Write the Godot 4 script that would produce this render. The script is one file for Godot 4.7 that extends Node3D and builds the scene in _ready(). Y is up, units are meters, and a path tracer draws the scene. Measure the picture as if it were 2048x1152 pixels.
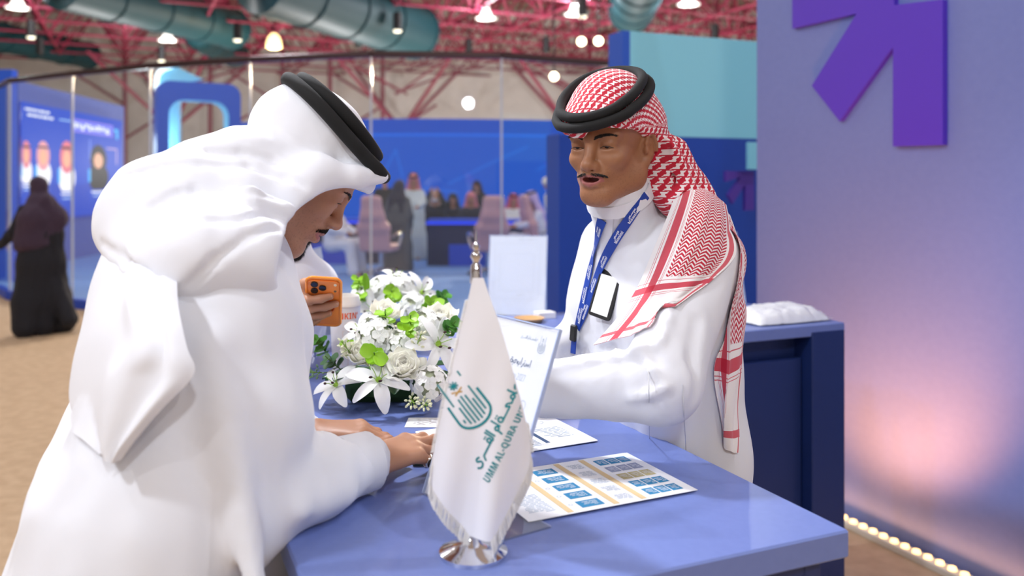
extends Node3D
# An exhibition booth: two men in white thobes lean on a blue counter across from an attendant in a red and white headscarf; behind them a curved glass room and the hall.

const FOCAL := 1700.0     # focal length in pixels of the 2048 x 1152 frame
const EYE := 1.6          # height of the lens
const HORIZON := 365.0    # row of the horizon: the lens is level and shifted down
const CELLS := 1.0
const TOP := 1.1          # height of the counter top
const ALONG := Vector3(-0.4, 0, -0.9165)    # along the counter, away
const ACROSS := Vector3(0.9165, 0, -0.4)    # across it, to the staff side
const CORNER := Vector3(0.486, 0, -1.223)   # its near corner on the staff side, on the floor
var mats := {}
var tex := {}
var names := {}

func _ready() -> void:
	camera_and_light()
	hall()
	space_frame()
	booth()
	glass_room()
	counter()
	counter_things()
	flowers()
	attendant()
	leaning_man()
	phone_man()
	walking_woman()
	room_people()

func camera_and_light() -> void:
	var cam := Camera3D.new()
	cam.name = "camera"
	cam.position = Vector3(0, EYE, 0)
	cam.projection = Camera3D.PROJECTION_FRUSTUM
	cam.near = 0.05
	cam.far = 200.0
	cam.size = 0.05 * 1152.0 / FOCAL
	cam.frustum_offset = Vector2(0, -0.05 * (576.0 - HORIZON) / FOCAL)
	var lens := CameraAttributesPhysical.new()
	lens.frustum_focal_length = 35.0
	lens.frustum_focus_distance = 1.62
	lens.exposure_aperture = 3.2
	cam.attributes = lens
	add_child(cam)
	cam.current = true
	var env := Environment.new()
	env.background_mode = Environment.BG_COLOR
	env.background_color = rgb8(40, 40, 44)
	env.tonemap_mode = Environment.TONE_MAPPER_LINEAR
	env.tonemap_exposure = 0.98
	env.sdfgi_enabled = true
	env.ssao_enabled = true
	env.ssil_enabled = true
	var we := WorldEnvironment.new()
	we.name = "environment"
	we.environment = env
	add_child(we)

func omni(owner_node: Node3D, where: Vector3, c: Color, energy: float, size: float) -> void:
	var l := OmniLight3D.new()
	l.name = "light"
	l.light_color = c
	l.light_energy = energy
	l.light_size = size
	l.omni_range = 60.0
	l.omni_attenuation = 2.0
	l.shadow_enabled = true
	owner_node.add_child(l, true)
	l.position = where - owner_node.position

func spot(owner_node: Node3D, where: Vector3, aim: Vector3, c: Color, energy: float, size: float, angle: float, soft := 0.6) -> void:
	var l := SpotLight3D.new()
	l.name = "light"
	l.light_color = c
	l.light_energy = energy
	l.light_size = size
	l.spot_range = 60.0
	l.spot_attenuation = 2.0
	l.spot_angle = angle
	l.spot_angle_attenuation = soft
	l.shadow_enabled = true
	owner_node.add_child(l, true)
	l.transform = Transform3D(looking(where - aim), where - owner_node.position)

# ------------------------------------------------------------------ the hall
func hall() -> void:
	var carpet := tinted(mat("beige carpet", Color.WHITE, 0.95), noise_texture("beige carpet", 0.02, rgb8(196, 168, 136), rgb8(216, 190, 158)), 0.7)
	built("floor", Geo.new().box(Vector3(0, -0.1, -18), Vector3(80, 0.2, 70)).mesh(), carpet)
	var plaster := tinted(mat("hall plaster", Color.WHITE, 0.9), noise_texture("hall plaster", 0.008, rgb8(212, 209, 203), rgb8(222, 219, 213)), 0.2)
	built("wall_back", Geo.new().box(Vector3(0, 6, -52), Vector3(80, 12.4, 0.4)).mesh(), plaster)
	built("wall_front", Geo.new().box(Vector3(0, 6, 17), Vector3(80, 12.4, 0.4)).mesh(), plaster)
	built("wall_left", Geo.new().box(Vector3(-40, 6, -17.5), Vector3(0.4, 12.4, 69.4)).mesh(), plaster)
	built("wall_right", Geo.new().box(Vector3(40, 6, -17.5), Vector3(0.4, 12.4, 69.4)).mesh(), plaster)
	var roof := shell("ceiling")
	var deck := mat("roof deck", rgb8(168, 154, 144), 0.9)
	var deck2 := mat("roof deck panel", rgb8(168, 152, 140), 0.9)
	part(roof, "roof_deck", Geo.new().box(Vector3(0, 12.3, -18), Vector3(80, 0.2, 70)).mesh(), deck)
	for i in 13:
		part(roof, "roof_panel", Geo.new().box(Vector3(-36 + i * 6.0, 12.15, -18), Vector3(5.6, 0.12, 69)).mesh(), deck2)

	# lamps: (u, v) in the photograph; all hang at 7.6 m
	var warm := rgb8(255, 236, 205)
	var day := rgb8(246, 249, 255)
	var spots := [[35, 15], [197, 8], [335, 80], [972, 36], [1150, 28], [1377, 8]]
	var where := []
	for s in spots:
		var d: float = FOCAL * 6.0 / (HORIZON - s[1])
		where.append(at(s[0], s[1], d))
	for z in [6.0, -2.0, -11.0, -20.0]:
		for x in [-15.0, -5.0, 5.0, 15.0]:
			where.append(Vector3(x, 7.6, z))
	var tags := ["white high bay lamp at the upper edge beside the teal duct", "white high bay lamp cut by the top edge above the glass room", "white high bay lamp hanging over a small black spotlight", "white high bay lamp between the crimson trusses above the glass", "white high bay lamp beside a black cylinder spotlight", "white high bay lamp over the pale blue booth wall"]
	for i in where.size():
		var tag: String = tags[i] if i < tags.size() else "white high bay lamp hanging over the booths, above the view"
		high_bay(where[i], tag, day, 13.0 if i >= tags.size() else 10.0)
	# lamps of the stands farther down the hall, behind the blue screen wall
	var places := ["behind the left end of the blue screen wall", "behind the middle of the blue screen wall", "behind the right end of the blue screen wall", "behind the deep blue booth wall"]
	for i in 4:
		var p := Vector3(-14.0 + i * 9.0, 0, -33.0)
		var o := thing("floor_lamp", "tall globe floor lamp standing " + places[i], "lamp", p, "floor lamps of the far stands")
		var black := mat("black metal", rgb8(26, 26, 28), 0.5)
		part(o, "base", Geo.new().lathe(p, PackedVector2Array([Vector2(0, 0), Vector2(0.25, 0), Vector2(0.25, 0.03), Vector2(0.02, 0.05)]), 20).mesh(), black)
		part(o, "pole", Geo.new().tube(PackedVector3Array([p + Vector3(0, 0.04, 0), p + Vector3(0, 2.2, 0)]), floats([0.025]), 10).mesh(), black)
		part(o, "lamp_globe", Geo.new().lathe(p + Vector3(0, 2.4, 0), PackedVector2Array([Vector2(0, -0.2), Vector2(0.14, -0.14), Vector2(0.2, 0), Vector2(0.14, 0.14), Vector2(0, 0.2)]), 20).mesh(), glow("globe lamp glow", rgb8(255, 246, 232), 3.0))
		omni(o, p + Vector3(0, 2.4, 0), rgb8(250, 250, 252), 42.0, 0.12)
	# one warm pendant, three floods on a truss tower
	warm_pendant(at(548, 84, 34), "warm glowing bell pendant above the curved glass rail", warm)
	for f in [[1163, 83, "bright white floodlight left of its pair above the glass rail"], [1197, 82, "bright white floodlight nearest the pale blue wall"], [1108, 153, "warm floodlight shining low through the glass"]]:
		flood(at(f[0], f[1], 26), f[2])
	for s in [[62, 58, 0, "black cylinder spotlight with a green-tinged lit rim near the top left lamp"], [80, 92, 1, "unlit black box spotlight below the green-rimmed one"], [323, 108, 0, "lit black spotlight right under a white high bay lamp"], [475, 64, 0, "black spotlight with a faint lit rim left of the warm pendant"], [515, 16, 1, "unlit black spotlight at the top edge above the warm pendant"], [795, 44, 0, "largest lit black spotlight below the teal duct"], [716, 78, 1, "tilted black spotlight on a truss joint above the black head cord"], [938, 94, 1, "small black spotlight just over the glass rail by its middle joint"], [1092, 90, 1, "unlit black spotlight under a truss joint near the floodlights"], [1165, 14, 0, "lit black spotlight beside the high bay lamp at the top"], [1430, 66, 1, "black spotlight peeking over the pale blue wall"]]:
		black_spot(at(s[0], s[1], FOCAL * 5.7 / (HORIZON - s[1])), s[2] == 0, s[3])

func high_bay(p: Vector3, label: String, c: Color, e: float) -> void:
	var o := thing("high_bay_lamp", label, "lamp", p, "high bay lamps in the hall roof")
	var white := mat("lamp enamel", rgb8(232, 232, 228), 0.4)
	part(o, "housing", Geo.new().lathe(p, PackedVector2Array([Vector2(0.0, 0.52), Vector2(0.07, 0.52), Vector2(0.12, 0.46), Vector2(0.13, 0.3), Vector2(0.0, 0.3)]), 20).mesh(), white)
	part(o, "lamp_bell", Geo.new().lathe(p, PackedVector2Array([Vector2(0.0, 0.29), Vector2(0.12, 0.28), Vector2(0.19, 0.18), Vector2(0.23, 0.02), Vector2(0.235, -0.02), Vector2(0.0, -0.05)]), 24).mesh(), glow("lamp glow", rgb8(255, 252, 244), 2.2))
	part(o, "lamp_ring", Geo.new().lathe(p, PackedVector2Array([Vector2(0.27, 0.04), Vector2(0.38, 0.0), Vector2(0.38, -0.03), Vector2(0.27, -0.02), Vector2(0.27, 0.04)]), 28).mesh(), glow("lamp ring glow", rgb8(255, 252, 244), 1.1))
	part(o, "hanger", Geo.new().bar(p + Vector3(0, 0.52, 0), p + Vector3(0, 1.1, 0), 0.03, 0.03).mesh(), mat("black metal", rgb8(26, 26, 28), 0.5))
	omni(o, p + Vector3(0, 0.1, 0), c, e, 0.12)

func warm_pendant(p: Vector3, label: String, c: Color) -> void:
	var o := thing("pendant_lamp", label, "lamp", p)
	part(o, "lamp_shade", Geo.new().lathe(p, PackedVector2Array([Vector2(0.0, 0.36), Vector2(0.1, 0.34), Vector2(0.22, 0.2), Vector2(0.29, 0.0), Vector2(0.31, -0.22), Vector2(0.2, -0.26), Vector2(0.0, -0.27)]), 20).mesh(), glow("pendant lamp glow", rgb8(255, 226, 160), 2.6))
	part(o, "hanger", Geo.new().bar(p + Vector3(0, 0.36, 0), Vector3(p.x, 10.4, p.z), 0.03, 0.03).mesh(), mat("black metal", rgb8(26, 26, 28), 0.5))
	omni(o, p + Vector3(0, -0.45, 0), c, 5.0, 0.25)

func flood(p: Vector3, label: String) -> void:
	var o := thing("floodlight", label, "lamp", p, "floodlights on the truss tower")
	var z := (Vector3(0, 1.2, -2) - p).normalized()
	var black := mat("black metal", rgb8(26, 26, 28), 0.5)
	part(o, "lamp_housing", Geo.new().lathe(p, PackedVector2Array([Vector2(0, -0.3), Vector2(0.1, -0.28), Vector2(0.14, 0.0), Vector2(0.13, 0.0)]), 16, z).mesh(), black)
	part(o, "lamp_lens", Geo.new().lathe(p, PackedVector2Array([Vector2(0.13, -0.01), Vector2(0.09, 0.03), Vector2(0.0, 0.05)]), 16, z).mesh(), glow("floodlight glow", rgb8(255, 238, 200), 9.0))
	part(o, "bracket", Geo.new().bar(p + Vector3(0, 0.14, 0), Vector3(p.x, 10.4, p.z), 0.05, 0.05).mesh(), black)
	spot(o, p + z * 0.12, p + z * 5.0, rgb8(255, 232, 196), 60.0, 0.12, 35.0)

func black_spot(p: Vector3, lit: bool, label: String) -> void:
	var o := thing("cylinder_spotlight", label, "spotlight", p, "black spotlights in the hall roof")
	var black := mat("black metal", rgb8(26, 26, 28), 0.5)
	part(o, "body", Geo.new().lathe(p, PackedVector2Array([Vector2(0, 0.34), Vector2(0.15, 0.33), Vector2(0.16, -0.3), Vector2(0.12, -0.3)]), 14).mesh(), black)
	part(o, "lamp_lens", Geo.new().lathe(p, PackedVector2Array([Vector2(0.15, -0.3), Vector2(0.12, -0.36), Vector2(0.0, -0.38)]), 14).mesh(), glow("spotlight glow", rgb8(250, 246, 220), 1.6) if lit else black)
	part(o, "hanger", Geo.new().bar(p + Vector3(0, 0.33, 0), Vector3(p.x, 10.4, p.z), 0.03, 0.03).mesh(), black)

func space_frame() -> void:
	var pink := mat("crimson steel", rgb8(138, 38, 68), 0.45)
	var o := shell("trim_1")
	o.set_meta("label", "crimson steel space frame of tubes under the hall roof")
	const M := 3.0
	var lowy := 8.1
	var topy := 10.4
	var g := Geo.new()
	var a := Vector3(0, lowy, 0)
	for b in [Vector3(M, lowy, 0), Vector3(0, lowy, M)]:
		g.tube(PackedVector3Array([a, b]), floats([0.06]), 6)
	var t := Vector3(M / 2, topy, M / 2)
	for b in [Vector3(M, 0, 0), Vector3(0, 0, M)]:
		g.tube(PackedVector3Array([t, t + b]), floats([0.07]), 6)
	for b in [Vector3(0, lowy, 0), Vector3(M, lowy, 0), Vector3(0, lowy, M), Vector3(M, lowy, M)]:
		g.tube(PackedVector3Array([t, b]), floats([0.05]), 6)
	g.lathe(a, PackedVector2Array([Vector2(0, -0.14), Vector2(0.14, 0), Vector2(0, 0.14)]), 8)
	var bay := g.mesh()
	var turn := Basis(Vector3.UP, 0.42)
	for i in 27:
		for j in 12:
			var p := turn * Vector3((i - 13) * M, 0, (j - 6) * M) + Vector3(0, 0, -36)
			if p.z < -51 or p.z > -21 or absf(p.x) > 36 or absf(p.x) > -p.z * 0.64 + 3.0:
				continue
			var n := MeshInstance3D.new()
			n.name = "truss_bay"
			n.mesh = bay
			n.material_override = pink
			n.transform = Transform3D(turn, p)
			o.add_child(n, true)
	# branching columns that carry the frame, and posts along the back wall
	for c in [[-6.0, -46.0], [3.0, -44.0], [-18.0, -45.0], [12.0, -46.0]]:
		var col := shell("trim_2")
		col.set_meta("label", "crimson branching steel column under the space frame")
		var foot := Vector3(c[0], 4.4, c[1])
		part(col, "post", Geo.new().tube(PackedVector3Array([Vector3(c[0], 0, c[1]), foot]), floats([0.16]), 10).mesh(), pink)
		for b in [Vector3(-3, 0, -3), Vector3(3, 0, -3), Vector3(-3, 0, 3), Vector3(3, 0, 3)]:
			part(col, "strut", Geo.new().tube(PackedVector3Array([foot, Vector3(c[0], lowy, c[1]) + b]), floats([0.1]), 8).mesh(), pink)
			part(col, "strut", Geo.new().tube(PackedVector3Array([Vector3(c[0], lowy, c[1]) + b, foot + Vector3(0, 2.0, 0) - b * 0.1]), floats([0.06]), 8).mesh(), pink)
	for u in [565.0, 660.0, 765.0, 1180.0, 420.0, 250.0]:
		var p := at(u, 365, 50.5)
		var post := shell("trim_3")
		post.set_meta("label", "crimson steel lattice post against the hall wall")
		part(post, "post", Geo.new().tube(PackedVector3Array([Vector3(p.x, 0, p.z), Vector3(p.x, 10.4, p.z)]), floats([0.13]), 8).mesh(), pink)
		for k in 3:
			part(post, "brace", Geo.new().tube(PackedVector3Array([Vector3(p.x, 4.2 + k * 2.0, p.z), Vector3(p.x + (3.2 if k % 2 == 0 else -3.2), 6.2 + k * 2.0, p.z)]), floats([0.08]), 8).mesh(), pink)
	# ducts
	var teal := mat("teal duct paint", rgb8(12, 62, 70), 0.55)
	var tags := ["long teal round air duct rising out of the frame", "teal air duct across the left roof bays", "short teal duct end beside the lamps", "teal duct stub over the pale blue wall", "teal air duct low in the far left roof bays"]
	var runs := [[at(835, 66, 34), at(520, -40, 26)], [at(470, 60, 36), at(120, -30, 27)], [at(470, 108, 46), at(400, 70, 38)], [at(1262, 22, 33), at(1290, -60, 27)], [at(180, 112, 46), at(-60, 62, 38)]]
	for i in runs.size():
		var a0: Vector3 = runs[i][0]
		var b0: Vector3 = runs[i][1]
		var dct := thing("air_duct", tags[i], "duct", a0)
		var r := [1.05, 0.8, 0.7, 0.85, 0.7][i] as float
		part(dct, "pipe", Geo.new().tube(PackedVector3Array([a0, a0.lerp(b0, 0.25), a0.lerp(b0, 0.5), b0]), floats([r]), 20).mesh(), teal)
		for k in 4:
			part(dct, "flange", Geo.new().lathe(a0.lerp(b0, 0.02 + 0.25 * k), PackedVector2Array([Vector2(r, -0.06), Vector2(r + 0.06, -0.05), Vector2(r + 0.06, 0.05), Vector2(r, 0.06)]), 20, b0 - a0).mesh(), teal)

# ------------------------------------------------------------------ booth walls
func arrow_outline(k: float) -> PackedVector2Array:
	# a fat arrow pointing up and to the right, its tail cut square
	var p := PackedVector2Array([Vector2(0.0, 0.0), Vector2(0.0, -0.2), Vector2(0.34, -0.12), Vector2(0.05, -0.45), Vector2(0.16, -0.62), Vector2(0.45, -0.25), Vector2(0.45, -0.75), Vector2(0.66, -0.75), Vector2(0.66, 0.0)])
	for i in p.size():
		p[i] *= k
	return p

func booth() -> void:
	var blue := tinted(mat("periwinkle wall paint", Color.WHITE, 0.55), noise_texture("wall paint", 0.03, rgb8(110, 126, 194), rgb8(115, 131, 198)), 1.3)
	var h := 3.4
	var mid := ctr(0.9, 2.15 + 0.06, h / 2)
	var bs := Basis(ACROSS, Vector3.UP, -ALONG)
	built("wall_booth", Geo.new().box(mid, Vector3(0.12, h, 3.8), bs, 0.004).mesh(), blue)
	# purple arrow on the wall: placed by its corners on the wall plane
	var violet := mat("violet lacquer", rgb8(86, 50, 200), 0.5)
	var wb := Basis(-ALONG, Vector3.UP, -ACROSS)
	var corners := []
	for q in [[1593, -70], [1593, 58], [1722, 28], [1632, 172], [1688, 243], [1795, 95], [1795, 293], [1895, 290], [1895, 0], [1797, 11], [1797, -70]]:
		corners.append(on_wall(q[0], q[1]))
	var o := thing("wall_arrow", "large violet arrow panel fixed high on the periwinkle wall", "wall arrow", corners[6])
	var ring := PackedVector2Array()
	for c: Vector3 in corners:
		var r: Vector3 = c - corners[6]
		ring.append(Vector2(r.dot(wb.x), r.y))
	part(o, "panel", Geo.new().slab(corners[6] + wb.z * 0.014, ring, wb, 0.028).mesh(), violet)

	# deep blue wall beyond, with a pale blue panel on top
	var deep := tinted(mat("deep blue wall paint", Color.WHITE, 0.6), noise_texture("deep wall paint", 0.03, rgb8(2, 62, 168), rgb8(4, 66, 174)), 1.3)
	var pale := mat("pale blue panel paint", rgb8(128, 206, 236), 0.6)
	var s := 4.24
	built("wall_low", Geo.new().box(ctr(s + 0.1, 3.6, 0.965), Vector3(3.86, 1.93, 0.2), bs, 0.003).mesh(), deep)
	var up := shell("wall_high")
	part(up, "panel", Geo.new().box(ctr(s + 0.085, 3.88, 2.3), Vector3(3.3, 0.74, 0.17), bs, 0.003).mesh(), pale)
	part(up, "edge_panel", Geo.new().box(ctr(s + 0.1, 2.2, 2.3), Vector3(0.06, 0.74, 0.2), bs, 0.003).mesh(), mat("royal blue paint", rgb8(26, 84, 200), 0.6))
	var small := thing("wall_arrow", "small violet arrow on the deep blue wall behind the attendant", "wall arrow", ctr(s, 3.05, 1.7))
	var ab := Basis(ACROSS, Vector3.UP, -ALONG)
	part(small, "panel", Geo.new().slab(at(1446, 342, 5.95) + ab.z * 0.02, arrow_outline(0.37), ab, 0.03).mesh(), mat("dark violet lacquer", rgb8(72, 48, 160), 0.5))
	var sq := thing("wall_square", "pale blue square panel above the small arrow", "wall panel", ctr(s, 3.3, 1.75))
	part(sq, "panel", Geo.new().box(at(1512, 312, 5.93), Vector3(0.15, 0.19, 0.03), ab, 0.003).mesh(), pale)

	# light strip at the foot of the periwinkle wall
	var strip := thing("light_strip", "row of warm lamps along the foot of the periwinkle wall", "light strip", ctr(1.9, 2.12, 0))
	part(strip, "channel", Geo.new().box(ctr(1.9, 2.08, 0.015), Vector3(0.06, 0.03, 1.5), bs, 0.004).mesh(), mat("white plastic", rgb8(230, 228, 220), 0.4))
	for i in 26:
		part(strip, "lamp_bead", Geo.new().lathe(ctr(1.17 + i * 0.058, 2.08, 0.03), PackedVector2Array([Vector2(0.018, 0.0), Vector2(0.016, 0.012), Vector2(0.0, 0.018)]), 8).mesh(), glow("strip lamp glow", rgb8(255, 206, 140), 3.0))
	var l := AreaLight3D.new()
	l.name = "light"
	l.area_size = Vector2(1.5, 0.05)
	l.light_color = rgb8(255, 176, 110)
	l.light_energy = 0.25
	l.area_range = 30.0
	l.shadow_enabled = true
	strip.add_child(l, true)
	# beams up
	l.transform = Transform3D(Basis(ALONG, -ACROSS, ALONG.cross(-ACROSS)), ctr(1.9, 2.08, 0.06) - strip.position)
	if l.transform.basis.z.y > 0.0:
		l.transform.basis = Basis(-ALONG, -ACROSS, Vector3.DOWN)

	var up_at := ctr(1.72, 1.46, 0.0)
	var par := thing("floor_uplight", "warm uplight on the floor between the return counter and the wall", "lamp", up_at)
	var aim := ctr(1.95, 2.15, 0.95)
	var ax := (aim - (up_at + Vector3(0, 0.16, 0))).normalized()
	part(par, "stand", Geo.new().box(up_at + Vector3(0, 0.03, 0), Vector3(0.16, 0.06, 0.16), bs, 0.01).mesh(), mat("black metal", rgb8(26, 26, 28), 0.5))
	part(par, "lamp_housing", Geo.new().lathe(up_at + Vector3(0, 0.14, 0), PackedVector2Array([Vector2(0, -0.1), Vector2(0.06, -0.09), Vector2(0.075, 0.05), Vector2(0.07, 0.05)]), 18, ax).mesh(), mat("black metal", rgb8(26, 26, 28), 0.5))
	part(par, "lamp_lens", Geo.new().lathe(up_at + Vector3(0, 0.14, 0) + ax * 0.045, PackedVector2Array([Vector2(0.07, 0), Vector2(0, 0.006)]), 18, ax).mesh(), glow("uplight glow", rgb8(255, 190, 120), 3.0))
	spot(par, up_at + Vector3(0, 0.14, 0) + ax * 0.07, aim, rgb8(255, 160, 92), 3.0, 0.06, 52.0, 0.8)

	# lamps over the counter, above the view
	var lamps := [
		[Vector3(-1.9, 3.4, -0.1), Vector3(0.1, 1.3, -1.7), rgb8(240, 246, 255), 4.2, "black spotlight on the booth beam in front of the counter"],
		[ctr(1.9, -0.9, 3.4), ctr(0.6, -0.2, 1.2), rgb8(244, 248, 255), 6.6, "black spotlight on the booth beam over the flowers"],
		[Vector3(0.5, 3.5, 1.5), Vector3(0.1, 1.2, -1.8), rgb8(240, 246, 255), 3.0, "black spotlight on the booth beam over the attendant"]]
	for q in lamps:
		var p: Vector3 = q[0]
		var z: Vector3 = ((q[1] as Vector3) - p).normalized()
		var lamp := thing("booth_spotlight", q[4], "spotlight", p, "spotlights on the booth beam")
		part(lamp, "lamp_housing", Geo.new().lathe(p, PackedVector2Array([Vector2(0, -0.3), Vector2(0.1, -0.28), Vector2(0.13, 0.0), Vector2(0.12, 0.0)]), 16, z).mesh(), mat("black metal", rgb8(26, 26, 28), 0.5))
		part(lamp, "lamp_lens", Geo.new().lathe(p, PackedVector2Array([Vector2(0.12, -0.02), Vector2(0.0, -0.01)]), 16, z).mesh(), glow("booth lamp glow", rgb8(255, 250, 240), 6.0))
		part(lamp, "bracket", Geo.new().bar(p + Vector3(0, 0.1, 0), p + Vector3(0, 0.5, 0), 0.04, 0.04).mesh(), mat("black metal", rgb8(26, 26, 28), 0.5))
		spot(lamp, p + z * 0.06, q[1], q[2], q[3], 0.12, 50.0)

# a point of the periwinkle wall seen at (u, v)
func on_wall(u: float, v: float) -> Vector3:
	var r := at(u, v, 1.0) - Vector3(0, EYE, 0)
	var n := ACROSS
	var o := ctr(0, 2.15, 0)
	var k := (o - Vector3(0, EYE, 0)).dot(n) / r.dot(n)
	return Vector3(0, EYE, 0) + r * k

# ------------------------------------------------------------------ counter
func counter() -> void:
	var top_paint := tinted(mat("counter top laminate", Color.WHITE, 0.38), noise_texture("counter top", 0.05, rgb8(108, 125, 186), rgb8(112, 129, 190)), 1.6)
	var side := mat("navy counter panel", rgb8(24, 44, 100), 0.45)
	var bs := Basis(ACROSS, Vector3.UP, -ALONG)
	var a := thing("reception_counter", "long periwinkle blue counter that the two visitors lean on", "counter", ctr(0.68, -0.375))
	part(a, "worktop", Geo.new().box(ctr(0.685, -0.375, TOP - 0.02), Vector3(0.75, 0.04, 1.37), bs, 0.003).mesh(), top_paint)
	part(a, "plinth", Geo.new().box(ctr(0.7, -0.375, 0.04), Vector3(0.6, 0.08, 1.25), bs).mesh(), side)
	part(a, "front_panel", Geo.new().box(ctr(0.685, -0.72, 0.57), Vector3(0.03, 1.02, 1.33), bs, 0.002).mesh(), side)
	part(a, "back_panel", Geo.new().box(ctr(0.685, -0.05, 0.57), Vector3(0.03, 1.02, 1.33), bs, 0.002).mesh(), side)
	part(a, "end_panel", Geo.new().box(ctr(0.035, -0.385, 0.57), Vector3(0.64, 1.02, 0.03), bs, 0.002).mesh(), side)
	var b := thing("back_counter", "navy return counter behind the attendant holding a white pouch", "counter", ctr(1.68, 0.3))
	part(b, "worktop", Geo.new().box(ctr(1.69, 0.31, TOP - 0.02), Vector3(2.12, 0.04, 0.62), bs, 0.003).mesh(), top_paint)
	part(b, "carcass", Geo.new().box(ctr(1.73, 0.31, 0.53), Vector3(2.08, 1.04, 0.53), bs).mesh(), side)
	part(b, "end_panel", Geo.new().box(ctr(1.685, 1.29, 0.54), Vector3(0.15, 1.07, 0.62), bs, 0.003).mesh(), side)
	for k in 3:
		part(b, "door", Geo.new().box(ctr(1.435, 0.915 - k * 0.596, 0.5), Vector3(0.59, 0.96, 0.024), bs, 0.003).mesh(), side)
	var sw := part(b, "socket", Geo.new().box(ctr(1.52, 1.372, 0.5), Vector3(0.012, 0.09, 0.06), bs, 0.003).mesh(), mat("black plastic", rgb8(20, 20, 22), 0.5))
	sw.set_meta("label", "small black socket")

# ------------------------------------------------------------------ the curved glass room and its screens
func glass_room() -> void:
	var foot := []   # joints of the glass on the floor, 3 m high
	for q in [[-2.0, 12.3], [20.0, 11.6], [145.0, 10.85], [300.0, 10.15], [500.0, 9.6], [742.0, 9.2], [1003.0, 9.3], [1262.0, 10.1], [1480.0, 11.6]]:
		var p := at(q[0], HORIZON, q[1])
		foot.append(Vector3(p.x, 0, p.z))
	var o := shell("wall_glass")
	o.set_meta("label", "curved clear glass partition around the meeting room")
	var pane := mat("clear glass", rgb8(225, 238, 250, 0.06), 0.02)
	pane.transparency = BaseMaterial3D.TRANSPARENCY_ALPHA
	pane.albedo_color.a = 0.06
	var edge := mat("glass joint", rgb8(196, 206, 224), 0.15)
	var rail := mat("bronze rail", rgb8(74, 56, 58), 0.3, 0.6)
	var kerb := mat("royal blue kerb", rgb8(20, 70, 190), 0.5)
	for i in foot.size() - 1:
		var a: Vector3 = foot[i]
		var b: Vector3 = foot[i + 1]
		var up := Vector3.UP
		var fwd := (b - a).normalized()
		var inner_a := a + fwd * 0.012
		var inner_b := b - fwd * 0.012
		part(o, "pane", Geo.new().quad(inner_a + up * 0.12, inner_b + up * 0.12, inner_b + up * 2.96, inner_a + up * 2.96).mesh(), pane)
		part(o, "rail", Geo.new().bar(a + up * 2.99, b + up * 2.99, 0.06, 0.07, Vector3.UP, 0.01).mesh(), rail)
		part(o, "kerb", Geo.new().bar(a + up * 0.06, b + up * 0.06, 0.1, 0.12, Vector3.UP, 0.01).mesh(), kerb)
		part(o, "joint", Geo.new().bar(b + up * 0.12, b + up * 2.96, 0.022, 0.022, Vector3.RIGHT).mesh(), edge)
	# carpet inside
	var ring := PackedVector2Array()
	for p: Vector3 in foot:
		ring.append(Vector2(p.x, p.z))
	ring.append_array(PackedVector2Array([Vector2(9, -24), Vector2(-15, -24), Vector2(-13, -14)]))
	var soft := tinted(mat("pale blue carpet", Color.WHITE, 0.95), noise_texture("pale blue carpet", 0.05, rgb8(96, 140, 206), rgb8(122, 164, 224)), 0.8)
	built("floor_room", Geo.new().slab(Vector3(0, 0.012, 0), ring, Basis(Vector3.RIGHT, Vector3.BACK, Vector3.DOWN), 0.024).mesh(), soft)

	# long blue screen wall at the back
	var wall := Geo.new()
	var top := 3.1
	var line := [at(455, HORIZON, 21.5), at(640, HORIZON, 20.4), at(800, HORIZON, 20.0), at(1000, HORIZON, 20.2), at(1200, HORIZON, 21.0)]
	var scr := thing("screen_wall", "wide blue display wall behind the meeting tables", "screen", Vector3(line[2].x, 0, line[2].z))
	var rows := [PackedVector3Array(), PackedVector3Array()]
	for p in curve(PackedVector3Array(line), 5):
		rows[0].append(Vector3(p.x, top, p.z))
		rows[1].append(Vector3(p.x, 0.02, p.z))
	part(scr, "screen", wall.cloth(rows, 0.1).mesh(), screen_mat("back screen", back_picture(), 1.25))
	var rl := AreaLight3D.new()
	rl.name = "light"
	rl.area_size = Vector2(7.5, 2.8)
	rl.light_color = rgb8(30, 100, 235)
	rl.light_energy = 5.0
	rl.area_range = 40.0
	rl.shadow_enabled = true
	scr.add_child(rl, true)
	rl.transform = Transform3D(Basis.IDENTITY.rotated(Vector3.UP, PI), Vector3(0, 1.6, 0.35))

	# curved portrait screen on the left
	var pl := PackedVector3Array()
	for q in [[30.0, 15.2], [100.0, 16.6], [170.0, 18.2], [243.0, 20.4]]:
		pl.append(at(q[0], HORIZON, q[1]))
	var fine := curve(pl, 5)
	var frame_rows := [PackedVector3Array(), PackedVector3Array()]
	var pic_rows := [PackedVector3Array(), PackedVector3Array()]
	for i in fine.size():
		var p := fine[i]
		frame_rows[0].append(Vector3(p.x, 3.42, p.z)); frame_rows[1].append(Vector3(p.x, 0.02, p.z))
		if i < fine.size() - 1:
			pic_rows[0].append(Vector3(p.x + 0.13, 3.05, p.z + 0.04)); pic_rows[1].append(Vector3(p.x + 0.13, 0.9, p.z + 0.04))
	var ps := thing("portrait_screen", "curved blue display with four portraits in a row", "screen", Vector3(fine[7].x, 0, fine[7].z))
	part(ps, "frame", Geo.new().cloth(frame_rows, 0.12).mesh(), mat("slate blue frame", rgb8(62, 92, 176), 0.6))
	part(ps, "screen", Geo.new().cloth(pic_rows, 0.02).mesh(), screen_mat("portrait screen", portrait_picture(), 1.4))

	# blue end wall at the far left
	built("wall_end", Geo.new().box(at(-30, HORIZON, 13.6) + Vector3(0, 0.1, 0), Vector3(0.95, 3.4, 0.15)).mesh(), mat("royal blue paint", rgb8(26, 84, 200), 0.6))

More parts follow.
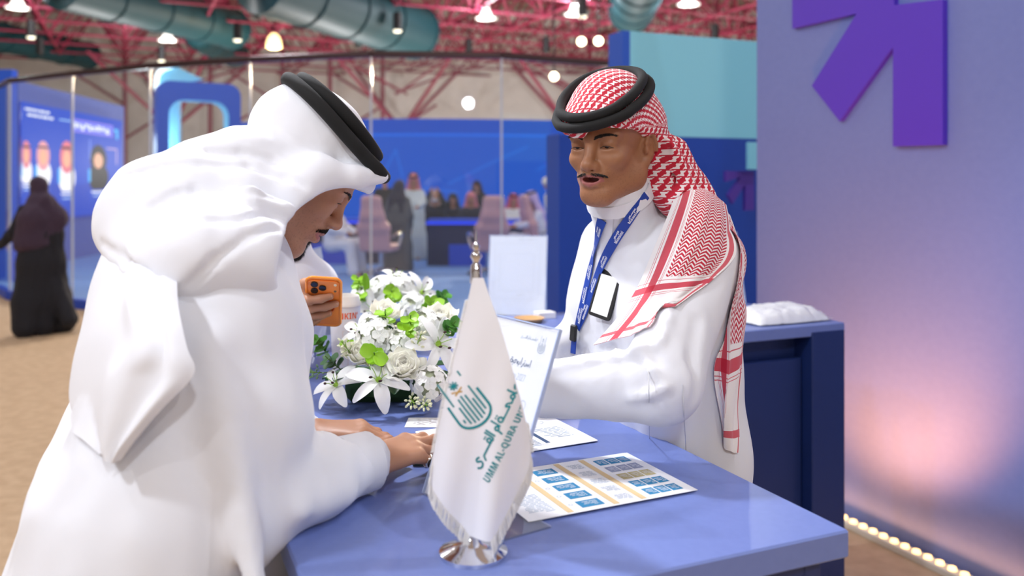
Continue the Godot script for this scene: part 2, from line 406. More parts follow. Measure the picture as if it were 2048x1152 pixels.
	# arch with a rounded opening, a pale panel behind and a lit edge
	var arch := thing("rounded_arch", "royal blue arch with a rounded square opening", "arch", at(400, HORIZON, 14.0) * Vector3(1, 0, 1))
	var base := at(400, HORIZON, 14.0) * Vector3(1, 0, 1)
	var ab := Basis.IDENTITY.rotated(Vector3.UP, 0.55)
	var cs := CSGCombiner3D.new()
	cs.name = "arch_frame"
	var outer := CSGPolygon3D.new()
	outer.polygon = rounded_rect(Rect2(-0.66, 0.0, 1.32, 3.25), 0.2)
	outer.depth = 0.36
	cs.add_child(outer)
	var hole := CSGPolygon3D.new()
	hole.operation = CSGShape3D.OPERATION_SUBTRACTION
	hole.polygon = rounded_rect(Rect2(-0.48, -0.5, 0.94, 3.45), 0.24)
	hole.depth = 2.0
	hole.position.z = 0.7
	cs.add_child(hole)
	outer.material = mat("royal blue paint", rgb8(26, 84, 200), 0.6)
	hole.material = mat("pale blue panel paint", rgb8(128, 206, 236), 0.6)
	arch.add_child(cs)
	cs.basis = ab
	var panel := thing("pale_panel", "tall pale blue panel with a rounded corner and a lit edge", "panel", base + Vector3(-0.55, 0, -0.7))
	var pb := base + Vector3(-0.55, 0, -0.7)
	part(panel, "panel", Geo.new().slab(pb, PackedVector2Array([Vector2(-0.4, 0), Vector2(-0.05, 0), Vector2(-0.05, 3.3), Vector2(0.35, 3.38), Vector2(-0.12, 3.6), Vector2(-0.3, 3.56), Vector2(-0.4, 3.4)]), Basis.IDENTITY, 0.1).mesh(), mat("pale blue panel paint", rgb8(128, 206, 236), 0.6))
	var edge_line := curve(PackedVector3Array([pb + Vector3(-0.42, 0.05, 0.1), pb + Vector3(-0.42, 1.7, 0.1), pb + Vector3(-0.42, 3.2, 0.1), pb + Vector3(-0.36, 3.5, 0.1), pb + Vector3(-0.16, 3.6, 0.1)]), 5)
	part(panel, "light_tube", Geo.new().tube(edge_line, floats([0.045]), 8).mesh(), glow("panel light tube", rgb8(232, 250, 255), 1.6))
	omni(panel, pb + Vector3(-0.5, 2.2, 0.4), rgb8(220, 246, 255), 0.8, 0.2)

	tables_and_chairs()

func rounded_rect(r: Rect2, k: float) -> PackedVector2Array:
	var out := PackedVector2Array()
	for c in 4:
		var mid := Vector2(r.position.x + (r.size.x - k if c == 0 or c == 3 else k), r.position.y + (r.size.y - k if c < 2 else k))
		for i in 6:
			var a := PI / 2 * c + PI / 10 * i
			out.append(mid + Vector2(cos(a), sin(a)) * k)
	return out

func screen_mat(called: String, im: Image, energy: float) -> StandardMaterial3D:
	var m := mat(called, Color.BLACK, 0.4)
	m.emission_enabled = true
	m.emission = Color.WHITE
	m.emission_operator = BaseMaterial3D.EMISSION_OP_MULTIPLY
	m.emission_texture = ImageTexture.create_from_image(im)
	m.emission_energy_multiplier = energy
	m.texture_repeat = false
	m.metallic_specular = 0.12
	return m

func dab(im: Image, c: Vector2, r: Vector2, col: Color) -> void:
	for y in range(maxi(0, int(c.y - r.y)), mini(im.get_height(), int(c.y + r.y) + 1)):
		for x in range(maxi(0, int(c.x - r.x)), mini(im.get_width(), int(c.x + r.x) + 1)):
			if ((Vector2(x, y) - c) / r).length() <= 1.0:
				im.set_pixel(x, y, col)

func rule_line(im: Image, a: Vector2, b: Vector2, w: float, col: Color) -> void:
	var n := int(a.distance_to(b)) + 1
	for i in n + 1:
		dab(im, a.lerp(b, float(i) / n), Vector2(w, w), col)

func back_picture() -> Image:
	var im := Image.create(1024, 384, false, Image.FORMAT_RGB8)
	im.fill(rgb8(0, 72, 176))
	im.fill_rect(Rect2i(0, 0, 1024, 44), rgb8(0, 64, 168))
	im.fill_rect(Rect2i(0, 44, 1024, 6), rgb8(4, 96, 214))
	var pale := rgb8(16, 96, 200)
	for q in [[470, 150, 500, 90], [500, 90, 520, 170], [640, 190, 760, 120], [760, 120, 830, 80], [380, 120, 430, 190], [560, 200, 660, 215], [850, 150, 900, 110]]:
		rule_line(im, Vector2(q[0], q[1]), Vector2(q[2], q[3]), 2.0, pale)
	# violet arrow mark near the end
	im.fill_rect(Rect2i(872, 90, 40, 12), rgb8(84, 60, 196))
	im.fill_rect(Rect2i(900, 90, 12, 44), rgb8(84, 60, 196))
	rule_line(im, Vector2(900, 102), Vector2(874, 130), 5.0, rgb8(84, 60, 196))
	im.fill_rect(Rect2i(914, 40, 9, 44), rgb8(110, 206, 240))
	return im

func portrait_picture() -> Image:
	var im := Image.create(640, 480, false, Image.FORMAT_RGB8)
	im.fill(rgb8(0, 66, 186))
	im.fill_rect(Rect2i(0, 330, 640, 150), rgb8(0, 58, 176))
	var white := rgb8(232, 238, 250)
	# heading in two rows of broken strokes, and a framed banner
	for r in 2:
		var x := 30
		for k in 9:
			var w := 14 + (k * 37 + r * 19) % 22
			im.fill_rect(Rect2i(x + r * 22, 22 + r * 22, w, 10), white)
			x += w + 5
			if x > 190:
				break
	im.fill_rect(Rect2i(250, 44, 90, 6), rgb8(150, 196, 240))
	im.fill_rect(Rect2i(330, 34, 250, 58), rgb8(150, 128, 232))
	im.fill_rect(Rect2i(336, 40, 238, 46), rgb8(92, 110, 226))
	for k in 9:
		im.fill_rect(Rect2i(350 + k * 24, 48 + (k % 3) * 4, 17, 26 - (k % 2) * 8), white)
	im.fill_rect(Rect2i(586, 50, 26, 12), rgb8(80, 190, 244))
	im.fill_rect(Rect2i(600, 50, 12, 50), rgb8(80, 190, 244))
	# four generic sitters: three in headscarf and white, one in black
	var kinds := [[40, 1.0, rgb8(214, 120, 140)], [150, 1.1, rgb8(220, 150, 160)], [300, 1.3, rgb8(214, 110, 130)], [500, 1.25, rgb8(22, 22, 26)]]
	for q in kinds:
		var c := Vector2(q[0], 210)
		var k: float = q[1]
		var dark: bool = q[0] == 500
		dab(im, c + Vector2(0, 70 * k), Vector2(44, 56) * k, rgb8(24, 24, 28) if dark else rgb8(236, 236, 242))
		dab(im, c, Vector2(36, 56) * k, q[2])
		dab(im, c + Vector2(0, 6 * k), Vector2(20, 30) * k, rgb8(226, 168, 138))
		if not dark:
			im.fill_rect(Rect2i(int(c.x - 30 * k), int(c.y - 34 * k), int(60 * k), int(8 * k)), rgb8(20, 20, 24))
		im.fill_rect(Rect2i(int(c.x - 44 * k), int(c.y + 118 * k), int(88 * k), 60), rgb8(0, 62, 182))
		im.fill_rect(Rect2i(int(c.x - 30 * k), int(c.y + 124 * k), int(60 * k), 8), white)
		im.fill_rect(Rect2i(int(c.x - 22 * k), int(c.y + 140 * k), int(44 * k), 6), rgb8(170, 200, 240))
		im.fill_rect(Rect2i(int(c.x - 46 * k), int(c.y + 40 * k), 16, int(50 * k)), rgb8(60, 170, 240))
	im.fill_rect(Rect2i(545, 150, 60, 6), rgb8(200, 170, 200))
	im.fill_rect(Rect2i(600, 150, 6, 80), rgb8(200, 170, 200))
	im.fill_rect(Rect2i(450, 120, 6, 90), rgb8(120, 150, 230))
	return im

func tables_and_chairs() -> void:
	var blue := mat("blue table panel", rgb8(16, 70, 200), 0.45)
	var dark := mat("dark table panel", rgb8(10, 26, 70), 0.5)
	var lit := glow("table light edge", rgb8(30, 70, 255), 0.8)
	var spots := [[at(960, HORIZON, 16.4), 2.0, "dark blue meeting table with a bright blue edge between the two tall chairs"], [at(690, HORIZON, 16.8), 1.7, "dark blue meeting table behind the leaning man's face"]]
	for q in spots:
		var p: Vector3 = (q[0] as Vector3) * Vector3(1, 0, 1)
		var w: float = q[1]
		var o := thing("meeting_table", q[2], "table", p)
		part(o, "table_top", Geo.new().box(p + Vector3(0, 0.87, 0), Vector3(w, 0.05, 0.8), Basis.IDENTITY, 0.01).mesh(), blue)
		part(o, "light_edge", Geo.new().box(p + Vector3(0, 0.83, 0.4), Vector3(w, 0.03, 0.02)).mesh(), lit)
		part(o, "front_panel", Geo.new().box(p + Vector3(-w * 0.28, 0.41, 0.3), Vector3(w * 0.43, 0.8, 0.04), Basis.IDENTITY, 0.005).mesh(), dark)
		part(o, "front_panel", Geo.new().box(p + Vector3(0.02, 0.41, 0.32), Vector3(0.12, 0.8, 0.06), Basis.IDENTITY, 0.005).mesh(), blue)
		part(o, "front_panel", Geo.new().box(p + Vector3(w * 0.28, 0.41, 0.3), Vector3(w * 0.43, 0.8, 0.04), Basis.IDENTITY, 0.005).mesh(), dark)
		part(o, "lower_panel", Geo.new().box(p + Vector3(-0.2, 0.22, 0.34), Vector3(0.75, 0.42, 0.03), Basis.IDENTITY, 0.005).mesh(), blue)
	high_chair(at(762, HORIZON, 14.4), 2.9, "tall mauve leather office chair nearest the leaning man's nose")
	high_chair(at(976, HORIZON, 14.4), 3.4, "tall mauve leather office chair just behind the flag finial")
	high_chair(at(1092, HORIZON, 15.3), 1.9, "tall mauve leather office chair with a man in a pale robe")

func high_chair(p0: Vector3, turn: float, label: String) -> void:
	var p := p0 * Vector3(1, 0, 1)
	var o := thing("office_chair", label, "chair", p, "tall mauve chairs at the meeting table")
	var hide := mat("mauve leather", rgb8(190, 150, 160), 0.45)
	var steel := mat("chrome", rgb8(200, 205, 212), 0.15, 1.0)
	var b := Basis(Vector3.UP, turn)
	var f := Field.new()
	for k in 5:
		var sx := (k - 2) * 0.5
		f.chain([p + b * Vector3(0.4 * sx * 0.55, 0.5, -0.25), p + b * Vector3(0.4 * sx * 0.56, 0.85, -0.32), p + b * Vector3(0.4 * sx * 0.36, 1.05, -0.37), p + b * Vector3(0.4 * sx * 0.34, 1.32, -0.42)], [0.055, 0.055, 0.05, 0.045], 0.1)
	part(o, "backrest", meshed(f, 0.022), hide)
	var s := Field.new()
	for k in 6:
		s.cap(p + b * Vector3(-0.2, 0.5, -0.2 + k * 0.078), p + b * Vector3(0.2, 0.5, -0.2 + k * 0.078), 0.06, 0.06, 0.08)
	part(o, "seat", meshed(s, 0.022), hide)
	for sx in [-1.0, 1.0]:
		part(o, "armrest", Geo.new().tube(curve(PackedVector3Array([p + b * Vector3(0.27 * sx, 0.5, 0.1), p + b * Vector3(0.31 * sx, 0.7, 0.16), p + b * Vector3(0.31 * sx, 0.74, 0.0), p + b * Vector3(0.29 * sx, 0.7, -0.22)]), 5), floats([0.025]), 8).mesh(), steel)
	part(o, "post", Geo.new().tube(PackedVector3Array([p + Vector3(0, 0.12, 0), p + Vector3(0, 0.45, 0)]), floats([0.035]), 10).mesh(), steel)
	for k in 5:
		var d := Vector3(cos(k * TAU / 5 + turn), 0, sin(k * TAU / 5 + turn))
		var leg := part(o, "leg", Geo.new().tube(PackedVector3Array([p + Vector3(0, 0.14, 0), p + d * 0.33 + Vector3(0, 0.08, 0)]), floats([0.03, 0.02]), 8).mesh(), steel)
		part(leg, "caster", Geo.new().lathe(p + d * 0.33 + Vector3(0, 0.05, 0) - d.cross(Vector3.UP) * 0.015, PackedVector2Array([Vector2(0, 0), Vector2(0.036, 0), Vector2(0.036, 0.03), Vector2(0, 0.03)]), 10, d.cross(Vector3.UP)).mesh(), mat("black plastic", rgb8(20, 20, 22), 0.5))

# ------------------------------------------------------------------ people: head, hand, hair
# axes of a head: x to its left, y up through the crown, z out of the face; origin between the eyeballs
func head_axes(flat_forward: Vector3, pitch: float, roll := 0.0) -> Basis:
	var z0 := flat_forward.normalized()
	var f := z0 * cos(pitch) + Vector3.DOWN * sin(pitch)
	var h := z0 * sin(pitch) + Vector3.UP * cos(pitch)
	var b := Basis(h.cross(f), h, f)
	return Basis(f, roll) * b

func head_into(F: Field, E: Vector3, B: Basis, gape := 0.0, low := 0.9, k := 1.0) -> void:
	var L := func(x: float, y: float, z: float) -> Vector3: return E + B * Vector3(x, (y if y > -0.045 else -0.045 + (y + 0.045) * low), z) * k
	F.ell(L.call(0, 0.035, -0.086), Vector3(0.074, 0.088, 0.098) * k, B, 0.02)
	F.ell(L.call(0, 0.05, -0.03), Vector3(0.06, 0.046, 0.04) * k, B, 0.03)
	F.ell(L.call(0, -0.03, -0.037), Vector3(0.051, 0.07, 0.046) * k, B, 0.03)
	F.ell(L.call(0, -0.072, -0.012), Vector3(0.031, 0.036, 0.03) * k, B, 0.025)
	for s in [-1.0, 1.0]:
		F.ell(L.call(0.037 * s, -0.03, -0.009), Vector3(0.019, 0.014, 0.019) * k, B, 0.03)
		F.chain([L.call(0.06 * s, -0.035, -0.09), L.call(0.05 * s, -0.08, -0.068), L.call(0.017 * s, -0.112 - gape, -0.004)], [0.013, 0.016, 0.014], 0.03)
		F.cap(L.call(0.01 * s, 0.0125, 0.014), L.call(0.044 * s, 0.015, -0.001), 0.0068, 0.0062, 0.018)
	F.ell(L.call(0, -0.111 - gape, 0.006), Vector3(0.022, 0.015, 0.014) * k, B, 0.025)
	# sockets, then lids
	for s in [-1.0, 1.0]:
		F.ell(L.call(0.031 * s, -0.002, 0.0205), Vector3(0.019, 0.0115, 0.0135) * k, B, 0.012, true)
		F.ell(L.call(0.031 * s, 0.0, -0.001), Vector3(0.0165, 0.0125, 0.0155) * k, B, 0.005)
		F.ell(L.call(0.031 * s, -0.0125, 0.001), Vector3(0.016, 0.006, 0.012) * k, B, 0.008)
		F.ell(L.call(0.031 * s, -0.0078, 0.0165), Vector3(0.0136, 0.0034, 0.0078) * k, B, 0.0015, true)
	# nose
	F.cap(L.call(0, 0.008, 0.011), L.call(0, -0.034, 0.032), 0.0075, 0.0095, 0.014)
	F.ell(L.call(0, -0.0385, 0.034), Vector3(0.0104, 0.01, 0.0115) * k, B, 0.01)
	for s in [-1.0, 1.0]:
		F.ell(L.call(0.0116 * s, -0.042, 0.0225), Vector3(0.0075, 0.0075, 0.0105) * k, B, 0.008)
		F.ell(L.call(0.0068 * s, -0.0485, 0.029), Vector3(0.0036, 0.0045, 0.0052) * k, B, 0.003, true)
	# mouth
	F.ell(L.call(0, -0.066, 0.006), Vector3(0.027, 0.017, 0.02) * k, B, 0.016)
	F.cap(L.call(0, -0.05, 0.0235), L.call(0, -0.058, 0.025), 0.004, 0.004, 0.01)
	for s in [-1.0, 1.0]:
		F.chain([L.call(0.001 * s, -0.0625, 0.0255), L.call(0.011 * s, -0.0625, 0.023), L.call(0.023 * s, -0.0685 - gape * 0.3, 0.0115)], [0.0048, 0.0045, 0.0022], 0.006)
		F.chain([L.call(0.0, -0.0775 - gape, 0.0235), L.call(0.011 * s, -0.076 - gape, 0.0205), L.call(0.022 * s, -0.0705 - gape * 0.4, 0.0115)], [0.007, 0.0062, 0.0024], 0.006)
	if gape > 0.0:
		F.ell(L.call(0, -0.0695 - gape * 0.5, 0.02), Vector3(0.0165, 0.002 + gape * 0.75, 0.014) * k, B, 0.003, true)
	else:
		F.ell(L.call(0, -0.0698, 0.027), Vector3(0.021, 0.0009, 0.009) * k, B, 0.002, true)
	# ears: shell, rim, hollow, tragus, lobe
	for s in [-1.0, 1.0]:
		var eb := B * Basis(Vector3.RIGHT, 0.2) * Basis(Vector3.UP, -0.3 * s)
		F.ell(L.call(0.073 * s, -0.018, -0.088), Vector3(0.007, 0.028, 0.0165) * k, eb, 0.008)
		var c: Vector3 = L.call(0.078 * s, -0.017, -0.089)
		var prev := Vector3.ZERO
		for i in 9:
			var a := -0.5 + i * 0.5
			var q: Vector3 = c + eb * Vector3(0.002 * s, sin(a) * 0.027, cos(a) * -0.0 + 0.015 * cos(a)) * k
			if i > 0 and a > 0.3:
				F.cap(prev, q, 0.0036, 0.0036, 0.003)
			prev = q
		F.ell(L.call(0.084 * s, -0.021, -0.085), Vector3(0.008, 0.013, 0.008) * k, eb, 0.003, true)
		F.ell(L.call(0.075 * s, -0.023, -0.073), Vector3(0.005, 0.006, 0.004) * k, eb, 0.005)
		F.ell(L.call(0.072 * s, -0.044, -0.081), Vector3(0.0055, 0.009, 0.008) * k, B, 0.006)
	# neck
	F.cap(L.call(0, -0.06, -0.078), L.call(0, -0.16, -0.1), 0.05, 0.05, 0.03)

func skin_tint(E: Vector3, B: Basis, base: Color, lip: Color, shade: Color, gape := 0.0, low := 0.9) -> Callable:
	var inv := B.inverse()
	var nz := FastNoiseLite.new()
	nz.seed = 5
	nz.frequency = 180.0
	return func(p: Vector3) -> Color:
		var q: Vector3 = inv * (p - E)
		if q.y < -0.045:
			q.y = -0.045 + (q.y + 0.045) / low
		var c := base
		var mottle := nz.get_noise_3dv(p)
		c = c * (1.0 + 0.05 * mottle)
		# lips: their own colour with a firm outline
		var up_line := -0.0585 - absf(q.x) * 0.22
		var low_line := -0.0845 - gape + absf(q.x) * 0.5
		if q.z > 0.008 and q.y < up_line and q.y > low_line and absf(q.x) < 0.025:
			c = lip
		# shaved stubble: a grain over jaw and lip
		elif q.y < -0.045 and q.z > -0.06 and q.y > -0.14 and mottle > 0.25:
			c = c.lerp(shade, 0.2)
		c.a = 1.0
		return c

# short tapering hairs: from each root along a direction
func hairs(roots: Array, dirs: Array, long: float, r: float, rng_seed: int) -> ArrayMesh:
	var rng := RandomNumberGenerator.new()
	rng.seed = rng_seed
	var g := Geo.new()
	for i in roots.size():
		var d: Vector3 = (dirs[i] as Vector3).normalized()
		var q: Vector3 = roots[i]
		var tip := q + d * long * rng.randf_range(0.7, 1.2) + Vector3(rng.randfn(), rng.randfn(), rng.randfn()) * long * 0.08
		g.tube(PackedVector3Array([q - d * long * 0.2, q.lerp(tip, 0.5), tip]), floats([r, r * 0.85, r * 0.15]), 4)
	return g.mesh()

func eyebrow(E: Vector3, B: Basis, s: float, rng_seed: int) -> ArrayMesh:
	var rng := RandomNumberGenerator.new()
	rng.seed = rng_seed
	var roots := []
	var dirs := []
	for i in 110:
		var t := rng.randf()
		var w := 0.0032 * (1.0 - t * 0.6)
		var p := Vector3((0.012 + 0.036 * t) * s, 0.0115 + 0.006 * sin(t * 2.4) + rng.randf_range(-w, w), 0.0)
		p.z = 0.0225 - 0.004 * t - 0.0135 * t * t
		roots.append(E + B * p)
		dirs.append(B * Vector3(0.9 * s, 0.35 - t * 0.7, -0.2))
	return hairs(roots, dirs, 0.0065, 0.00055, rng_seed)

func moustache(E: Vector3, B: Basis, rng_seed: int, gape := 0.0, full := 1.0, low := 0.9) -> ArrayMesh:
	var rng := RandomNumberGenerator.new()
	rng.seed = rng_seed
	var roots := []
	var dirs := []
	for i in int(330 * full):
		var t := rng.randf_range(-1.0, 1.0)
		var a := absf(t)
		var y := -0.0555 - 0.001 * a - 0.0085 * a * a - gape * 0.25 * a + rng.randf_range(-0.0035, 0.0035) * (1.0 - 0.4 * a)
		y = -0.045 + (y + 0.045) * low
		roots.append(E + B * Vector3(0.029 * t, y, 0.0312 - 0.0165 * a * a))
		dirs.append(B * Vector3(signf(t) * (0.3 + 0.9 * a), -0.55, 0.1))
	return hairs(roots, dirs, 0.005, 0.0006, rng_seed)

func hand_axes(x: Vector3, up: Vector3, right_hand: bool) -> Basis:
	var xx := x.normalized()
	var yy := (up - xx * up.dot(xx)).normalized()
	var zz := xx.cross(yy)
	return Basis(xx, yy, -zz if right_hand else zz)

# hand axes: x from wrist to knuckles, y out of its back, z towards the thumb. bend: [knuckle, middle, tip] for index to little finger, thumb: three directions in hand axes.
# returns the joints of each finger, thumb last
func hand_into(F: Field, W: Vector3, B: Basis, bend: Array, splay: Array, thumb: Array, k := 1.0) -> Array:
	var H := func(x: float, y: float, z: float) -> Vector3: return W + B * Vector3(x, y, z) * k
	var zs := [0.028, 0.0095, -0.0095, -0.027]
	var kx := [0.094, 0.097, 0.091, 0.081]
	var lens := [[0.044, 0.026, 0.02], [0.049, 0.03, 0.021], [0.045, 0.028, 0.021], [0.035, 0.021, 0.018]]
	var fat := [0.0098, 0.01, 0.0095, 0.0085]
	var out := []
	F.cap(H.call(-0.05, 0, 0), H.call(0.0, 0, 0), 0.027, 0.026, 0.02)
	F.ell(H.call(0.03, -0.004, 0.0), Vector3(0.045, 0.014, 0.03) * k, B, 0.02)
	F.ell(H.call(0.034, -0.012, 0.022), Vector3(0.03, 0.013, 0.015) * k, B, 0.02)
	for i in 4:
		F.cap(H.call(0.012, 0.0, zs[i] * 0.62), H.call(kx[i], 0.0, zs[i]), 0.0125, 0.011, 0.014)
		var p: Vector3 = H.call(kx[i], 0.0, zs[i])
		var bs: Basis = B * Basis(Vector3.UP, -(splay[i] as float))
		var joints := [p]
		var r: float = fat[i] * k
		for j in 3:
			bs = bs * Basis(Vector3.BACK, -(bend[i][j] as float))
			var q: Vector3 = p + bs.x * lens[i][j] * k
			var r1: float = r * (0.93 if j < 2 else 0.8)
			F.cap(p, q, r * (1.06 if j == 0 else 1.0), r1, 0.006 if j > 0 else 0.009)
			if j > 0:
				F.ell(p + bs.y * r * 0.12, Vector3(r * 1.08, r * 1.0, r * 1.06), bs, 0.004)
			p = q
			r = r1
			joints.append(q)
		joints.append(bs)
		out.append(joints)
	var t0: Vector3 = H.call(0.022, -0.008, 0.022)
	var tl := [0.046, 0.034, 0.026]
	var tr := [0.0145, 0.0118, 0.0108, 0.0085]
	var tj := [t0]
	for j in 3:
		var d: Vector3 = B * (thumb[j] as Vector3).normalized()
		var q: Vector3 = t0 + d * tl[j] * k
		F.cap(t0, q, tr[j] * k, tr[j + 1] * k, 0.014 if j == 0 else 0.006)
		t0 = q
		tj.append(q)
	out.append(tj)
	return out

func nail(joints: Array, k := 1.0) -> ArrayMesh:
	var bs: Basis = joints[4]
	var tip: Vector3 = joints[3]
	var g := Geo.new()
	var rows := []
	for i in 5:
		var line := PackedVector3Array()
		for j in 5:
			var a := (j - 2) * 0.42
			line.append(tip + (bs.x * (-0.007 + i * 0.003) + bs.y * cos(a) * (0.0079 - 0.00025 * i) + bs.z * sin(a) * 0.0075) * k)
		rows.append(line)
	return g.cloth(rows, 0.0006).mesh()

# first point of a body met by the sight line through (u, v), lifted off it
func onto(F: Field, u: float, v: float, near := 1.0, lift := 0.001) -> Array:
	var dir := (at(u, v, 1.0) - Vector3(0, EYE, 0)).normalized()
	var p := Vector3(0, EYE, 0) + dir * near
	var all := PackedInt32Array(range(F.kind.size()))
	for i in 60:
		var d := F.eval(p, all)
		if d < 0.0004:
			break
		p += dir * d * 0.8
	var e := 0.004
	var n := Vector3(F.eval(p + Vector3(e, 0, 0), all) - F.eval(p - Vector3(e, 0, 0), all), F.eval(p + Vector3(0, e, 0), all) - F.eval(p - Vector3(0, e, 0), all), F.eval(p + Vector3(0, 0, e), all) - F.eval(p - Vector3(0, 0, e), all)).normalized()
	return [p + n * lift, n]

# a point pushed out to lie lift above a body
func off_body(F: Field, p: Vector3, lift: float) -> Vector3:
	var all := PackedInt32Array(range(F.kind.size()))
	for i in 4:
		var d := F.eval(p, all)
		if d >= lift:
			break
		var e := 0.006
		var n := Vector3(F.eval(p + Vector3(e, 0, 0), all) - d, F.eval(p + Vector3(0, e, 0), all) - d, F.eval(p + Vector3(0, 0, e), all) - d).normalized()
		p += n * (lift - d)
	return p

# strap along points on a body
func strap(pts: Array, width: float, thick: float) -> Geo:
	var ps := PackedVector3Array()
	var ns := PackedVector3Array()
	for q in pts:
		ps.append(q[0]); ns.append(q[1])
	ps = curve(ps, 5)
	ns = curve(ns, 5)
	var rows := []
	for i in ps.size():
		var fwd := (ps[mini(i + 1, ps.size() - 1)] - ps[maxi(i - 1, 0)]).normalized()
		var side := fwd.cross(ns[i]).normalized() * width * 0.5
		rows.append(PackedVector3Array([ps[i] - side, ps[i], ps[i] + side]))
	return Geo.new().cloth(rows, thick)

# ------------------------------------------------------------------ textures of the red and white headscarf
func scarf_dome_texture() -> Texture2D:
	# interlocked red and white hooks on a 32-pixel cell, with a little unevenness of the thread
	var im := Image.create(256, 256, false, Image.FORMAT_RGB8)
	var red := rgb8(188, 18, 48)
	var white := rgb8(238, 230, 230)
	for y in 256:
		for x in 256:
			var cy := int(y / 32.0)
			var fx := fposmod(x + (16.0 if cy % 2 else 0.0), 32.0) / 32.0
			var fy := fposmod(y, 32.0) / 32.0
			var q := Vector2(fx - 0.5, fy - 0.5)
			var body := absf(q.x) < 0.15 and absf(q.y) < 0.4
			var wing := absf(q.y - 0.27) < 0.13 and q.x > -0.34 and q.x < 0.2
			var wing2 := absf(q.y + 0.27) < 0.13 and q.x < 0.34 and q.x > -0.2
			var step := absf(q.x + q.y) < 0.09 and absf(q.y) < 0.46
			im.set_pixel(x, y, white if body or wing or wing2 or step else red)
	return ImageTexture.create_from_image(im)

func scarf_panel_texture() -> Texture2D:
	# across: white with stripes, herringbone, stripes; down: herringbone, then a cross band and a white end
	var w := 512
	var h := 1024
	var im := Image.create(w, h, false, Image.FORMAT_RGB8)
	var red := rgb8(190, 22, 52)
	var soft := rgb8(206, 92, 104)
	var white := rgb8(240, 236, 236)
	for y in h:
		for x in w:
			var c := white
			var fx := float(x) / w
			var fy := float(y) / h
			if fx > 0.4 and fx < 0.9 and fy < 0.585:
				var lane := fposmod(x * 1.0, 44.0)
				var tri := absf(lane - 22.0)
				if fposmod(y - tri * 0.9, 22.0) < 11.5:
					c = red
				if lane < 3.0 or absf(lane - 22.0) < 1.5:
					c = red if fposmod(y, 22.0) < 14.0 else white
			elif (fx > 0.2 and fx < 0.31) or (fy > 0.63 and fy < 0.68):
				c = soft if (x + y) % 3 else red
				if (fx > 0.2 and fx < 0.31) and (fy > 0.63 and fy < 0.68):
					c = red
			elif absf(fx - 0.345) < 0.004 or absf(fx - 0.365) < 0.003 or absf(fx - 0.165) < 0.003 or absf(fx - 0.14) < 0.003 or (fx > 0.92 and fx < 0.965):
				c = soft
			elif absf(fy - 0.605) < 0.002 or absf(fy - 0.7) < 0.002 or absf(fy - 0.715) < 0.002 or absf(fy - 0.93) < 0.012:
				c = soft
			im.set_pixel(x, y, c)
	return ImageTexture.create_from_image(im)

func scarf_mat(called: String, t: Texture2D, scale := Vector3.ONE, repeat := true) -> StandardMaterial3D:
	var m := mat(called, Color.WHITE, 0.85)
	m.albedo_texture = t
	m.uv1_scale = scale
	m.texture_repeat = repeat
	m.rim_enabled = true
	m.rim = 0.25
	return m

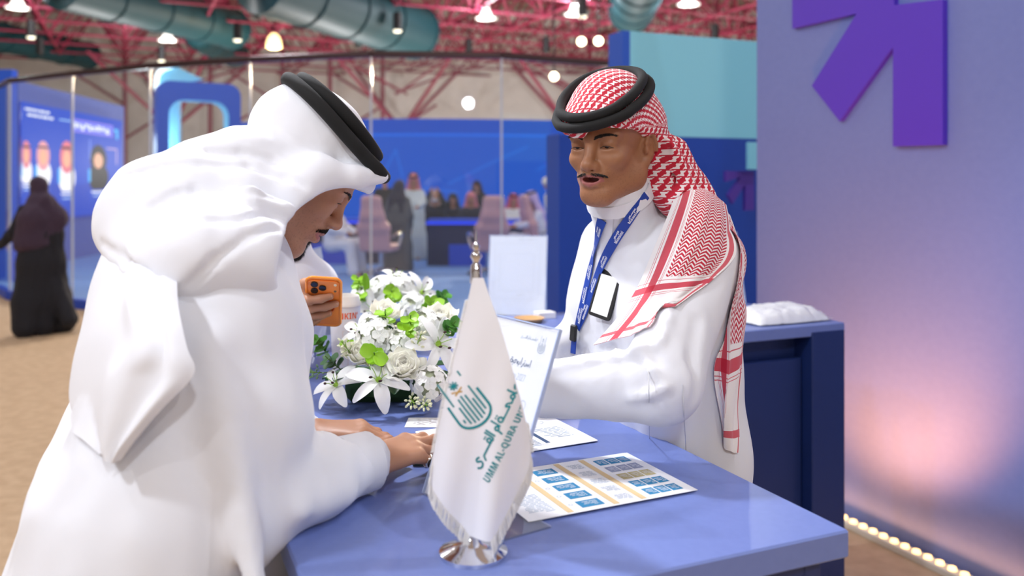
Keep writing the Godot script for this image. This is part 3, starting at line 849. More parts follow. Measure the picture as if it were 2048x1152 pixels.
func attendant() -> void:
	var E := Vector3(0.157, 1.674, -1.625)
	var B := head_axes(Vector3(-0.53, 0, 0.848), 0.13)
	var low := 0.76
	var person := thing("person", "man in white robe and red and white checked headscarf talking across the counter", "person", ctr(0.62, 0.16))
	# skin
	var skin := painted("brown skin", 0.5)
	skin.subsurf_scatter_enabled = true
	skin.subsurf_scatter_strength = 0.08
	var base := lin(150, 102, 72)
	var tint := skin_tint(E, B, base, lin(150, 88, 84), lin(70, 48, 38), 0.006, low)
	var g := Geo.new()
	var head := Field.new()
	head_into(head, E, B, 0.006, low)
	head.mesh_into(g, 0.0019, tint)
	var frame := Field.new()
	var Ls := Vector3(0.37, 1.47, -1.66)
	var Rs := Vector3(0.225, 1.47, -1.97)
	var El := Vector3(0.262, 1.245, -1.50)
	var Wl := Vector3(0.03, 1.225, -1.545)
	var Er := Vector3(0.175, 1.24, -1.95)
	var Wr := Vector3(0.0, 1.19, -1.86)
	var nb := Vector3(0.275, 1.47, -1.80)
	frame.cap(Vector3(0.235, 1.58, -1.73), nb, 0.042, 0.045, 0.02)
	frame.chain([nb, Ls], [0.05, 0.04], 0.03)
	frame.chain([nb, Rs], [0.05, 0.035], 0.03)
	var hip := ctr(0.62, 0.11, 0.95)
	frame.chain([nb, Vector3(0.3, 1.3, -1.82), hip], [0.06, 0.08, 0.08], 0.05)
	for s in [-1.0, 1.0]:
		frame.chain([hip + ALONG * 0.08 * s, ctr(0.62 + 0.09 * s, 0.13, 0.5), ctr(0.62 + 0.09 * s, 0.14, 0.06)], [0.07, 0.055, 0.045], 0.03)
		frame.cap(ctr(0.62 + 0.09 * s, 0.14, 0.045), ctr(0.62 + 0.09 * s, 0.0, 0.035), 0.045, 0.035, 0.02)
	frame.chain([Ls, El, Wl], [0.05, 0.04, 0.03], 0.02)
	frame.chain([Rs, Er, Wr], [0.05, 0.04, 0.03], 0.02)
	frame.mesh_into(g, 0.014, func(_p: Vector3) -> Color: return base)
	var hand := Field.new()
	var hx := (Wl - El).normalized() + Vector3(0, -0.22, 0)
	var hb := Basis(hx.normalized(), Vector3.UP, hx.cross(Vector3.UP)).orthonormalized()
	hand_into(hand, Wl, hb, [[0.5, 0.5, 0.3], [0.55, 0.55, 0.3], [0.6, 0.6, 0.3], [0.6, 0.6, 0.3]], [0.05, 0.0, -0.05, -0.12], [Vector3(0.5, -0.3, 0.8), Vector3(0.8, -0.3, 0.4), Vector3(1, -0.3, 0.1)])
	var hx2 := (Wr - Er).normalized() + Vector3(0, -0.2, 0)
	var hb2 := Basis(hx2.normalized(), Vector3.UP, hx2.cross(Vector3.UP)).orthonormalized()
	hb2.z = -hb2.z
	hand_into(hand, Wr, hb2, [[0.4, 0.5, 0.3], [0.45, 0.5, 0.3], [0.5, 0.5, 0.3], [0.5, 0.5, 0.3]], [0.05, 0.0, -0.05, -0.12], [Vector3(0.5, -0.3, 0.8), Vector3(0.8, -0.3, 0.4), Vector3(1, -0.3, 0.1)])
	hand.mesh_into(g, 0.004, func(_p: Vector3) -> Color: return base)
	part(person, "body", g.mesh(), skin)
	face_parts(person, E, B, 0.006, 11, 1.0, low)

	# robe
	var robe := Field.new()
	for s in [-1.0, 0.0, 1.0]:
		var off: Vector3 = ALONG * s
		robe.chain([Vector3(0.287, 1.42, -1.825) + off * 0.1, Vector3(0.297, 1.33, -1.83) + off * 0.115, Vector3(0.305, 1.2, -1.835) + off * 0.105, ctr(0.62, 0.105, 1.05) + off * 0.11, ctr(0.62, 0.13, 0.6) + off * 0.13, ctr(0.62, 0.14, 0.12) + off * 0.16], [0.085, 0.105, 0.104, 0.092, 0.1, 0.11], 0.07)
	robe.chain([Vector3(0.27, 1.475, -1.79), Ls + Vector3(-0.005, -0.03, 0)], [0.07, 0.07], 0.05)
	robe.chain([Vector3(0.27, 1.475, -1.79), Rs + Vector3(0.005, -0.02, 0)], [0.07, 0.062], 0.05)
	robe.chain([Ls + Vector3(0, -0.02, 0), El, Wl + Vector3(0.03, 0, 0)], [0.075, 0.066, 0.052], 0.03)
	robe.chain([Rs + Vector3(0, -0.02, 0), Er, Wr + Vector3(0.02, 0, 0)], [0.064, 0.058, 0.048], 0.03)
	robe.cap(Vector3(0.248, 1.49, -1.765), Vector3(0.216, 1.577, -1.714), 0.068, 0.064, 0.012)
	# folds at the crook of the arm and down the side
	for q in [[[1335, 790, 1.52], [1250, 800, 1.5], 0.012], [[1418, 640, 1.62], [1430, 900, 1.66], 0.02]]:
		robe.cap(at(q[0][0], q[0][1], q[0][2]), at(q[1][0], q[1][1], q[1][2]), q[2], q[2] * 0.8, 0.03)
	for cr in [[[1090, 738], [1180, 722], [1290, 704], [1318, 690]], [[1318, 690], [1335, 640], [1352, 560]], [[1296, 712], [1312, 735], [1330, 752]], [[1322, 700], [1338, 728], [1342, 762]], [[1285, 690], [1262, 700], [1240, 702]], [[1345, 770], [1300, 790], [1262, 796]]]:
		var line := []
		var rad := []
		for q in cr:
			line.append(onto(robe, q[0], q[1], 1.1, 0.002)[0])
			rad.append(0.0045)
		robe.chain(line, rad, 0.018)
	for cr in [[[1300, 702], [1322, 722], [1334, 745]], [[1328, 690], [1344, 725], [1348, 765]], [[1250, 690], [1225, 700], [1200, 702]], [[1395, 640], [1385, 720], [1392, 800]], [[1170, 700], [1150, 706], [1130, 706]]]:
		var line := []
		var rad := []
		for q in cr:
			line.append(onto(robe, q[0], q[1], 1.1, 0.0)[0])
			rad.append(0.004)
		robe.chain(line, rad, 0.02, true)
	robe.wave = FastNoiseLite.new()
	robe.wave.seed = 3
	robe.wave.frequency = 1.0
	robe.wave.fractal_octaves = 2
	robe.wave_by = 0.004
	robe.wave_scale = Vector3(13, 5, 13)
	var white := cloth("white robe cotton", rgb8(224, 225, 231), 0.015, 420.0)
	part(person, "robe", meshed(robe, 0.0075), white, "white long-sleeved robe")
	# stand collar, placket and seams
	var cg := Geo.new()
	var crow := []
	for i in 5:
		var line := PackedVector3Array()
		var mid := Vector3(0.240, 1.512, -1.752).lerp(Vector3(0.212, 1.588, -1.709), 0.72 + 0.28 * i / 4.0)
		var ax := (Vector3(0.212, 1.588, -1.709) - Vector3(0.240, 1.512, -1.752)).normalized()
		var x := ax.cross(Vector3(-0.6, 0, 0.8)).normalized()
		var z := x.cross(ax)
		for j in 33:
			var a := TAU * j / 32.0
			line.append(mid + x * cos(a) * (0.069 - 0.004 * i / 4.0) + z * sin(a) * (0.07 - 0.004 * i / 4.0))
		crow.append(line)
	part(person, "collar", cg.cloth(crow, 0.003).mesh(), white, "white stand collar")
	var seam := mat("robe seam thread", rgb8(206, 206, 210), 0.8)
	var lines := [[[1228, 432], [1224, 470], [1212, 520]], [[1297, 742], [1298, 800], [1299, 880]], [[1365, 770], [1368, 830], [1372, 900]]]
	for ln in lines:
		var pts := PackedVector3Array()
		for q in ln:
			pts.append(onto(robe, q[0], q[1], 1.2, 0.0004)[0])
		part(person, "seam", Geo.new().tube(curve(pts, 6), floats([0.0009]), 5).mesh(), seam)

	# headscarf: close cap, folds at the nape, a wide end over the near shoulder, a tail behind
	var skull := E + B * Vector3(0, 0.035, -0.086)
	var cap := Field.new()
	cap.ell(skull + B * Vector3(0, 0.006, -0.004), Vector3(0.087, 0.1, 0.112), B, 0.02)
	cap.ell(E + B * Vector3(0, 0.045, -0.01), Vector3(0.073, 0.03, 0.042), B, 0.03)
	cap.chain([E + B * Vector3(0.04, 0.02, -0.13), E + B * Vector3(0.05, -0.06, -0.15), at(1352, 398, 1.70)], [0.05, 0.042, 0.04], 0.04)
	cap.chain([E + B * Vector3(-0.03, 0.02, -0.14), E + B * Vector3(-0.005, -0.07, -0.17), Vector3(0.31, 1.53, -1.86)], [0.05, 0.045, 0.05], 0.04)
	# rolled edge beside the face
	cap.chain([at(1338, 284, 1.67), at(1340, 302, 1.665), at(1330, 345, 1.655), at(1327, 385, 1.645)], [0.011, 0.014, 0.017, 0.017], 0.012)
	cap.chain([at(1352, 300, 1.72), at(1385, 380, 1.73), at(1430, 440, 1.72)], [0.025, 0.03, 0.03], 0.03)
	cap.chain([at(1340, 296, 1.655), at(1348, 330, 1.65), at(1352, 380, 1.65)], [0.011, 0.014, 0.016], 0.007)
	cap.chain([at(1352, 310, 1.665), at(1375, 370, 1.665), at(1412, 410, 1.66)], [0.012, 0.014, 0.013], 0.007)
	cap.chain([at(1370, 340, 1.69), at(1410, 385, 1.69), at(1442, 430, 1.68)], [0.014, 0.016, 0.014], 0.01)
	# forehead peak
	cap.cap(E + B * Vector3(-0.02, 0.036, 0.022), E + B * Vector3(-0.006, 0.028, 0.024), 0.012, 0.006, 0.012)
	cap.ell(E + B * Vector3(0, -0.07, 0.03), Vector3(0.6, 0.1, 0.1), B, 0.006, true)
	cap.ell(E + B * Vector3(0, -0.07, -0.018), Vector3(0.6, 0.094, 0.092), B, 0.006, true)
	cap.ell(E + B * Vector3(0, -0.02, -0.02), Vector3(0.079, 0.075, 0.07), B, 0.004, true)
	cap.ell(E + B * Vector3(0.088, -0.026, -0.085), Vector3(0.035, 0.034, 0.026), B, 0.006, true)
	# brim rolled low over the far brow, with a peak
	cap.chain([E + B * Vector3(-0.062, 0.034, -0.02), E + B * Vector3(-0.046, 0.03, 0.016), E + B * Vector3(-0.026, 0.025, 0.028), E + B * Vector3(-0.01, 0.024, 0.031), E + B * Vector3(0.004, 0.038, 0.03)], [0.009, 0.009, 0.009, 0.008, 0.008], 0.01)
	var crown := E + B * Vector3(0, 0.06, -0.09)
	var binv := B.inverse()
	var wrap := func(p: Vector3) -> Vector2:
		var q: Vector3 = binv * (p - crown)
		var flat := Vector2(q.x, q.z)
		var arc := atan2(flat.length(), q.y + 0.03) * 0.1
		# below the temples the cloth hangs flat
		if q.y < -0.035:
			return Vector2(p.x * 0.9 - p.z * 0.5, -p.y)
		return flat.normalized() * arc
	var scarf := part(person, "headscarf", meshed(cap, 0.004, null, wrap), scarf_mat("red checked scarf", scarf_dome_texture(), Vector3(9.0, 9.0, 9.0)), "red and white checked headscarf")
	var net := [[[1352, 385, 1.68], [1385, 374, 1.665], [1420, 384, 1.66], [1452, 410, 1.68]],
		[[1338, 425, 1.645], [1374, 415, 1.60], [1418, 422, 1.585], [1460, 452, 1.63]],
		[[1306, 500, 1.63], [1350, 488, 1.565], [1404, 488, 1.545], [1460, 512, 1.60]],
		[[1276, 572, 1.63], [1320, 560, 1.56], [1372, 556, 1.53], [1432, 552, 1.56]],
		[[1240, 630, 1.62], [1290, 614, 1.56], [1335, 604, 1.52], [1378, 596, 1.53]],
		[[1188, 690, 1.62], [1240, 676, 1.57], [1274, 668, 1.53], [1300, 655, 1.51]]]
	var rows := []
	for r in net:
		var line := PackedVector3Array()
		for q in r:
			line.append(at(q[0], q[1], q[2]))
		rows.append(line)
	rows = finer(rows, 10, 14)
	for i in rows.size():
		for j in rows[i].size():
			var w := 0.0025 * sin(j * 0.55 + i * 0.08) * minf(1.0, i / 12.0)
			rows[i][j] = off_body(robe, rows[i][j] + Vector3(0.3, 0.2, 0.9) * w, 0.006)
	var panel_mat := scarf_mat("red herringbone scarf end", scarf_panel_texture(), Vector3.ONE, false)
	part(person, "scarf_end", Geo.new().cloth(rows, 0.002).mesh(), panel_mat, "herringbone end of the scarf over the near shoulder")
	var tail := [[[1395, 398, 1.70], [1432, 396, 1.69], [1462, 430, 1.71]],
		[[1432, 470, 1.66], [1466, 478, 1.64], [1476, 490, 1.70]],
		[[1436, 560, 1.63], [1472, 545, 1.60], [1480, 560, 1.69]],
		[[1440, 640, 1.62], [1462, 632, 1.59], [1482, 640, 1.68]],
		[[1428, 730, 1.61], [1462, 742, 1.60], [1478, 720, 1.66]],
		[[1440, 820, 1.62], [1456, 812, 1.60], [1470, 800, 1.66]],
		[[1446, 890, 1.63], [1455, 900, 1.62], [1462, 905, 1.65]]]
	var trow := []
	for r in tail:
		var line := PackedVector3Array()
		for q in r:
			line.append(at(q[0], q[1], q[2]))
		trow.append(line)
	trow = finer(trow, 9, 12)
	for i in trow.size():
		for j in trow[i].size():
			trow[i][j] = off_body(robe, trow[i][j] + Vector3(0.8, 0, 0.5) * 0.005 * sin(j * 0.5 + i * 0.12), 0.006)
	part(person, "scarf_tail", Geo.new().cloth(trow, 0.002).mesh(), panel_mat, "striped tail of the scarf hanging behind the robe")
	head_cord(person, E + B * Vector3(0, 0.089, -0.072), Vector3(-0.3, 0.84, 0.45).normalized(), B, 0.083, 0.094, 0.0098, cap)

	# lanyard and badge
	var ly := thing("lanyard", "royal blue printed lanyard with a black buckle around the attendant's neck", "lanyard", onto(robe, 1185, 560, 1.2)[0])
	var blue := mat("royal blue ribbon", rgb8(14, 60, 158), 0.6)
	var a1 := []
	for q in [[1290, 390], [1263, 428], [1236, 470], [1210, 520], [1190, 570], [1172, 622], [1158, 655]]:
		a1.append(onto(robe, q[0], q[1], 1.2, 0.004))
	var a2 := []
	for q in [[1206, 438], [1200, 460], [1192, 500], [1182, 545], [1172, 590], [1163, 630], [1157, 655]]:
		a2.append(onto(robe, q[0], q[1], 1.2, 0.004))
	part(ly, "strap", strap(a1, 0.02, 0.0016).mesh(), blue)
	part(ly, "strap", strap(a2, 0.02, 0.0016).mesh(), blue)
	var bx: Array = onto(robe, 1156, 666, 1.2, 0.012)
	var bb := looking(bx[1])
	part(ly, "buckle", Geo.new().box(bx[0], Vector3(0.022, 0.036, 0.008), bb, 0.003).mesh(), mat("black plastic", rgb8(20, 20, 22), 0.5))
	part(ly, "strap_end", Geo.new().box(bx[0] + Vector3(0, -0.03, 0), Vector3(0.018, 0.03, 0.003), bb, 0.001).mesh(), blue)
	# white print on the ribbon
	var ink := Geo.new()
	for a in [a1, a2]:
		for i in range(1, a.size() - 1):
			var p: Vector3 = a[i][0]
			var n: Vector3 = a[i][1]
			var fwd: Vector3 = ((a[i - 1][0] as Vector3) - (a[i + 1][0] as Vector3)).normalized()
			var side := n.cross(fwd).normalized()
			var place := func(q: Vector2) -> Array: return [p + n * 0.0016 + fwd * q.x + side * q.y, n]
			write_on(ink, "Mawsimi", 0.0062, Vector2(0.0, -0.004), place, true)
			arabic(ink, "mawsimi", 0.0048, Vector2(0.0, 0.002), 0.0011, place)
	part(ly, "print", ink.mesh(), mat("white print", rgb8(235, 238, 245), 0.7))
	var bp: Array = onto(robe, 1216, 590, 1.2, 0.006)
	var badge := thing("badge", "white card in a black badge holder on the attendant's chest", "badge", bp[0])
	var gb := looking((bp[1] as Vector3) + Vector3(0, 0.1, 0.35))
	gb = gb * Basis(Vector3.BACK, -0.12)
	part(badge, "holder", Geo.new().slab(bp[0], rounded_rect(Rect2(-0.032, -0.05, 0.064, 0.1), 0.008), gb, 0.005).mesh(), mat("black plastic", rgb8(20, 20, 22), 0.5))
	part(badge, "card", Geo.new().box((bp[0] as Vector3) + gb.z * 0.003 - gb.y * 0.002, Vector3(0.05, 0.082, 0.001), gb).mesh(), mat("card paper", rgb8(236, 236, 232), 0.6))

func face_parts(person: Node3D, E: Vector3, B: Basis, gape: float, rng_seed: int, full: float, low := 0.9) -> void:
	var hair := mat("black hair", rgb8(24, 18, 16), 0.6)
	for s in [-1.0, 1.0]:
		part(person, "eyebrow", eyebrow(E, B, s, rng_seed + int(s)), hair)
		var eye := part(person, "eye", Geo.new().lathe(E + B * Vector3(0.031 * s, -0.001, -0.0005), PackedVector2Array([Vector2(0, -0.0118), Vector2(0.006, -0.01), Vector2(0.0102, -0.006), Vector2(0.0118, 0), Vector2(0.0102, 0.006), Vector2(0.006, 0.0102), Vector2(0, 0.0118)]), 20, B * Vector3(0, -0.6, 1)).mesh(), mat("eye white", rgb8(214, 206, 198), 0.2))
		part(eye, "iris", Geo.new().lathe(E + B * Vector3(0.031 * s, -0.001, -0.0005), PackedVector2Array([Vector2(0.0068, 0.0103), Vector2(0.0035, 0.0122), Vector2(0, 0.0126)]), 16, B * Vector3(-0.1 * s, -0.62, 1)).mesh(), mat("dark iris", rgb8(28, 18, 14), 0.15))
		var lash := PackedVector3Array()
		for i in 9:
			var t := (i - 4) / 4.0
			lash.append(E + B * Vector3(0.031 * s + 0.014 * t, -0.0044 - 0.0034 * t * t, 0.0160 - 0.0062 * t * t))
		part(person, "eyelash", Geo.new().tube(lash, floats([0.0007]), 5).mesh(), hair)
	if full > 0.0:
		part(person, "moustache", moustache(E, B, rng_seed + 7, gape, full, low), hair)
	if gape > 0.0:
		var tg := Geo.new()
		for i in 6:
			tg.box(E + B * Vector3((i - 2.5) * 0.0052, -0.045 - 0.0195 * low - gape * 0.15, 0.0165 - absf(i - 2.5) * 0.0012), Vector3(0.005, 0.005, 0.003), B, 0.001)
		part(person, "teeth", tg.mesh(), mat("teeth", rgb8(226, 216, 200), 0.3))
		part(person, "mouth_lining", Geo.new().lathe(E + B * Vector3(0, -0.045 - 0.025 * low - gape * 0.5, 0.006), PackedVector2Array([Vector2(0, -0.006), Vector2(0.016, 0.0), Vector2(0.014, 0.004), Vector2(0, 0.005)]), 16, B * Vector3(0, 0, 1)).mesh(), mat("mouth lining", rgb8(96, 40, 44), 0.5))

# double black cord round the crown
func head_cord(person: Node3D, mid: Vector3, up: Vector3, B: Basis, rx: float, rz: float, r: float, F: Field = null) -> void:
	var x := (B.x - up * B.x.dot(up)).normalized()
	var z := x.cross(up)
	var black := cloth("black head cord wool", rgb8(6, 6, 7), 0.012, 500.0, 0.1)
	var all := PackedInt32Array(range(F.kind.size())) if F else PackedInt32Array()
	for k in 2:
		var reach := PackedFloat32Array()
		for i in 48:
			var a := TAU * i / 48.0
			var d := x * cos(a) * rx + z * sin(a) * rz
			var far := d.length() * (1.0 + 0.03 * (1 - k))
			if F:
				# lie on the scarf
				far = 0.05
				while far < 0.13 and F.eval(mid + up * (r * 1.75 * k) + d.normalized() * far, all) < r * 0.75:
					far += 0.0015
			reach.append(far)
		var ring := PackedVector3Array()
		for i in 48:
			var a := TAU * i / 48.0
			var d := (x * cos(a) * rx + z * sin(a) * rz).normalized()
			var even := 0.0
			for q in range(-4, 5):
				even += reach[(i + q + 48) % 48] / 9.0
			ring.append(mid + d * maxf(even, reach[i] - 0.002) + up * ((r * 1.75) * k + 0.003 * sin(a * 2.0 + k)))
		part(person, "head_cord", Geo.new().tube(ring, floats([r]), 14, true).mesh(), black)

# ------------------------------------------------------------------ pen strokes of the Arabic lines and of the emblem; one unit is the height of a letter
func ring2(c: Vector2, r: float, n := 10) -> PackedVector2Array:
	var out := PackedVector2Array()
	for i in n + 1:
		out.append(c + Vector2(cos(TAU * i / n), sin(TAU * i / n)) * r)
	return out

func arabic_lines(word: String) -> Array:
	var V := func(a: Array) -> PackedVector2Array:
		var o := PackedVector2Array()
		for i in range(0, a.size(), 2):
			o.append(Vector2(a[i], a[i + 1]))
		return o
	if word == "university":   # jami'at umm al-qura
		return [V.call([6.2, 0.55, 5.6, 0.74, 5.0, 0.5, 5.35, 0.12, 4.6, 0.0]), V.call([5.35, -0.32, 5.3, -0.36]), V.call([4.6, 0, 4.5, 0.3, 4.5, 1.3]),
			ring2(Vector2(4.0, 0.26), 0.27), V.call([3.8, 0.05, 3.2, 0.0]), V.call([3.2, 0.0, 2.9, 0.5, 2.5, 0.5, 2.75, 0.05, 2.4, 0.0, 1.0, 0.0]), ring2(Vector2(0.75, 0.3), 0.32), V.call([0.6, 0.95, 0.56, 0.98]), V.call([0.92, 0.95, 0.96, 0.98]),
			V.call([0.0, 0.0, 0.0, 1.3]), ring2(Vector2(-0.45, 0.2), 0.25), V.call([-0.6, 0.0, -0.75, -0.7]),
			V.call([-1.4, 0, -1.4, 1.3]), V.call([-1.75, 1.3, -1.75, 0.1, -2.1, 0.0]), ring2(Vector2(-2.3, 0.36), 0.26), V.call([-2.2, 0.95, -2.16, 0.98]), V.call([-2.45, 0.95, -2.49, 0.98]), V.call([-2.3, 0.05, -4.2, 0.0, -4.5, -0.12, -4.75, -0.5]),
			V.call([-5.0, 0.4, -5.4, 0.55, -5.65, 0.3, -5.3, 0.0, -5.35, -0.35, -5.9, -0.5, -6.3, -0.15])]
	if word == "mawsimi":
		return [ring2(Vector2(2.6, 0.25), 0.28), V.call([2.4, 0.0, 2.0, 0.0]), ring2(Vector2(1.7, 0.25), 0.26), V.call([1.6, 0.0, 1.4, -0.5]), V.call([1.1, 0.4, 1.0, 0, 0.7, 0.35, 0.5, 0, 0.2, 0.4, 0.0, 0, -0.6, 0]), ring2(Vector2(-0.9, 0.25), 0.26), V.call([-1.1, 0.0, -1.8, 0.3, -1.5, -0.4, -2.4, -0.3])]
	if word == "strategy":     # istratijiyat, in front of the name
		return [V.call([4.2, 0, 4.2, 1.3]), V.call([3.8, 0.5, 3.7, 0, 3.45, 0.4, 3.2, 0, 2.95, 0.45, 2.8, 0, 2.4, 0.0, 2.3, 0.55]), V.call([2.3, 0.9, 2.34, 0.92]), V.call([2.0, 0.3, 1.9, -0.1, 1.6, -0.4]), V.call([1.3, 0, 1.3, 1.3]),
			V.call([0.9, 0.5, 0.8, 0, 0.4, 0.0, 0.3, 0.5, 0.1, 0.0]), V.call([0.1, 0, -0.3, 0.6, -0.9, 0.5, -0.5, 0.1, -1.1, 0, -1.3, 0.4, -1.5, 0]), ring2(Vector2(-1.9, 0.28), 0.3), V.call([-1.75, 0.9, -1.7, 0.92]), V.call([-2.05, 0.9, -2.0, 0.92]), V.call([0.5, -0.35, 0.54, -0.35]), V.call([-1.3, -0.35, -1.25, -0.35])]
	# a short word of body text
	return [V.call([1.2, 0.0, 1.2, 1.1]), V.call([0.8, 0.6, 0.6, 0.0, 0.2, 0.4, 0.0, 0.0, -0.4, 0.5, -0.6, 0.0, -1.2, 0.0, -1.3, 0.5])]

func arabic(g: Geo, word: String, high: float, mid: Vector2, pen: float, place: Callable) -> void:
	for ln: PackedVector2Array in arabic_lines(word):
		var pts := PackedVector2Array()
		for q in ln:
			pts.append(mid + q * high)
		if pts.size() > 2:
			pts = curve2(pts, 3)
		g.stroke(pts, pen, place)

# emblem: cupped lines under a palm and crossed swords; high is its full height
func emblem(g: Geo, gold: Geo, high: float, mid: Vector2, place: Callable) -> void:
	var k := high / 700.0
	var P := func(x: float, y: float) -> Vector2: return mid + Vector2(x - 1412.0, 565.0 - y) * k
	var cup := PackedVector2Array([P.call(1195, 520), P.call(1195, 640), P.call(1195, 740)])
	for i in 13:
		var a := PI + PI * i / 12.0
		cup.append(P.call(1412 + cos(a) * 217, 745 - sin(a) * 150))
	cup.append_array(PackedVector2Array([P.call(1629, 640), P.call(1629, 520)]))
	g.stroke(cup, 30 * k, place)
	for q in [[1262, 225, 770], [1312, 590, 815], [1362, 505, 835], [1412, 487, 840], [1463, 505, 835], [1513, 590, 815], [1563, 225, 770]]:
		g.stroke(PackedVector2Array([P.call(q[0], q[1]), P.call(q[0], (q[1] + q[2]) * 0.5), P.call(q[0], q[2])]), 22 * k, place)
	for i in 8:
		var a := TAU * i / 8.0 + 0.39
		g.stroke(PackedVector2Array([P.call(1412, 345), P.call(1412 + cos(a) * 55, 340 - sin(a) * 45)]), 18 * k, place)
	gold.stroke(PackedVector2Array([P.call(1340, 400), P.call(1460, 445)]), 16 * k, place)
	gold.stroke(PackedVector2Array([P.call(1485, 400), P.call(1365, 445)]), 16 * k, place)

# ------------------------------------------------------------------ the man leaning on the counter
func leaning_man() -> void:
	var E := Vector3(-0.322, 1.575, -1.55)
	var B := head_axes(Vector3(0.97, 0, -0.24), 0.72)
	var person := thing("person", "man in white robe and white headscarf leaning over the counter with both hands on it", "person", Vector3(-0.56, 0, -1.18))
	var skin := painted("tan skin", 0.5)
	skin.subsurf_scatter_enabled = true
	skin.subsurf_scatter_strength = 0.08
	var base := lin(178, 128, 100)
	var g := Geo.new()
	var head := Field.new()
	head_into(head, E, B, 0.0, 1.12)
	head.mesh_into(g, 0.0021, skin_tint(E, B, base, lin(164, 100, 94), lin(80, 56, 46), 0.0, 1.12))
	var far := B.x   # his left, away from the lens
	var Rs := Vector3(-0.42, 1.40, -1.26)
	var Lsh := Vector3(-0.57, 1.41, -1.57)
	var Re := at(470, 1036, 1.17)
	var Rw := at(736, 922, 1.37)
	var Le := Vector3(-0.50, 1.15, -1.52)
	var Lw := at(628, 878, 1.585)
	var nb := Vector3(-0.45, 1.49, -1.45)
	var frame := Field.new()
	frame.cap(E + B * Vector3(0, -0.1, -0.09), nb + Vector3(-0.02, -0.03, 0), 0.045, 0.045, 0.02)
	frame.chain([nb + Vector3(-0.02, -0.03, 0), Rs], [0.045, 0.045], 0.03)
	frame.chain([nb + Vector3(-0.02, -0.03, 0), Lsh], [0.045, 0.045], 0.03)
	frame.chain([nb + Vector3(-0.03, -0.05, 0), Vector3(-0.52, 1.28, -1.33), Vector3(-0.55, 0.95, -1.19)], [0.06, 0.085, 0.1], 0.04)
	for s in [-1.0, 1.0]:
		var o: Vector3 = Vector3(-0.423, 0, -0.906) * 0.1 * s
		frame.chain([Vector3(-0.55, 0.95, -1.19) + o, Vector3(-0.58, 0.5, -1.17) + o, Vector3(-0.6, 0.06, -1.16) + o], [0.085, 0.06, 0.045], 0.03)
		frame.cap(Vector3(-0.6, 0.045, -1.16) + o, Vector3(-0.46, 0.035, -1.22) + o, 0.045, 0.035, 0.02)
	frame.chain([Rs, Re, Rw], [0.048, 0.04, 0.028], 0.02)
	frame.chain([Lsh, Le, Lw], [0.048, 0.04, 0.028], 0.02)
	frame.mesh_into(g, 0.014, func(_p: Vector3) -> Color: return base)
	# near hand: palm down, fingers out to the right, little finger towards the lens
	var hand := Field.new()
	var HB := hand_axes(Vector3(0.7, 0.02, -0.68), Vector3(-0.15, 0.9, 0.42), true)
	var j1 := hand_into(hand, Rw, HB, [[0.2, 0.45, 0.3], [0.1, 0.5, 0.3], [0.25, 0.55, 0.3], [0.5, 0.4, 0.2]], [0.08, 0.0, -0.12, -0.38], [Vector3(0.75, -0.45, 0.5), Vector3(0.95, -0.3, 0.2), Vector3(1, -0.2, 0.0)])
	# far hand: thumb and forefinger make a loop against the other hand
	var HB2 := hand_axes(Vector3(0.93, 0.06, 0.1), Vector3(-0.1, 0.9, 0.1), false)
	var j2 := hand_into(hand, Lw + Vector3(0, 0.012, 0), HB2, [[0.35, 0.7, 0.35], [0.35, 0.75, 0.35], [0.45, 0.7, 0.3], [0.5, 0.7, 0.3]], [0.05, 0.0, -0.03, -0.08], [Vector3(0.6, -0.45, 0.66), Vector3(0.92, -0.2, 0.3), Vector3(1, 0.0, -0.05)])
	hand.mesh_into(g, 0.0028, func(_p: Vector3) -> Color: return base)
	part(person, "body", g.mesh(), skin)
	face_parts(person, E, B, 0.0, 31, 1.1, 1.12)
	for j in [j1, j2]:
		for i in 4:
			part(person, "fingernail", nail(j[i]), mat("fingernail", rgb8(214, 172, 152), 0.35))
	# silver ring with a dark stone on the little finger
	var lf: Array = j1[3]
	var rp: Vector3 = (lf[0] as Vector3).lerp(lf[1], 0.62)
	var rd: Vector3 = ((lf[1] as Vector3) - (lf[0] as Vector3)).normalized()
	var ring := thing("finger_ring", "silver ring with an oval black stone on the little finger", "ring", rp)
	var band := PackedVector3Array()
	var bx := rd.cross(Vector3.UP).normalized()
	var by := bx.cross(rd)
	for i in 20:
		var a := TAU * i / 20.0
		band.append(rp + (bx * cos(a) + by * sin(a)) * 0.0098)
	part(ring, "band", Geo.new().tube(band, floats([0.0026]), 8, true).mesh(), mat("silver", rgb8(214, 210, 204), 0.2, 1.0))
	var face := (Vector3(0.05, 0.25, 1.0) - rd * Vector3(0.05, 0.25, 1.0).dot(rd)).normalized()
	part(ring, "setting", Geo.new().lathe(rp + face * 0.0098, PackedVector2Array([Vector2(0.0, 0), Vector2(0.0092, 0), Vector2(0.0088, 0.004), Vector2(0.0075, 0.0042)]), 20, face).mesh(), mat("silver", rgb8(214, 210, 204), 0.2, 1.0))
	part(ring, "stone", Geo.new().lathe(rp + face * 0.0125, PackedVector2Array([Vector2(0.0078, 0), Vector2(0.006, 0.0022), Vector2(0.0, 0.0034)]), 20, face).mesh(), mat("black stone", rgb8(22, 12, 16), 0.08))

	# robe
	var robe := Field.new()
	for s in [-1.0, 0.0, 1.0]:
		var off: Vector3 = Vector3(-0.423, 0, -0.906) * s
		robe.chain([Vector3(-0.49, 1.385, -1.40) + off * 0.12, Vector3(-0.525, 1.27, -1.34) + off * 0.125, Vector3(-0.545, 1.12, -1.26) + off * 0.11, Vector3(-0.56, 0.95, -1.2) + off * 0.11, Vector3(-0.58, 0.5, -1.17) + off * 0.13, Vector3(-0.59, 0.1, -1.17) + off * 0.16], [0.10, 0.118, 0.13, 0.14, 0.13, 0.13], 0.07)
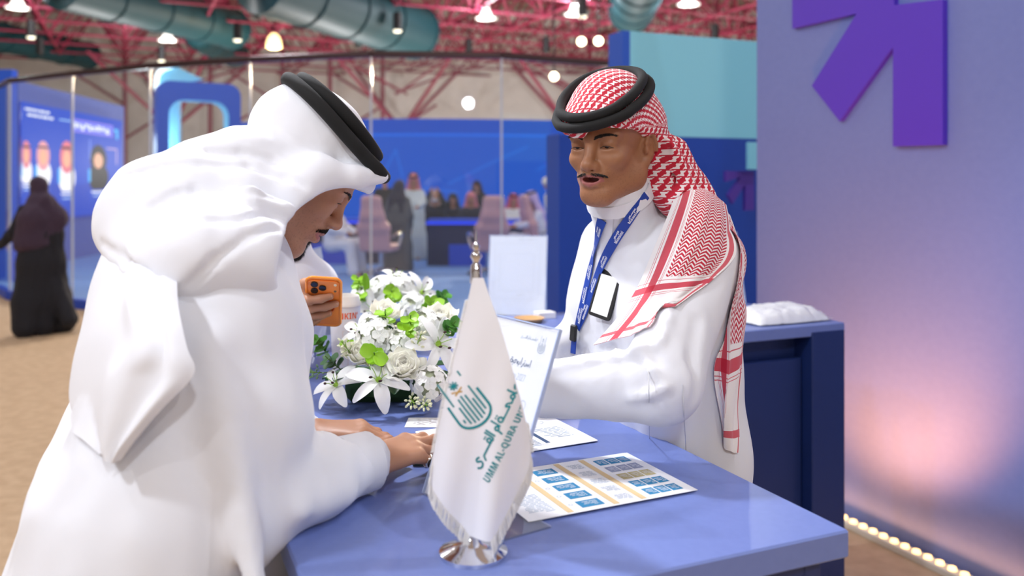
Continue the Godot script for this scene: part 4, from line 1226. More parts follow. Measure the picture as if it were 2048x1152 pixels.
	robe.chain([nb + Vector3(-0.02, -0.04, 0), Rs + Vector3(0, -0.015, 0.01)], [0.075, 0.075], 0.06)
	robe.chain([nb + Vector3(-0.02, -0.04, 0), Lsh], [0.075, 0.07], 0.06)
	var mid := Rs.lerp(Re, 0.55) + Vector3(0.02, 0, -0.01)
	robe.chain([Rs, mid, Re], [0.085, 0.08, 0.068], 0.05)
	robe.chain([Re, Re.lerp(Rw, 0.5) + Vector3(0, 0.006, 0), Rw - HB.x * 0.006], [0.066, 0.056, 0.043], 0.03)
	robe.chain([Lsh, Le, Lw - HB2.x * 0.02], [0.072, 0.062, 0.046], 0.03)
	robe.cap(nb + Vector3(-0.01, -0.03, 0), E + B * Vector3(0, -0.115, -0.1), 0.062, 0.056, 0.03)
	# chest under the chin, and folds of the sleeve
	robe.chain([nb + Vector3(0.012, -0.03, 0.0), Vector3(-0.415, 1.36, -1.38), Vector3(-0.415, 1.2, -1.36)], [0.045, 0.08, 0.085], 0.04)
	for q in [[[590, 905, 1.27], [640, 1000, 1.22], 0.014], [[650, 890, 1.31], [690, 985, 1.26], 0.011], [[560, 930, 1.22], [600, 1020, 1.17], 0.016], [[420, 700, 1.15], [520, 1200, 1.06], 0.02], [[330, 640, 1.16], [350, 1250, 1.05], 0.022], [[560, 640, 1.27], [600, 860, 1.27], 0.018]]:
		robe.cap(at(q[0][0], q[0][1], q[0][2]), at(q[1][0], q[1][1], q[1][2]), q[2], q[2] * 0.7, 0.04)
	robe.wave = FastNoiseLite.new()
	robe.wave.seed = 8
	robe.wave.frequency = 1.0
	robe.wave.fractal_octaves = 2
	robe.wave_by = 0.005
	robe.wave_scale = Vector3(11, 4, 11)
	var white := cloth("white robe cotton", rgb8(224, 225, 231), 0.015, 420.0)
	part(person, "robe", meshed(robe, 0.008), white, "white long-sleeved robe")
	# sleeve cuff edge
	var cuff := Geo.new()
	var crow := []
	for i in 4:
		var line := PackedVector3Array()
		for k in 29:
			var a := TAU * k / 28.0
			line.append(Rw + HB.x * (-0.05 + 0.018 * i) + HB.y * sin(a) * (0.049 - 0.0012 * i) + HB.z * cos(a) * (0.049 - 0.0008 * i))
		crow.append(line)
	part(person, "cuff", cuff.cloth(crow, 0.002).mesh(), white)

	# headscarf
	var sc := Field.new()
	var skull := E + B * Vector3(0, 0.035, -0.086)
	sc.ell(skull + B * Vector3(0, 0.009, -0.012), Vector3(0.09, 0.099, 0.117), B, 0.02)
	sc.ell(E + B * Vector3(0, 0.05, -0.005), Vector3(0.078, 0.034, 0.05), B, 0.03)
	# brim flap beside the eye, and layers crossing the side of the head
	sc.chain([at(762, 352, 1.50), at(700, 358, 1.46), at(620, 362, 1.43), at(520, 345, 1.42)], [0.014, 0.02, 0.024, 0.03], 0.02)
	sc.chain([at(640, 345, 1.435), at(590, 390, 1.40), at(585, 440, 1.40), at(560, 480, 1.40)], [0.03, 0.03, 0.032, 0.026], 0.03)
	sc.chain([at(590, 330, 1.50), at(480, 330, 1.44), at(400, 345, 1.40), at(330, 375, 1.37)], [0.06, 0.06, 0.05, 0.05], 0.03)
	sc.chain([at(560, 400, 1.44), at(470, 410, 1.38), at(370, 420, 1.34), at(285, 440, 1.335)], [0.06, 0.062, 0.066, 0.066], 0.03)
	sc.chain([at(380, 372, 1.36), at(300, 395, 1.35), at(258, 440, 1.35)], [0.05, 0.052, 0.046], 0.03)
	# folded lip that runs forward under the jaw
	sc.chain([at(345, 470, 1.255), at(400, 432, 1.25), at(480, 440, 1.27), at(560, 470, 1.31)], [0.016, 0.02, 0.02, 0.018], 0.014)
	sc.chain([at(420, 400, 1.275), at(500, 398, 1.29), at(570, 425, 1.33)], [0.014, 0.018, 0.018], 0.012)
	sc.chain([at(300, 500, 1.28), at(400, 520, 1.22), at(500, 520, 1.25), at(550, 520, 1.30)], [0.05, 0.06, 0.055, 0.04], 0.04)
	sc.chain([at(245, 480, 1.32), at(300, 545, 1.22), at(345, 590, 1.19)], [0.03, 0.03, 0.02], 0.03)
	for cr in [[[417, 301], [478, 304], [546, 318], [585, 331]], [[250, 352], [330, 330], [400, 326], [497, 330], [570, 352], [609, 372]], [[303, 414], [351, 388], [390, 380], [440, 382], [500, 380], [560, 398]], [[310, 425], [400, 440], [480, 436], [546, 431]], [[201, 488], [240, 512], [290, 550], [330, 588]], [[560, 455], [500, 470], [430, 520], [380, 570]]]:
		var line := []
		var rad := []
		for q in cr:
			line.append(onto(sc, q[0], q[1], 0.9, 0.0)[0])
			rad.append(0.0045)
		sc.chain(line, rad, 0.011, true)
	sc.ell(E + B * Vector3(0, -0.07, 0.047), Vector3(0.6, 0.11, 0.088), B, 0.006, true)
	sc.ell(E + B * Vector3(0, -0.02, -0.02), Vector3(0.078, 0.09, 0.07), B, 0.004, true)
	sc.wave = FastNoiseLite.new()
	sc.wave.seed = 14
	sc.wave.frequency = 1.0
	sc.wave_by = 0.0015
	sc.wave_scale = Vector3(16, 16, 16)
	var voile := cloth("white voile", rgb8(226, 227, 233), 0.012, 420.0)
	part(person, "headscarf", meshed(sc, 0.005), voile, "white headscarf wound round the neck")
	# tail of the scarf hanging over the back, its corner pointing down
	var net := [[[225, 460, 1.34], [255, 470, 1.28], [290, 490, 1.24], [325, 505, 1.22], [350, 520, 1.21]],
		[[186, 560, 1.27], [230, 575, 1.17], [275, 590, 1.12], [320, 600, 1.11], [352, 610, 1.10]],
		[[168, 650, 1.24], [225, 670, 1.13], [290, 690, 1.08], [335, 700, 1.08], [368, 695, 1.08]],
		[[150, 730, 1.22], [200, 745, 1.12], [260, 755, 1.07], [330, 760, 1.065], [382, 748, 1.07]],
		[[146, 800, 1.20], [190, 815, 1.11], [240, 825, 1.065], [290, 825, 1.055], [325, 812, 1.055]],
		[[170, 860, 1.15], [195, 880, 1.10], [222, 890, 1.065], [245, 890, 1.055], [265, 880, 1.05]],
		[[205, 905, 1.10], [213, 916, 1.08], [222, 922, 1.065], [228, 924, 1.06], [234, 922, 1.055]]]
	var rows := []
	for r in net:
		var line := PackedVector3Array()
		for q in r:
			line.append(at(q[0], q[1], q[2] - (0.025 if q[1] > 640 else 0.0)))
		rows.append(line)
	rows = finer(rows, 9, 9)
	for i in rows.size():
		for j in rows[i].size():
			rows[i][j] = off_body(robe, rows[i][j] + Vector3(-0.3, 0, 0.9) * 0.006 * sin(j * 0.45 + i * 0.03), 0.007)
	part(person, "scarf_tail", Geo.new().cloth(rows, 0.0018).mesh(), voile, "pointed tail of the white scarf on the back")
	head_cord(person, E + B * Vector3(0, 0.092, -0.075), (B * Vector3(0, 1, 0.08)).normalized(), B, 0.092, 0.102, 0.0122, sc)

# ------------------------------------------------------------------ the man with the phone, mostly hidden behind the first
func phone_man() -> void:
	var E := at(582, 433, 2.16)
	var B := head_axes(Vector3(0.32, 0, 0.95), 0.5)
	var person := thing("person", "bearded man in a white robe behind the leaning man, holding up an orange phone", "person", ctr(1.3, -0.9))
	var skin := painted("tan skin", 0.5)
	var base := lin(176, 126, 98)
	var g := Geo.new()
	var head := Field.new()
	head_into(head, E, B)
	head.mesh_into(g, 0.0032, skin_tint(E, B, base, lin(160, 92, 86), lin(60, 42, 36)))
	var nb := Vector3(E.x - 0.04, 1.35, -2.27)
	var Rs := Vector3(E.x - 0.23, 1.33, -2.22)
	var Lsh := Vector3(E.x + 0.005, 1.31, -2.36)
	# phone frame: its back towards the lens and down
	var pm := at(648, 602, 1.95)
	var pup := Vector3(0.0206, 0.12, 0.095).normalized()
	var px := Vector3(0.97, 0.13, 0.05)
	px = (px - pup * px.dot(pup)).normalized()
	var pz := px.cross(pup)
	var PB := Basis(px, pup, pz)
	# the hand: fingers cross the back of the phone from the left
	var Rw := pm - px * 0.085 - pup * 0.075 - pz * 0.035
	var Re := Vector3(E.x - 0.1, 1.13, -2.12)
	var frame := Field.new()
	frame.cap(E + B * Vector3(0, -0.1, -0.09), nb, 0.045, 0.045, 0.02)
	frame.chain([nb, Rs], [0.045, 0.04], 0.03)
	frame.chain([nb, Lsh], [0.045, 0.04], 0.03)
	var hip := ctr(1.3, -0.9, 0.95)
	frame.chain([nb + Vector3(-0.03, -0.04, -0.02), Vector3(E.x - 0.2, 1.2, -2.31), hip], [0.055, 0.075, 0.085], 0.04)
	for s in [-1.0, 1.0]:
		frame.chain([hip + Vector3(0.09 * s, 0, 0), hip + Vector3(0.09 * s, -0.45, 0), hip + Vector3(0.09 * s, -0.89, 0)], [0.085, 0.06, 0.045], 0.03)
		frame.cap(hip + Vector3(0.09 * s, -0.905, 0), hip + Vector3(0.09 * s + 0.06, -0.915, 0.12), 0.045, 0.035, 0.02)
	frame.chain([Rs, Re, Rw], [0.046, 0.038, 0.026], 0.02)
	frame.chain([Lsh, Lsh + Vector3(-0.03, -0.13, -0.03), Lsh + Vector3(-0.02, -0.15, 0.16)], [0.042, 0.036, 0.026], 0.02)
	frame.mesh_into(g, 0.016, func(_p: Vector3) -> Color: return base)
	var hand := Field.new()
	var joints := []
	var roots := [[-0.052, 0.018], [-0.05, -0.008], [-0.046, -0.034], [-0.05, -0.058]]
	var tips := [[0.016, 0.03], [0.028, 0.006], [0.013, -0.026], [-0.012, -0.052]]
	for i in 4:
		var a: Vector3 = pm + px * roots[i][0] + pup * roots[i][1] - pz * 0.006
		var d: Vector3 = pm + px * tips[i][0] + pup * tips[i][1] + pz * 0.0125
		var b: Vector3 = pm + px * lerpf(roots[i][0], tips[i][0], 0.3) + pup * lerpf(roots[i][1], tips[i][1], 0.25) + pz * 0.021
		var c: Vector3 = pm + px * lerpf(roots[i][0], tips[i][0], 0.7) + pup * lerpf(roots[i][1], tips[i][1], 0.7) + pz * 0.019
		var r: float = [0.0098, 0.01, 0.0096, 0.0086][i]
		hand.chain([a, b, c, d], [r * 1.05, r, r * 0.94, r * 0.8], 0.006)
		hand.cap(a, Rw + px * 0.015 + pup * (0.02 - 0.012 * i), 0.0115, 0.014, 0.014)
		var fx := (d - c).normalized()
		joints.append([a, b, c, d, Basis(fx, pz, fx.cross(pz))])
	hand.ell(pm - px * 0.07 - pup * 0.03 - pz * 0.02, Vector3(0.02, 0.045, 0.028), PB, 0.02)
	hand.chain([Rw + pz * 0.0, pm - px * 0.062 + pup * 0.0 - pz * 0.022, pm - px * 0.046 + pup * 0.032 - pz * 0.018, pm - px * 0.025 + pup * 0.05 - pz * 0.0145], [0.02, 0.0145, 0.0115, 0.009], 0.012)
	hand.cap(Rw, Rw + (Re - Rw).normalized() * 0.05, 0.028, 0.028, 0.02)
	hand.mesh_into(g, 0.003, func(_p: Vector3) -> Color: return base)
	part(person, "body", g.mesh(), skin)
	face_parts(person, E, B, 0.0, 51, 1.0)
	for i in 3:
		part(person, "fingernail", nail(joints[i]), mat("fingernail", rgb8(214, 172, 152), 0.35))
	# short black beard
	var rng := RandomNumberGenerator.new()
	rng.seed = 77
	var roots2 := []
	var dirs := []
	var all := PackedInt32Array(range(head.kind.size()))
	for i in 1500:
		var q := Vector3(rng.randf_range(-0.058, 0.058), rng.randf_range(-0.122, -0.06), 0.0)
		if absf(q.x) < 0.022 and q.y > -0.085:
			continue
		if absf(q.x) > 0.03 and q.y > -0.05 - absf(q.x) * 0.2:
			continue
		q.z = 0.06
		for k in 14:
			var d := head.eval(E + B * q, all)
			if d < 0.001:
				break
			q.z -= d * 0.9
		if q.z < -0.08:
			continue
		roots2.append(E + B * q)
		dirs.append(B * Vector3(q.x * 5.0, -0.8, 0.4))
	part(person, "beard", hairs(roots2, dirs, 0.009, 0.001, 78), mat("black hair", rgb8(24, 18, 16), 0.6))
	var robe := Field.new()
	for s in [-1.0, 0.0, 1.0]:
		var off: Vector3 = Vector3(0.92, 0, -0.38) * 0.08 * s
		robe.chain([Vector3(E.x - 0.07, 1.31, -2.28) + off, Vector3(E.x - 0.2, 1.18, -2.3) + off, hip + off * 0.8, hip + off + Vector3(0, -0.82, 0)], [0.085, 0.105, 0.11, 0.125], 0.06)
	robe.chain([nb, Rs], [0.072, 0.064], 0.04)
	robe.chain([nb, Lsh], [0.072, 0.064], 0.04)
	robe.cap(E + B * Vector3(0, -0.12, -0.085), nb, 0.058, 0.07, 0.03)
	robe.chain([nb + Vector3(0, -0.02, 0.02), Vector3(E.x - 0.05, 1.23, -2.27), Vector3(E.x - 0.2, 1.13, -2.3)], [0.07, 0.08, 0.09], 0.05)
	robe.chain([Rs, Re, Re.lerp(Rw, 0.8)], [0.062, 0.055, 0.042], 0.03)
	robe.chain([Lsh, Lsh + Vector3(-0.03, -0.13, -0.03), Lsh + Vector3(-0.02, -0.15, 0.13)], [0.06, 0.054, 0.046], 0.03)
	part(person, "robe", meshed(robe, 0.011), cloth("white robe cotton", rgb8(224, 225, 231), 0.015, 420.0))
	var sc := Field.new()
	sc.ell(E + B * Vector3(0, 0.042, -0.09), Vector3(0.084, 0.095, 0.108), B, 0.02)
	sc.chain([E + B * Vector3(0, 0.0, -0.15), E + B * Vector3(0, -0.1, -0.17)], [0.06, 0.07], 0.04)
	sc.ell(E + B * Vector3(0, -0.075, 0.05), Vector3(0.6, 0.12, 0.12), B, 0.006, true)
	part(person, "headscarf", meshed(sc, 0.008), cloth("white voile", rgb8(226, 227, 233), 0.012, 420.0))

	# the phone in a clear case
	var ph := thing("phone", "orange phone with three lenses held up in the bearded man's hand", "phone", pm)
	var orange := mat("orange aluminium", rgb8(250, 146, 66), 0.35, 0.1)
	part(ph, "body", Geo.new().slab(pm, rounded_rect(Rect2(-0.036, -0.075, 0.072, 0.15), 0.012), PB, 0.009).mesh(), orange)
	part(ph, "camera_plateau", Geo.new().slab(pm + pup * 0.052 + pz * 0.006, rounded_rect(Rect2(-0.034, -0.02, 0.068, 0.04), 0.01), PB, 0.004).mesh(), orange)
	for q in [[-0.02, 0.062], [-0.02, 0.042], [-0.002, 0.052]]:
		var lens := part(ph, "camera_lens", Geo.new().lathe(pm + px * q[0] + pup * q[1] + pz * 0.0078, PackedVector2Array([Vector2(0.0082, 0), Vector2(0.0082, 0.003), Vector2(0.0072, 0.0034), Vector2(0.0068, 0.0026), Vector2(0, 0.0026)]), 20, pz).mesh(), mat("black glass", rgb8(14, 14, 18), 0.08))
		lens.set_meta("label", "round black camera lens")
	part(ph, "flash", Geo.new().lathe(pm + px * 0.026 + pup * 0.062 + pz * 0.0078, PackedVector2Array([Vector2(0.0036, 0), Vector2(0.0034, 0.0008), Vector2(0, 0.001)]), 12, pz).mesh(), mat("phone flash", rgb8(236, 222, 196), 0.2))
	part(ph, "sensor", Geo.new().lathe(pm + px * 0.026 + pup * 0.042 + pz * 0.0078, PackedVector2Array([Vector2(0.0032, 0), Vector2(0.003, 0.0008), Vector2(0, 0.001)]), 12, pz).mesh(), mat("phone sensor", rgb8(110, 90, 70), 0.3))
	var hoop := PackedVector3Array()
	for i in 40:
		hoop.append(pm - pup * 0.012 + px * cos(TAU * i / 40) * 0.024 + pup * sin(TAU * i / 40) * 0.024 + pz * 0.0056)
	part(ph, "charging_ring", Geo.new().tube(hoop, floats([0.0024]), 6, true, 0.3).mesh(), mat("deep orange", rgb8(228, 96, 30), 0.4))
	var rim := PackedVector3Array()
	for q in rounded_rect(Rect2(-0.038, -0.077, 0.076, 0.154), 0.013):
		rim.append(pm + px * q.x + pup * q.y + pz * 0.003)
	part(ph, "case_rim", Geo.new().tube(rim, floats([0.0036]), 8, true).mesh(), mat("orange case", rgb8(246, 150, 62), 0.12))

# ------------------------------------------------------------------ things on the counter
# a leaning clear stand holding a printed sheet: a and b are the lower corners of its face, left and right as read
func clear_stand(a: Vector3, b: Vector3, lean: float, label: String, high := 0.297) -> Dictionary:
	var x := (b - a).normalized()
	var back := Vector3.UP.cross(x).normalized()   # away from the reader
	var y := Vector3.UP * cos(lean) + back * sin(lean)
	var n := x.cross(y).normalized()
	var w := a.distance_to(b)
	var o := thing("sign_stand", label, "sign", (a + b) * 0.5)
	var acrylic := mat("clear acrylic", rgb8(236, 242, 252), 0.04)
	acrylic.transparency = BaseMaterial3D.TRANSPARENCY_ALPHA
	acrylic.albedo_color.a = 0.1
	var bs := Basis(x, y, n)
	var mid := (a + b) * 0.5 + y * high * 0.5 + Vector3(0, 0.004, 0)
	part(o, "front_sheet", Geo.new().box(mid + n * 0.0022, Vector3(w + 0.008, high + 0.004, 0.002), bs, 0.0005).mesh(), acrylic)
	part(o, "back_sheet", Geo.new().box(mid - n * 0.0022, Vector3(w + 0.008, high + 0.004, 0.002), bs, 0.0005).mesh(), acrylic)
	part(o, "foot", Geo.new().bar(a + back * 0.045 + Vector3(0, 0.0015, 0), b + back * 0.045 + Vector3(0, 0.0015, 0), 0.09, 0.003).mesh(), acrylic)
	var edge := mat("acrylic edge", rgb8(176, 192, 226), 0.15)
	for s in [-1.0, 1.0]:
		part(o, "edge", Geo.new().box(mid + x * (w * 0.5 + 0.0045) * s, Vector3(0.0016, high + 0.004, 0.006), bs).mesh(), edge)
	part(o, "edge", Geo.new().box(mid + y * (high * 0.5 + 0.003), Vector3(w + 0.01, 0.0016, 0.006), bs).mesh(), edge)
	part(o, "sheet", Geo.new().box(mid, Vector3(w, high, 0.0008), bs).mesh(), mat("print paper", rgb8(240, 241, 244), 0.7))
	var corner := mid - x * w * 0.5 - y * high * 0.5
	var place := func(q: Vector2) -> Array: return [corner + x * q.x + y * q.y + n * 0.0007, n]
	return {"node": o, "place": place, "w": w, "h": high}

func text_rows(g: Geo, r: Rect2, rows: int, place: Callable, rng: RandomNumberGenerator, align_right := true) -> void:
	var pitch := r.size.y / rows
	for i in rows:
		var y := r.position.y + r.size.y - pitch * (i + 0.5)
		var long := r.size.x * (rng.randf_range(0.75, 1.0) if i < rows - 1 else rng.randf_range(0.3, 0.7))
		var x := r.position.x + (r.size.x - long if align_right else 0.0)
		var end := x + long
		while x < end:
			var w := rng.randf_range(1.2, 3.2) * pitch
			w = minf(w, end - x)
			g.patch(Rect2(x, y - pitch * 0.16, w, pitch * 0.32), place)
			x += w + pitch * 0.4

func counter_things() -> void:
	var rng := RandomNumberGenerator.new()
	rng.seed = 42
	var navy := mat("navy ink", rgb8(52, 80, 120), 0.8)
	var pale_ink := mat("pale ink", rgb8(150, 168, 190), 0.8)
	var tan_ink := mat("tan ink", rgb8(222, 196, 150), 0.8)
	var teal := mat("teal ink", rgb8(8, 138, 148), 0.8)
	var gold := mat("gold ink", rgb8(206, 160, 70), 0.8)

	# the sheet about the strategy, behind the flag
	var s1 := clear_stand(Vector3(-0.139, TOP, -1.36), Vector3(-0.017, TOP, -1.18), 0.35, "clear stand with a printed white sheet right behind the small flag")
	var g1 := Geo.new()
	var pl: Callable = s1.place
	arabic(g1, "strategy", 0.008, Vector2(0.142, 0.236), 0.0019, pl)
	arabic(g1, "university", 0.0066, Vector2(0.079, 0.236), 0.0017, pl)
	write_on(g1, "2027", 0.0125, Vector2(0.022, 0.239), pl, true, 0.8)
	part(s1.node, "print_title", g1.mesh(), navy)
	var g2 := Geo.new()
	write_on(g2, "Umm Al-Qura University strategy 2027", 0.0098, Vector2(0.088, 0.218), pl, false, 0.72)
	emblem(g2, g2, 0.026, Vector2(0.19, 0.272), pl)
	arabic(g2, "university", 0.0035, Vector2(0.155, 0.276), 0.0008, pl)
	for q in [[0.17, 0.185], [0.085, 0.185]]:
		arabic(g2, "body", 0.006, Vector2(q[0] - 0.012, q[1]), 0.0013, pl)
		g2.stroke(ring2(Vector2(q[0] + 0.014, q[1] - 0.004), 0.007, 12), 0.0009, pl)
		text_rows(g2, Rect2(q[0] - 0.045, q[1] - 0.05, 0.055, 0.03), 3, pl, rng)
		text_rows(g2, Rect2(q[0] - 0.045, q[1] - 0.085, 0.055, 0.03), 4, pl, rng)
	text_rows(g2, Rect2(0.02, 0.02, 0.17, 0.05), 6, pl, rng)
	part(s1.node, "print_text", g2.mesh(), pale_ink).set_meta("kind", "stuff")
	var g3 := Geo.new()
	g3.patch(Rect2(0.0, 0.088, 0.2, 0.016), pl)
	part(s1.node, "print_band", g3.mesh(), tan_ink)

	# stand at the far end of the counter: a sheet with an empty framed square
	var c1 := at(975, 632, 3.18)
	var c2 := at(1088, 632, 3.18)
	var s2 := clear_stand(Vector3(c1.x, TOP, -3.2), Vector3(c2.x, TOP, -3.16), 0.2, "clear stand with a pale grey framed sheet at the far counter end")
	var g4 := Geo.new()
	var p2: Callable = s2.place
	g4.stroke(PackedVector2Array([Vector2(0.02, 0.06), Vector2(0.19, 0.06), Vector2(0.19, 0.27), Vector2(0.02, 0.27)]), 0.0012, p2, true)
	g4.stroke(PackedVector2Array([Vector2(0.04, 0.09), Vector2(0.17, 0.09), Vector2(0.17, 0.23), Vector2(0.04, 0.23)]), 0.0016, p2, true)
	text_rows(g4, Rect2(0.07, 0.07, 0.07, 0.01), 1, p2, rng)
	text_rows(g4, Rect2(0.03, 0.278, 0.15, 0.012), 1, p2, rng)
	(s2.node.get_node("sheet") as MeshInstance3D).material_override = mat("grey paper", rgb8(206, 212, 224), 0.7)
	part(s2.node, "print", g4.mesh(), mat("faint ink", rgb8(190, 196, 206), 0.8))

	# stand beside the phone
	var s3 := clear_stand(Vector3(-0.56, TOP, -2.43), Vector3(-0.547, TOP, -2.63), 0.16, "clear stand with a white sheet behind the orange phone")
	var g5 := Geo.new()
	var p3: Callable = s3.place
	emblem(g5, g5, 0.03, Vector2(0.05, 0.272), p3)
	for i in 4:
		g5.stroke(PackedVector2Array([Vector2(0.015 + i * 0.045, 0.03), Vector2(0.05 + i * 0.045, 0.03), Vector2(0.05 + i * 0.045, 0.065), Vector2(0.015 + i * 0.045, 0.065)]), 0.0016, p3, true)
		g5.stroke(ring2(Vector2(0.032 + i * 0.045, 0.047), 0.009, 10), 0.0014, p3)
	part(s3.node, "print", g5.mesh(), pale_ink)
	var g6 := Geo.new()
	g6.patch(Rect2(0.0, 0.2, 0.1, 0.018), p3)
	part(s3.node, "print_band", g6.mesh(), tan_ink)

	# stand behind the attendant
	var s4 := clear_stand(ctr(1.95, 1.14, TOP), ctr(1.9, 1.345, TOP), 0.3, "clear stand with a peach sheet behind the attendant's shoulder")
	var g7 := Geo.new()
	var p4: Callable = s4.place
	g7.stroke(PackedVector2Array([Vector2(0.03, 0.07), Vector2(0.18, 0.07), Vector2(0.18, 0.25), Vector2(0.03, 0.25)]), 0.002, p4, true)
	g7.stroke(PackedVector2Array([Vector2(0.12, 0.17), Vector2(0.16, 0.17), Vector2(0.16, 0.21), Vector2(0.12, 0.21)]), 0.003, p4, true)
	part(s4.node, "print", g7.mesh(), mat("peach ink", rgb8(240, 204, 176), 0.8))

	flyers(rng)
	table_flag()

	# pen under the fingers
	var pa := at(826, 913, 1.50)
	var pb := at(868, 898, 1.50)
	var pen := thing("pen", "green and gold pen under the leaning man's fingers", "pen", Vector3(pa.x, TOP, pa.z))
	pa.y = TOP + 0.006
	pb.y = TOP + 0.006
	var dirp := (pb - pa).normalized()
	part(pen, "barrel", Geo.new().tube(PackedVector3Array([pa, pa + dirp * 0.05, pa + dirp * 0.06]), floats([0.0055, 0.0058, 0.0055]), 14).mesh(), mat("green lacquer", rgb8(44, 78, 52), 0.15))
	part(pen, "cap", Geo.new().tube(PackedVector3Array([pa + dirp * 0.068, pa + dirp * 0.12, pa + dirp * 0.125]), floats([0.0058, 0.0056, 0.004]), 14).mesh(), mat("green lacquer", rgb8(44, 78, 52), 0.15))
	part(pen, "band", Geo.new().tube(PackedVector3Array([pa + dirp * 0.059, pa + dirp * 0.069]), floats([0.0062]), 14).mesh(), mat("polished gold", rgb8(226, 184, 84), 0.15, 1.0))

	# paper cup with orange letters
	var cp := Vector3(at(690, 365, 2.17).x, TOP, -2.17)
	var cup := thing("paper_cup", "white paper cup with orange letters beside the flowers", "cup", cp)
	var paper := mat("cup paper", rgb8(240, 238, 234), 0.5)
	part(cup, "body", Geo.new().lathe(cp, PackedVector2Array([Vector2(0, 0), Vector2(0.029, 0), Vector2(0.0395, 0.185), Vector2(0.0405, 0.19), Vector2(0.038, 0.19)]), 40).mesh(), paper)
	part(cup, "lid", Geo.new().lathe(cp, PackedVector2Array([Vector2(0.0415, 0.186), Vector2(0.0415, 0.193), Vector2(0.038, 0.197), Vector2(0.036, 0.21), Vector2(0.032, 0.214), Vector2(0, 0.211)]), 40).mesh(), mat("white plastic", rgb8(230, 228, 220), 0.4))
	var cg := Geo.new()
	var turn := atan2(-cp.x, -cp.z) + 0.12
	var on_cup := func(q: Vector2) -> Array:
		var r := 0.029 + 0.0105 * q.y / 0.185 + 0.0005
		var a := turn + q.x / r
		return [cp + Vector3(sin(a) * r, q.y, cos(a) * r), Vector3(sin(a), 0, cos(a))]
	write_on(cg, "DUNKIN'", 0.0155, Vector2(-0.0085, 0.164), on_cup, true, 0.9)
	part(cup, "print", cg.mesh(), mat("orange ink", rgb8(240, 96, 40), 0.6))
	var cg2 := Geo.new()
	for i in 2:
		for k in 3:
			cg2.stroke(PackedVector2Array([Vector2(-0.01 + i * 0.022, 0.04 + k * 0.036), Vector2(0.004 + i * 0.022, 0.04 + k * 0.036), Vector2(0.004 + i * 0.022, 0.054 + k * 0.036), Vector2(-0.01 + i * 0.022, 0.054 + k * 0.036)]), 0.0008, on_cup, true)
	part(cup, "print_boxes", cg2.mesh(), mat("peach ink", rgb8(240, 204, 176), 0.8)).set_meta("kind", "stuff")

	# padded white pouch on the return counter
	var pc := ctr(1.52, 1.19, TOP)
	var crumple := FastNoiseLite.new()
	crumple.seed = 12
	crumple.frequency = 14.0
	var prow := []
	for i in 25:
		var line := PackedVector3Array()
		for j in 33:
			var a := j / 16.0 - 1.0
			var b := i / 12.0 - 1.0
			var full := sqrt(maxf(0.0, (1.0 - pow(absf(a), 3.0)) * (1.0 - pow(absf(b), 3.0))))
			var x := a * (0.168 - 0.012 * b * b)
			var z := b * (0.098 - 0.008 * a * a)
			var y := 0.004 + 0.052 * full + 0.012 * crumple.get_noise_2d(x * 1.2, z * 2.0) * minf(1.0, full * 2.0) + 0.006 * absf(crumple.get_noise_2d(x * 3.0 + 5.0, z * 3.0)) * (1.0 - full)
			line.append(pc + ACROSS * x + ALONG * z + Vector3(0, maxf(y, 0.003), 0))
		prow.append(line)
	var pouch := thing("mailing_pouch", "puffy white plastic pouch lying on the navy return counter", "pouch", pc)
	part(pouch, "bag", Geo.new().cloth(prow, 0.0015).mesh(), mat("white poly film", rgb8(232, 234, 238), 0.28))
	part(pouch, "underside", Geo.new().box(pc + Vector3(0, 0.0015, 0), Vector3(0.3, 0.002, 0.17), Basis(ACROSS, Vector3.UP, -ALONG)).mesh(), mat("white poly film", rgb8(232, 234, 238), 0.28))
	part(pouch, "flap", Geo.new().box(pc + ACROSS * 0.158 + Vector3(0, 0.0115, 0), Vector3(0.03, 0.002, 0.18), Basis((ACROSS + Vector3(0, -0.25, 0)).normalized(), (Vector3.UP + ACROSS * 0.25).normalized(), -ALONG), 0.0005).mesh(), mat("white poly film", rgb8(232, 234, 238), 0.28))
	# small white box and a tan tray at the far corner
	var bp := ctr(1.9, 0.43, TOP)
	var box := thing("small_box", "small white box by the far counter corner", "box", bp)
	part(box, "carton", Geo.new().box(bp + Vector3(0, 0.012, 0), Vector3(0.07, 0.024, 0.05), Basis(ACROSS, Vector3.UP, -ALONG), 0.002).mesh(), paper)
	var tp := ctr(1.84, 0.34, TOP)
	var tray := thing("tan_tray", "low tan dish beside the small white box", "dish", tp)
	part(tray, "dish", Geo.new().lathe(tp, PackedVector2Array([Vector2(0, 0.002), Vector2(0.045, 0.0), Vector2(0.056, 0.016), Vector2(0.053, 0.016), Vector2(0.044, 0.006), Vector2(0, 0.006)]), 28).mesh(), mat("tan glaze", rgb8(206, 160, 104), 0.25))
	var kp := ctr(1.8, 1.22, TOP)
	var knob := thing("small_stapler", "small black stapler near the peach sign", "stapler", kp)
	part(knob, "base", Geo.new().box(kp + Vector3(0, 0.006, 0), Vector3(0.09, 0.012, 0.026), Basis(ACROSS, Vector3.UP, -ALONG), 0.004).mesh(), mat("black plastic", rgb8(20, 20, 22), 0.5))
	part(knob, "arm", Geo.new().bar(kp + ACROSS * 0.04 + Vector3(0, 0.022, 0), kp - ACROSS * 0.04 + Vector3(0, 0.034, 0), 0.022, 0.016, Vector3.UP, 0.005).mesh(), mat("black plastic", rgb8(20, 20, 22), 0.5))

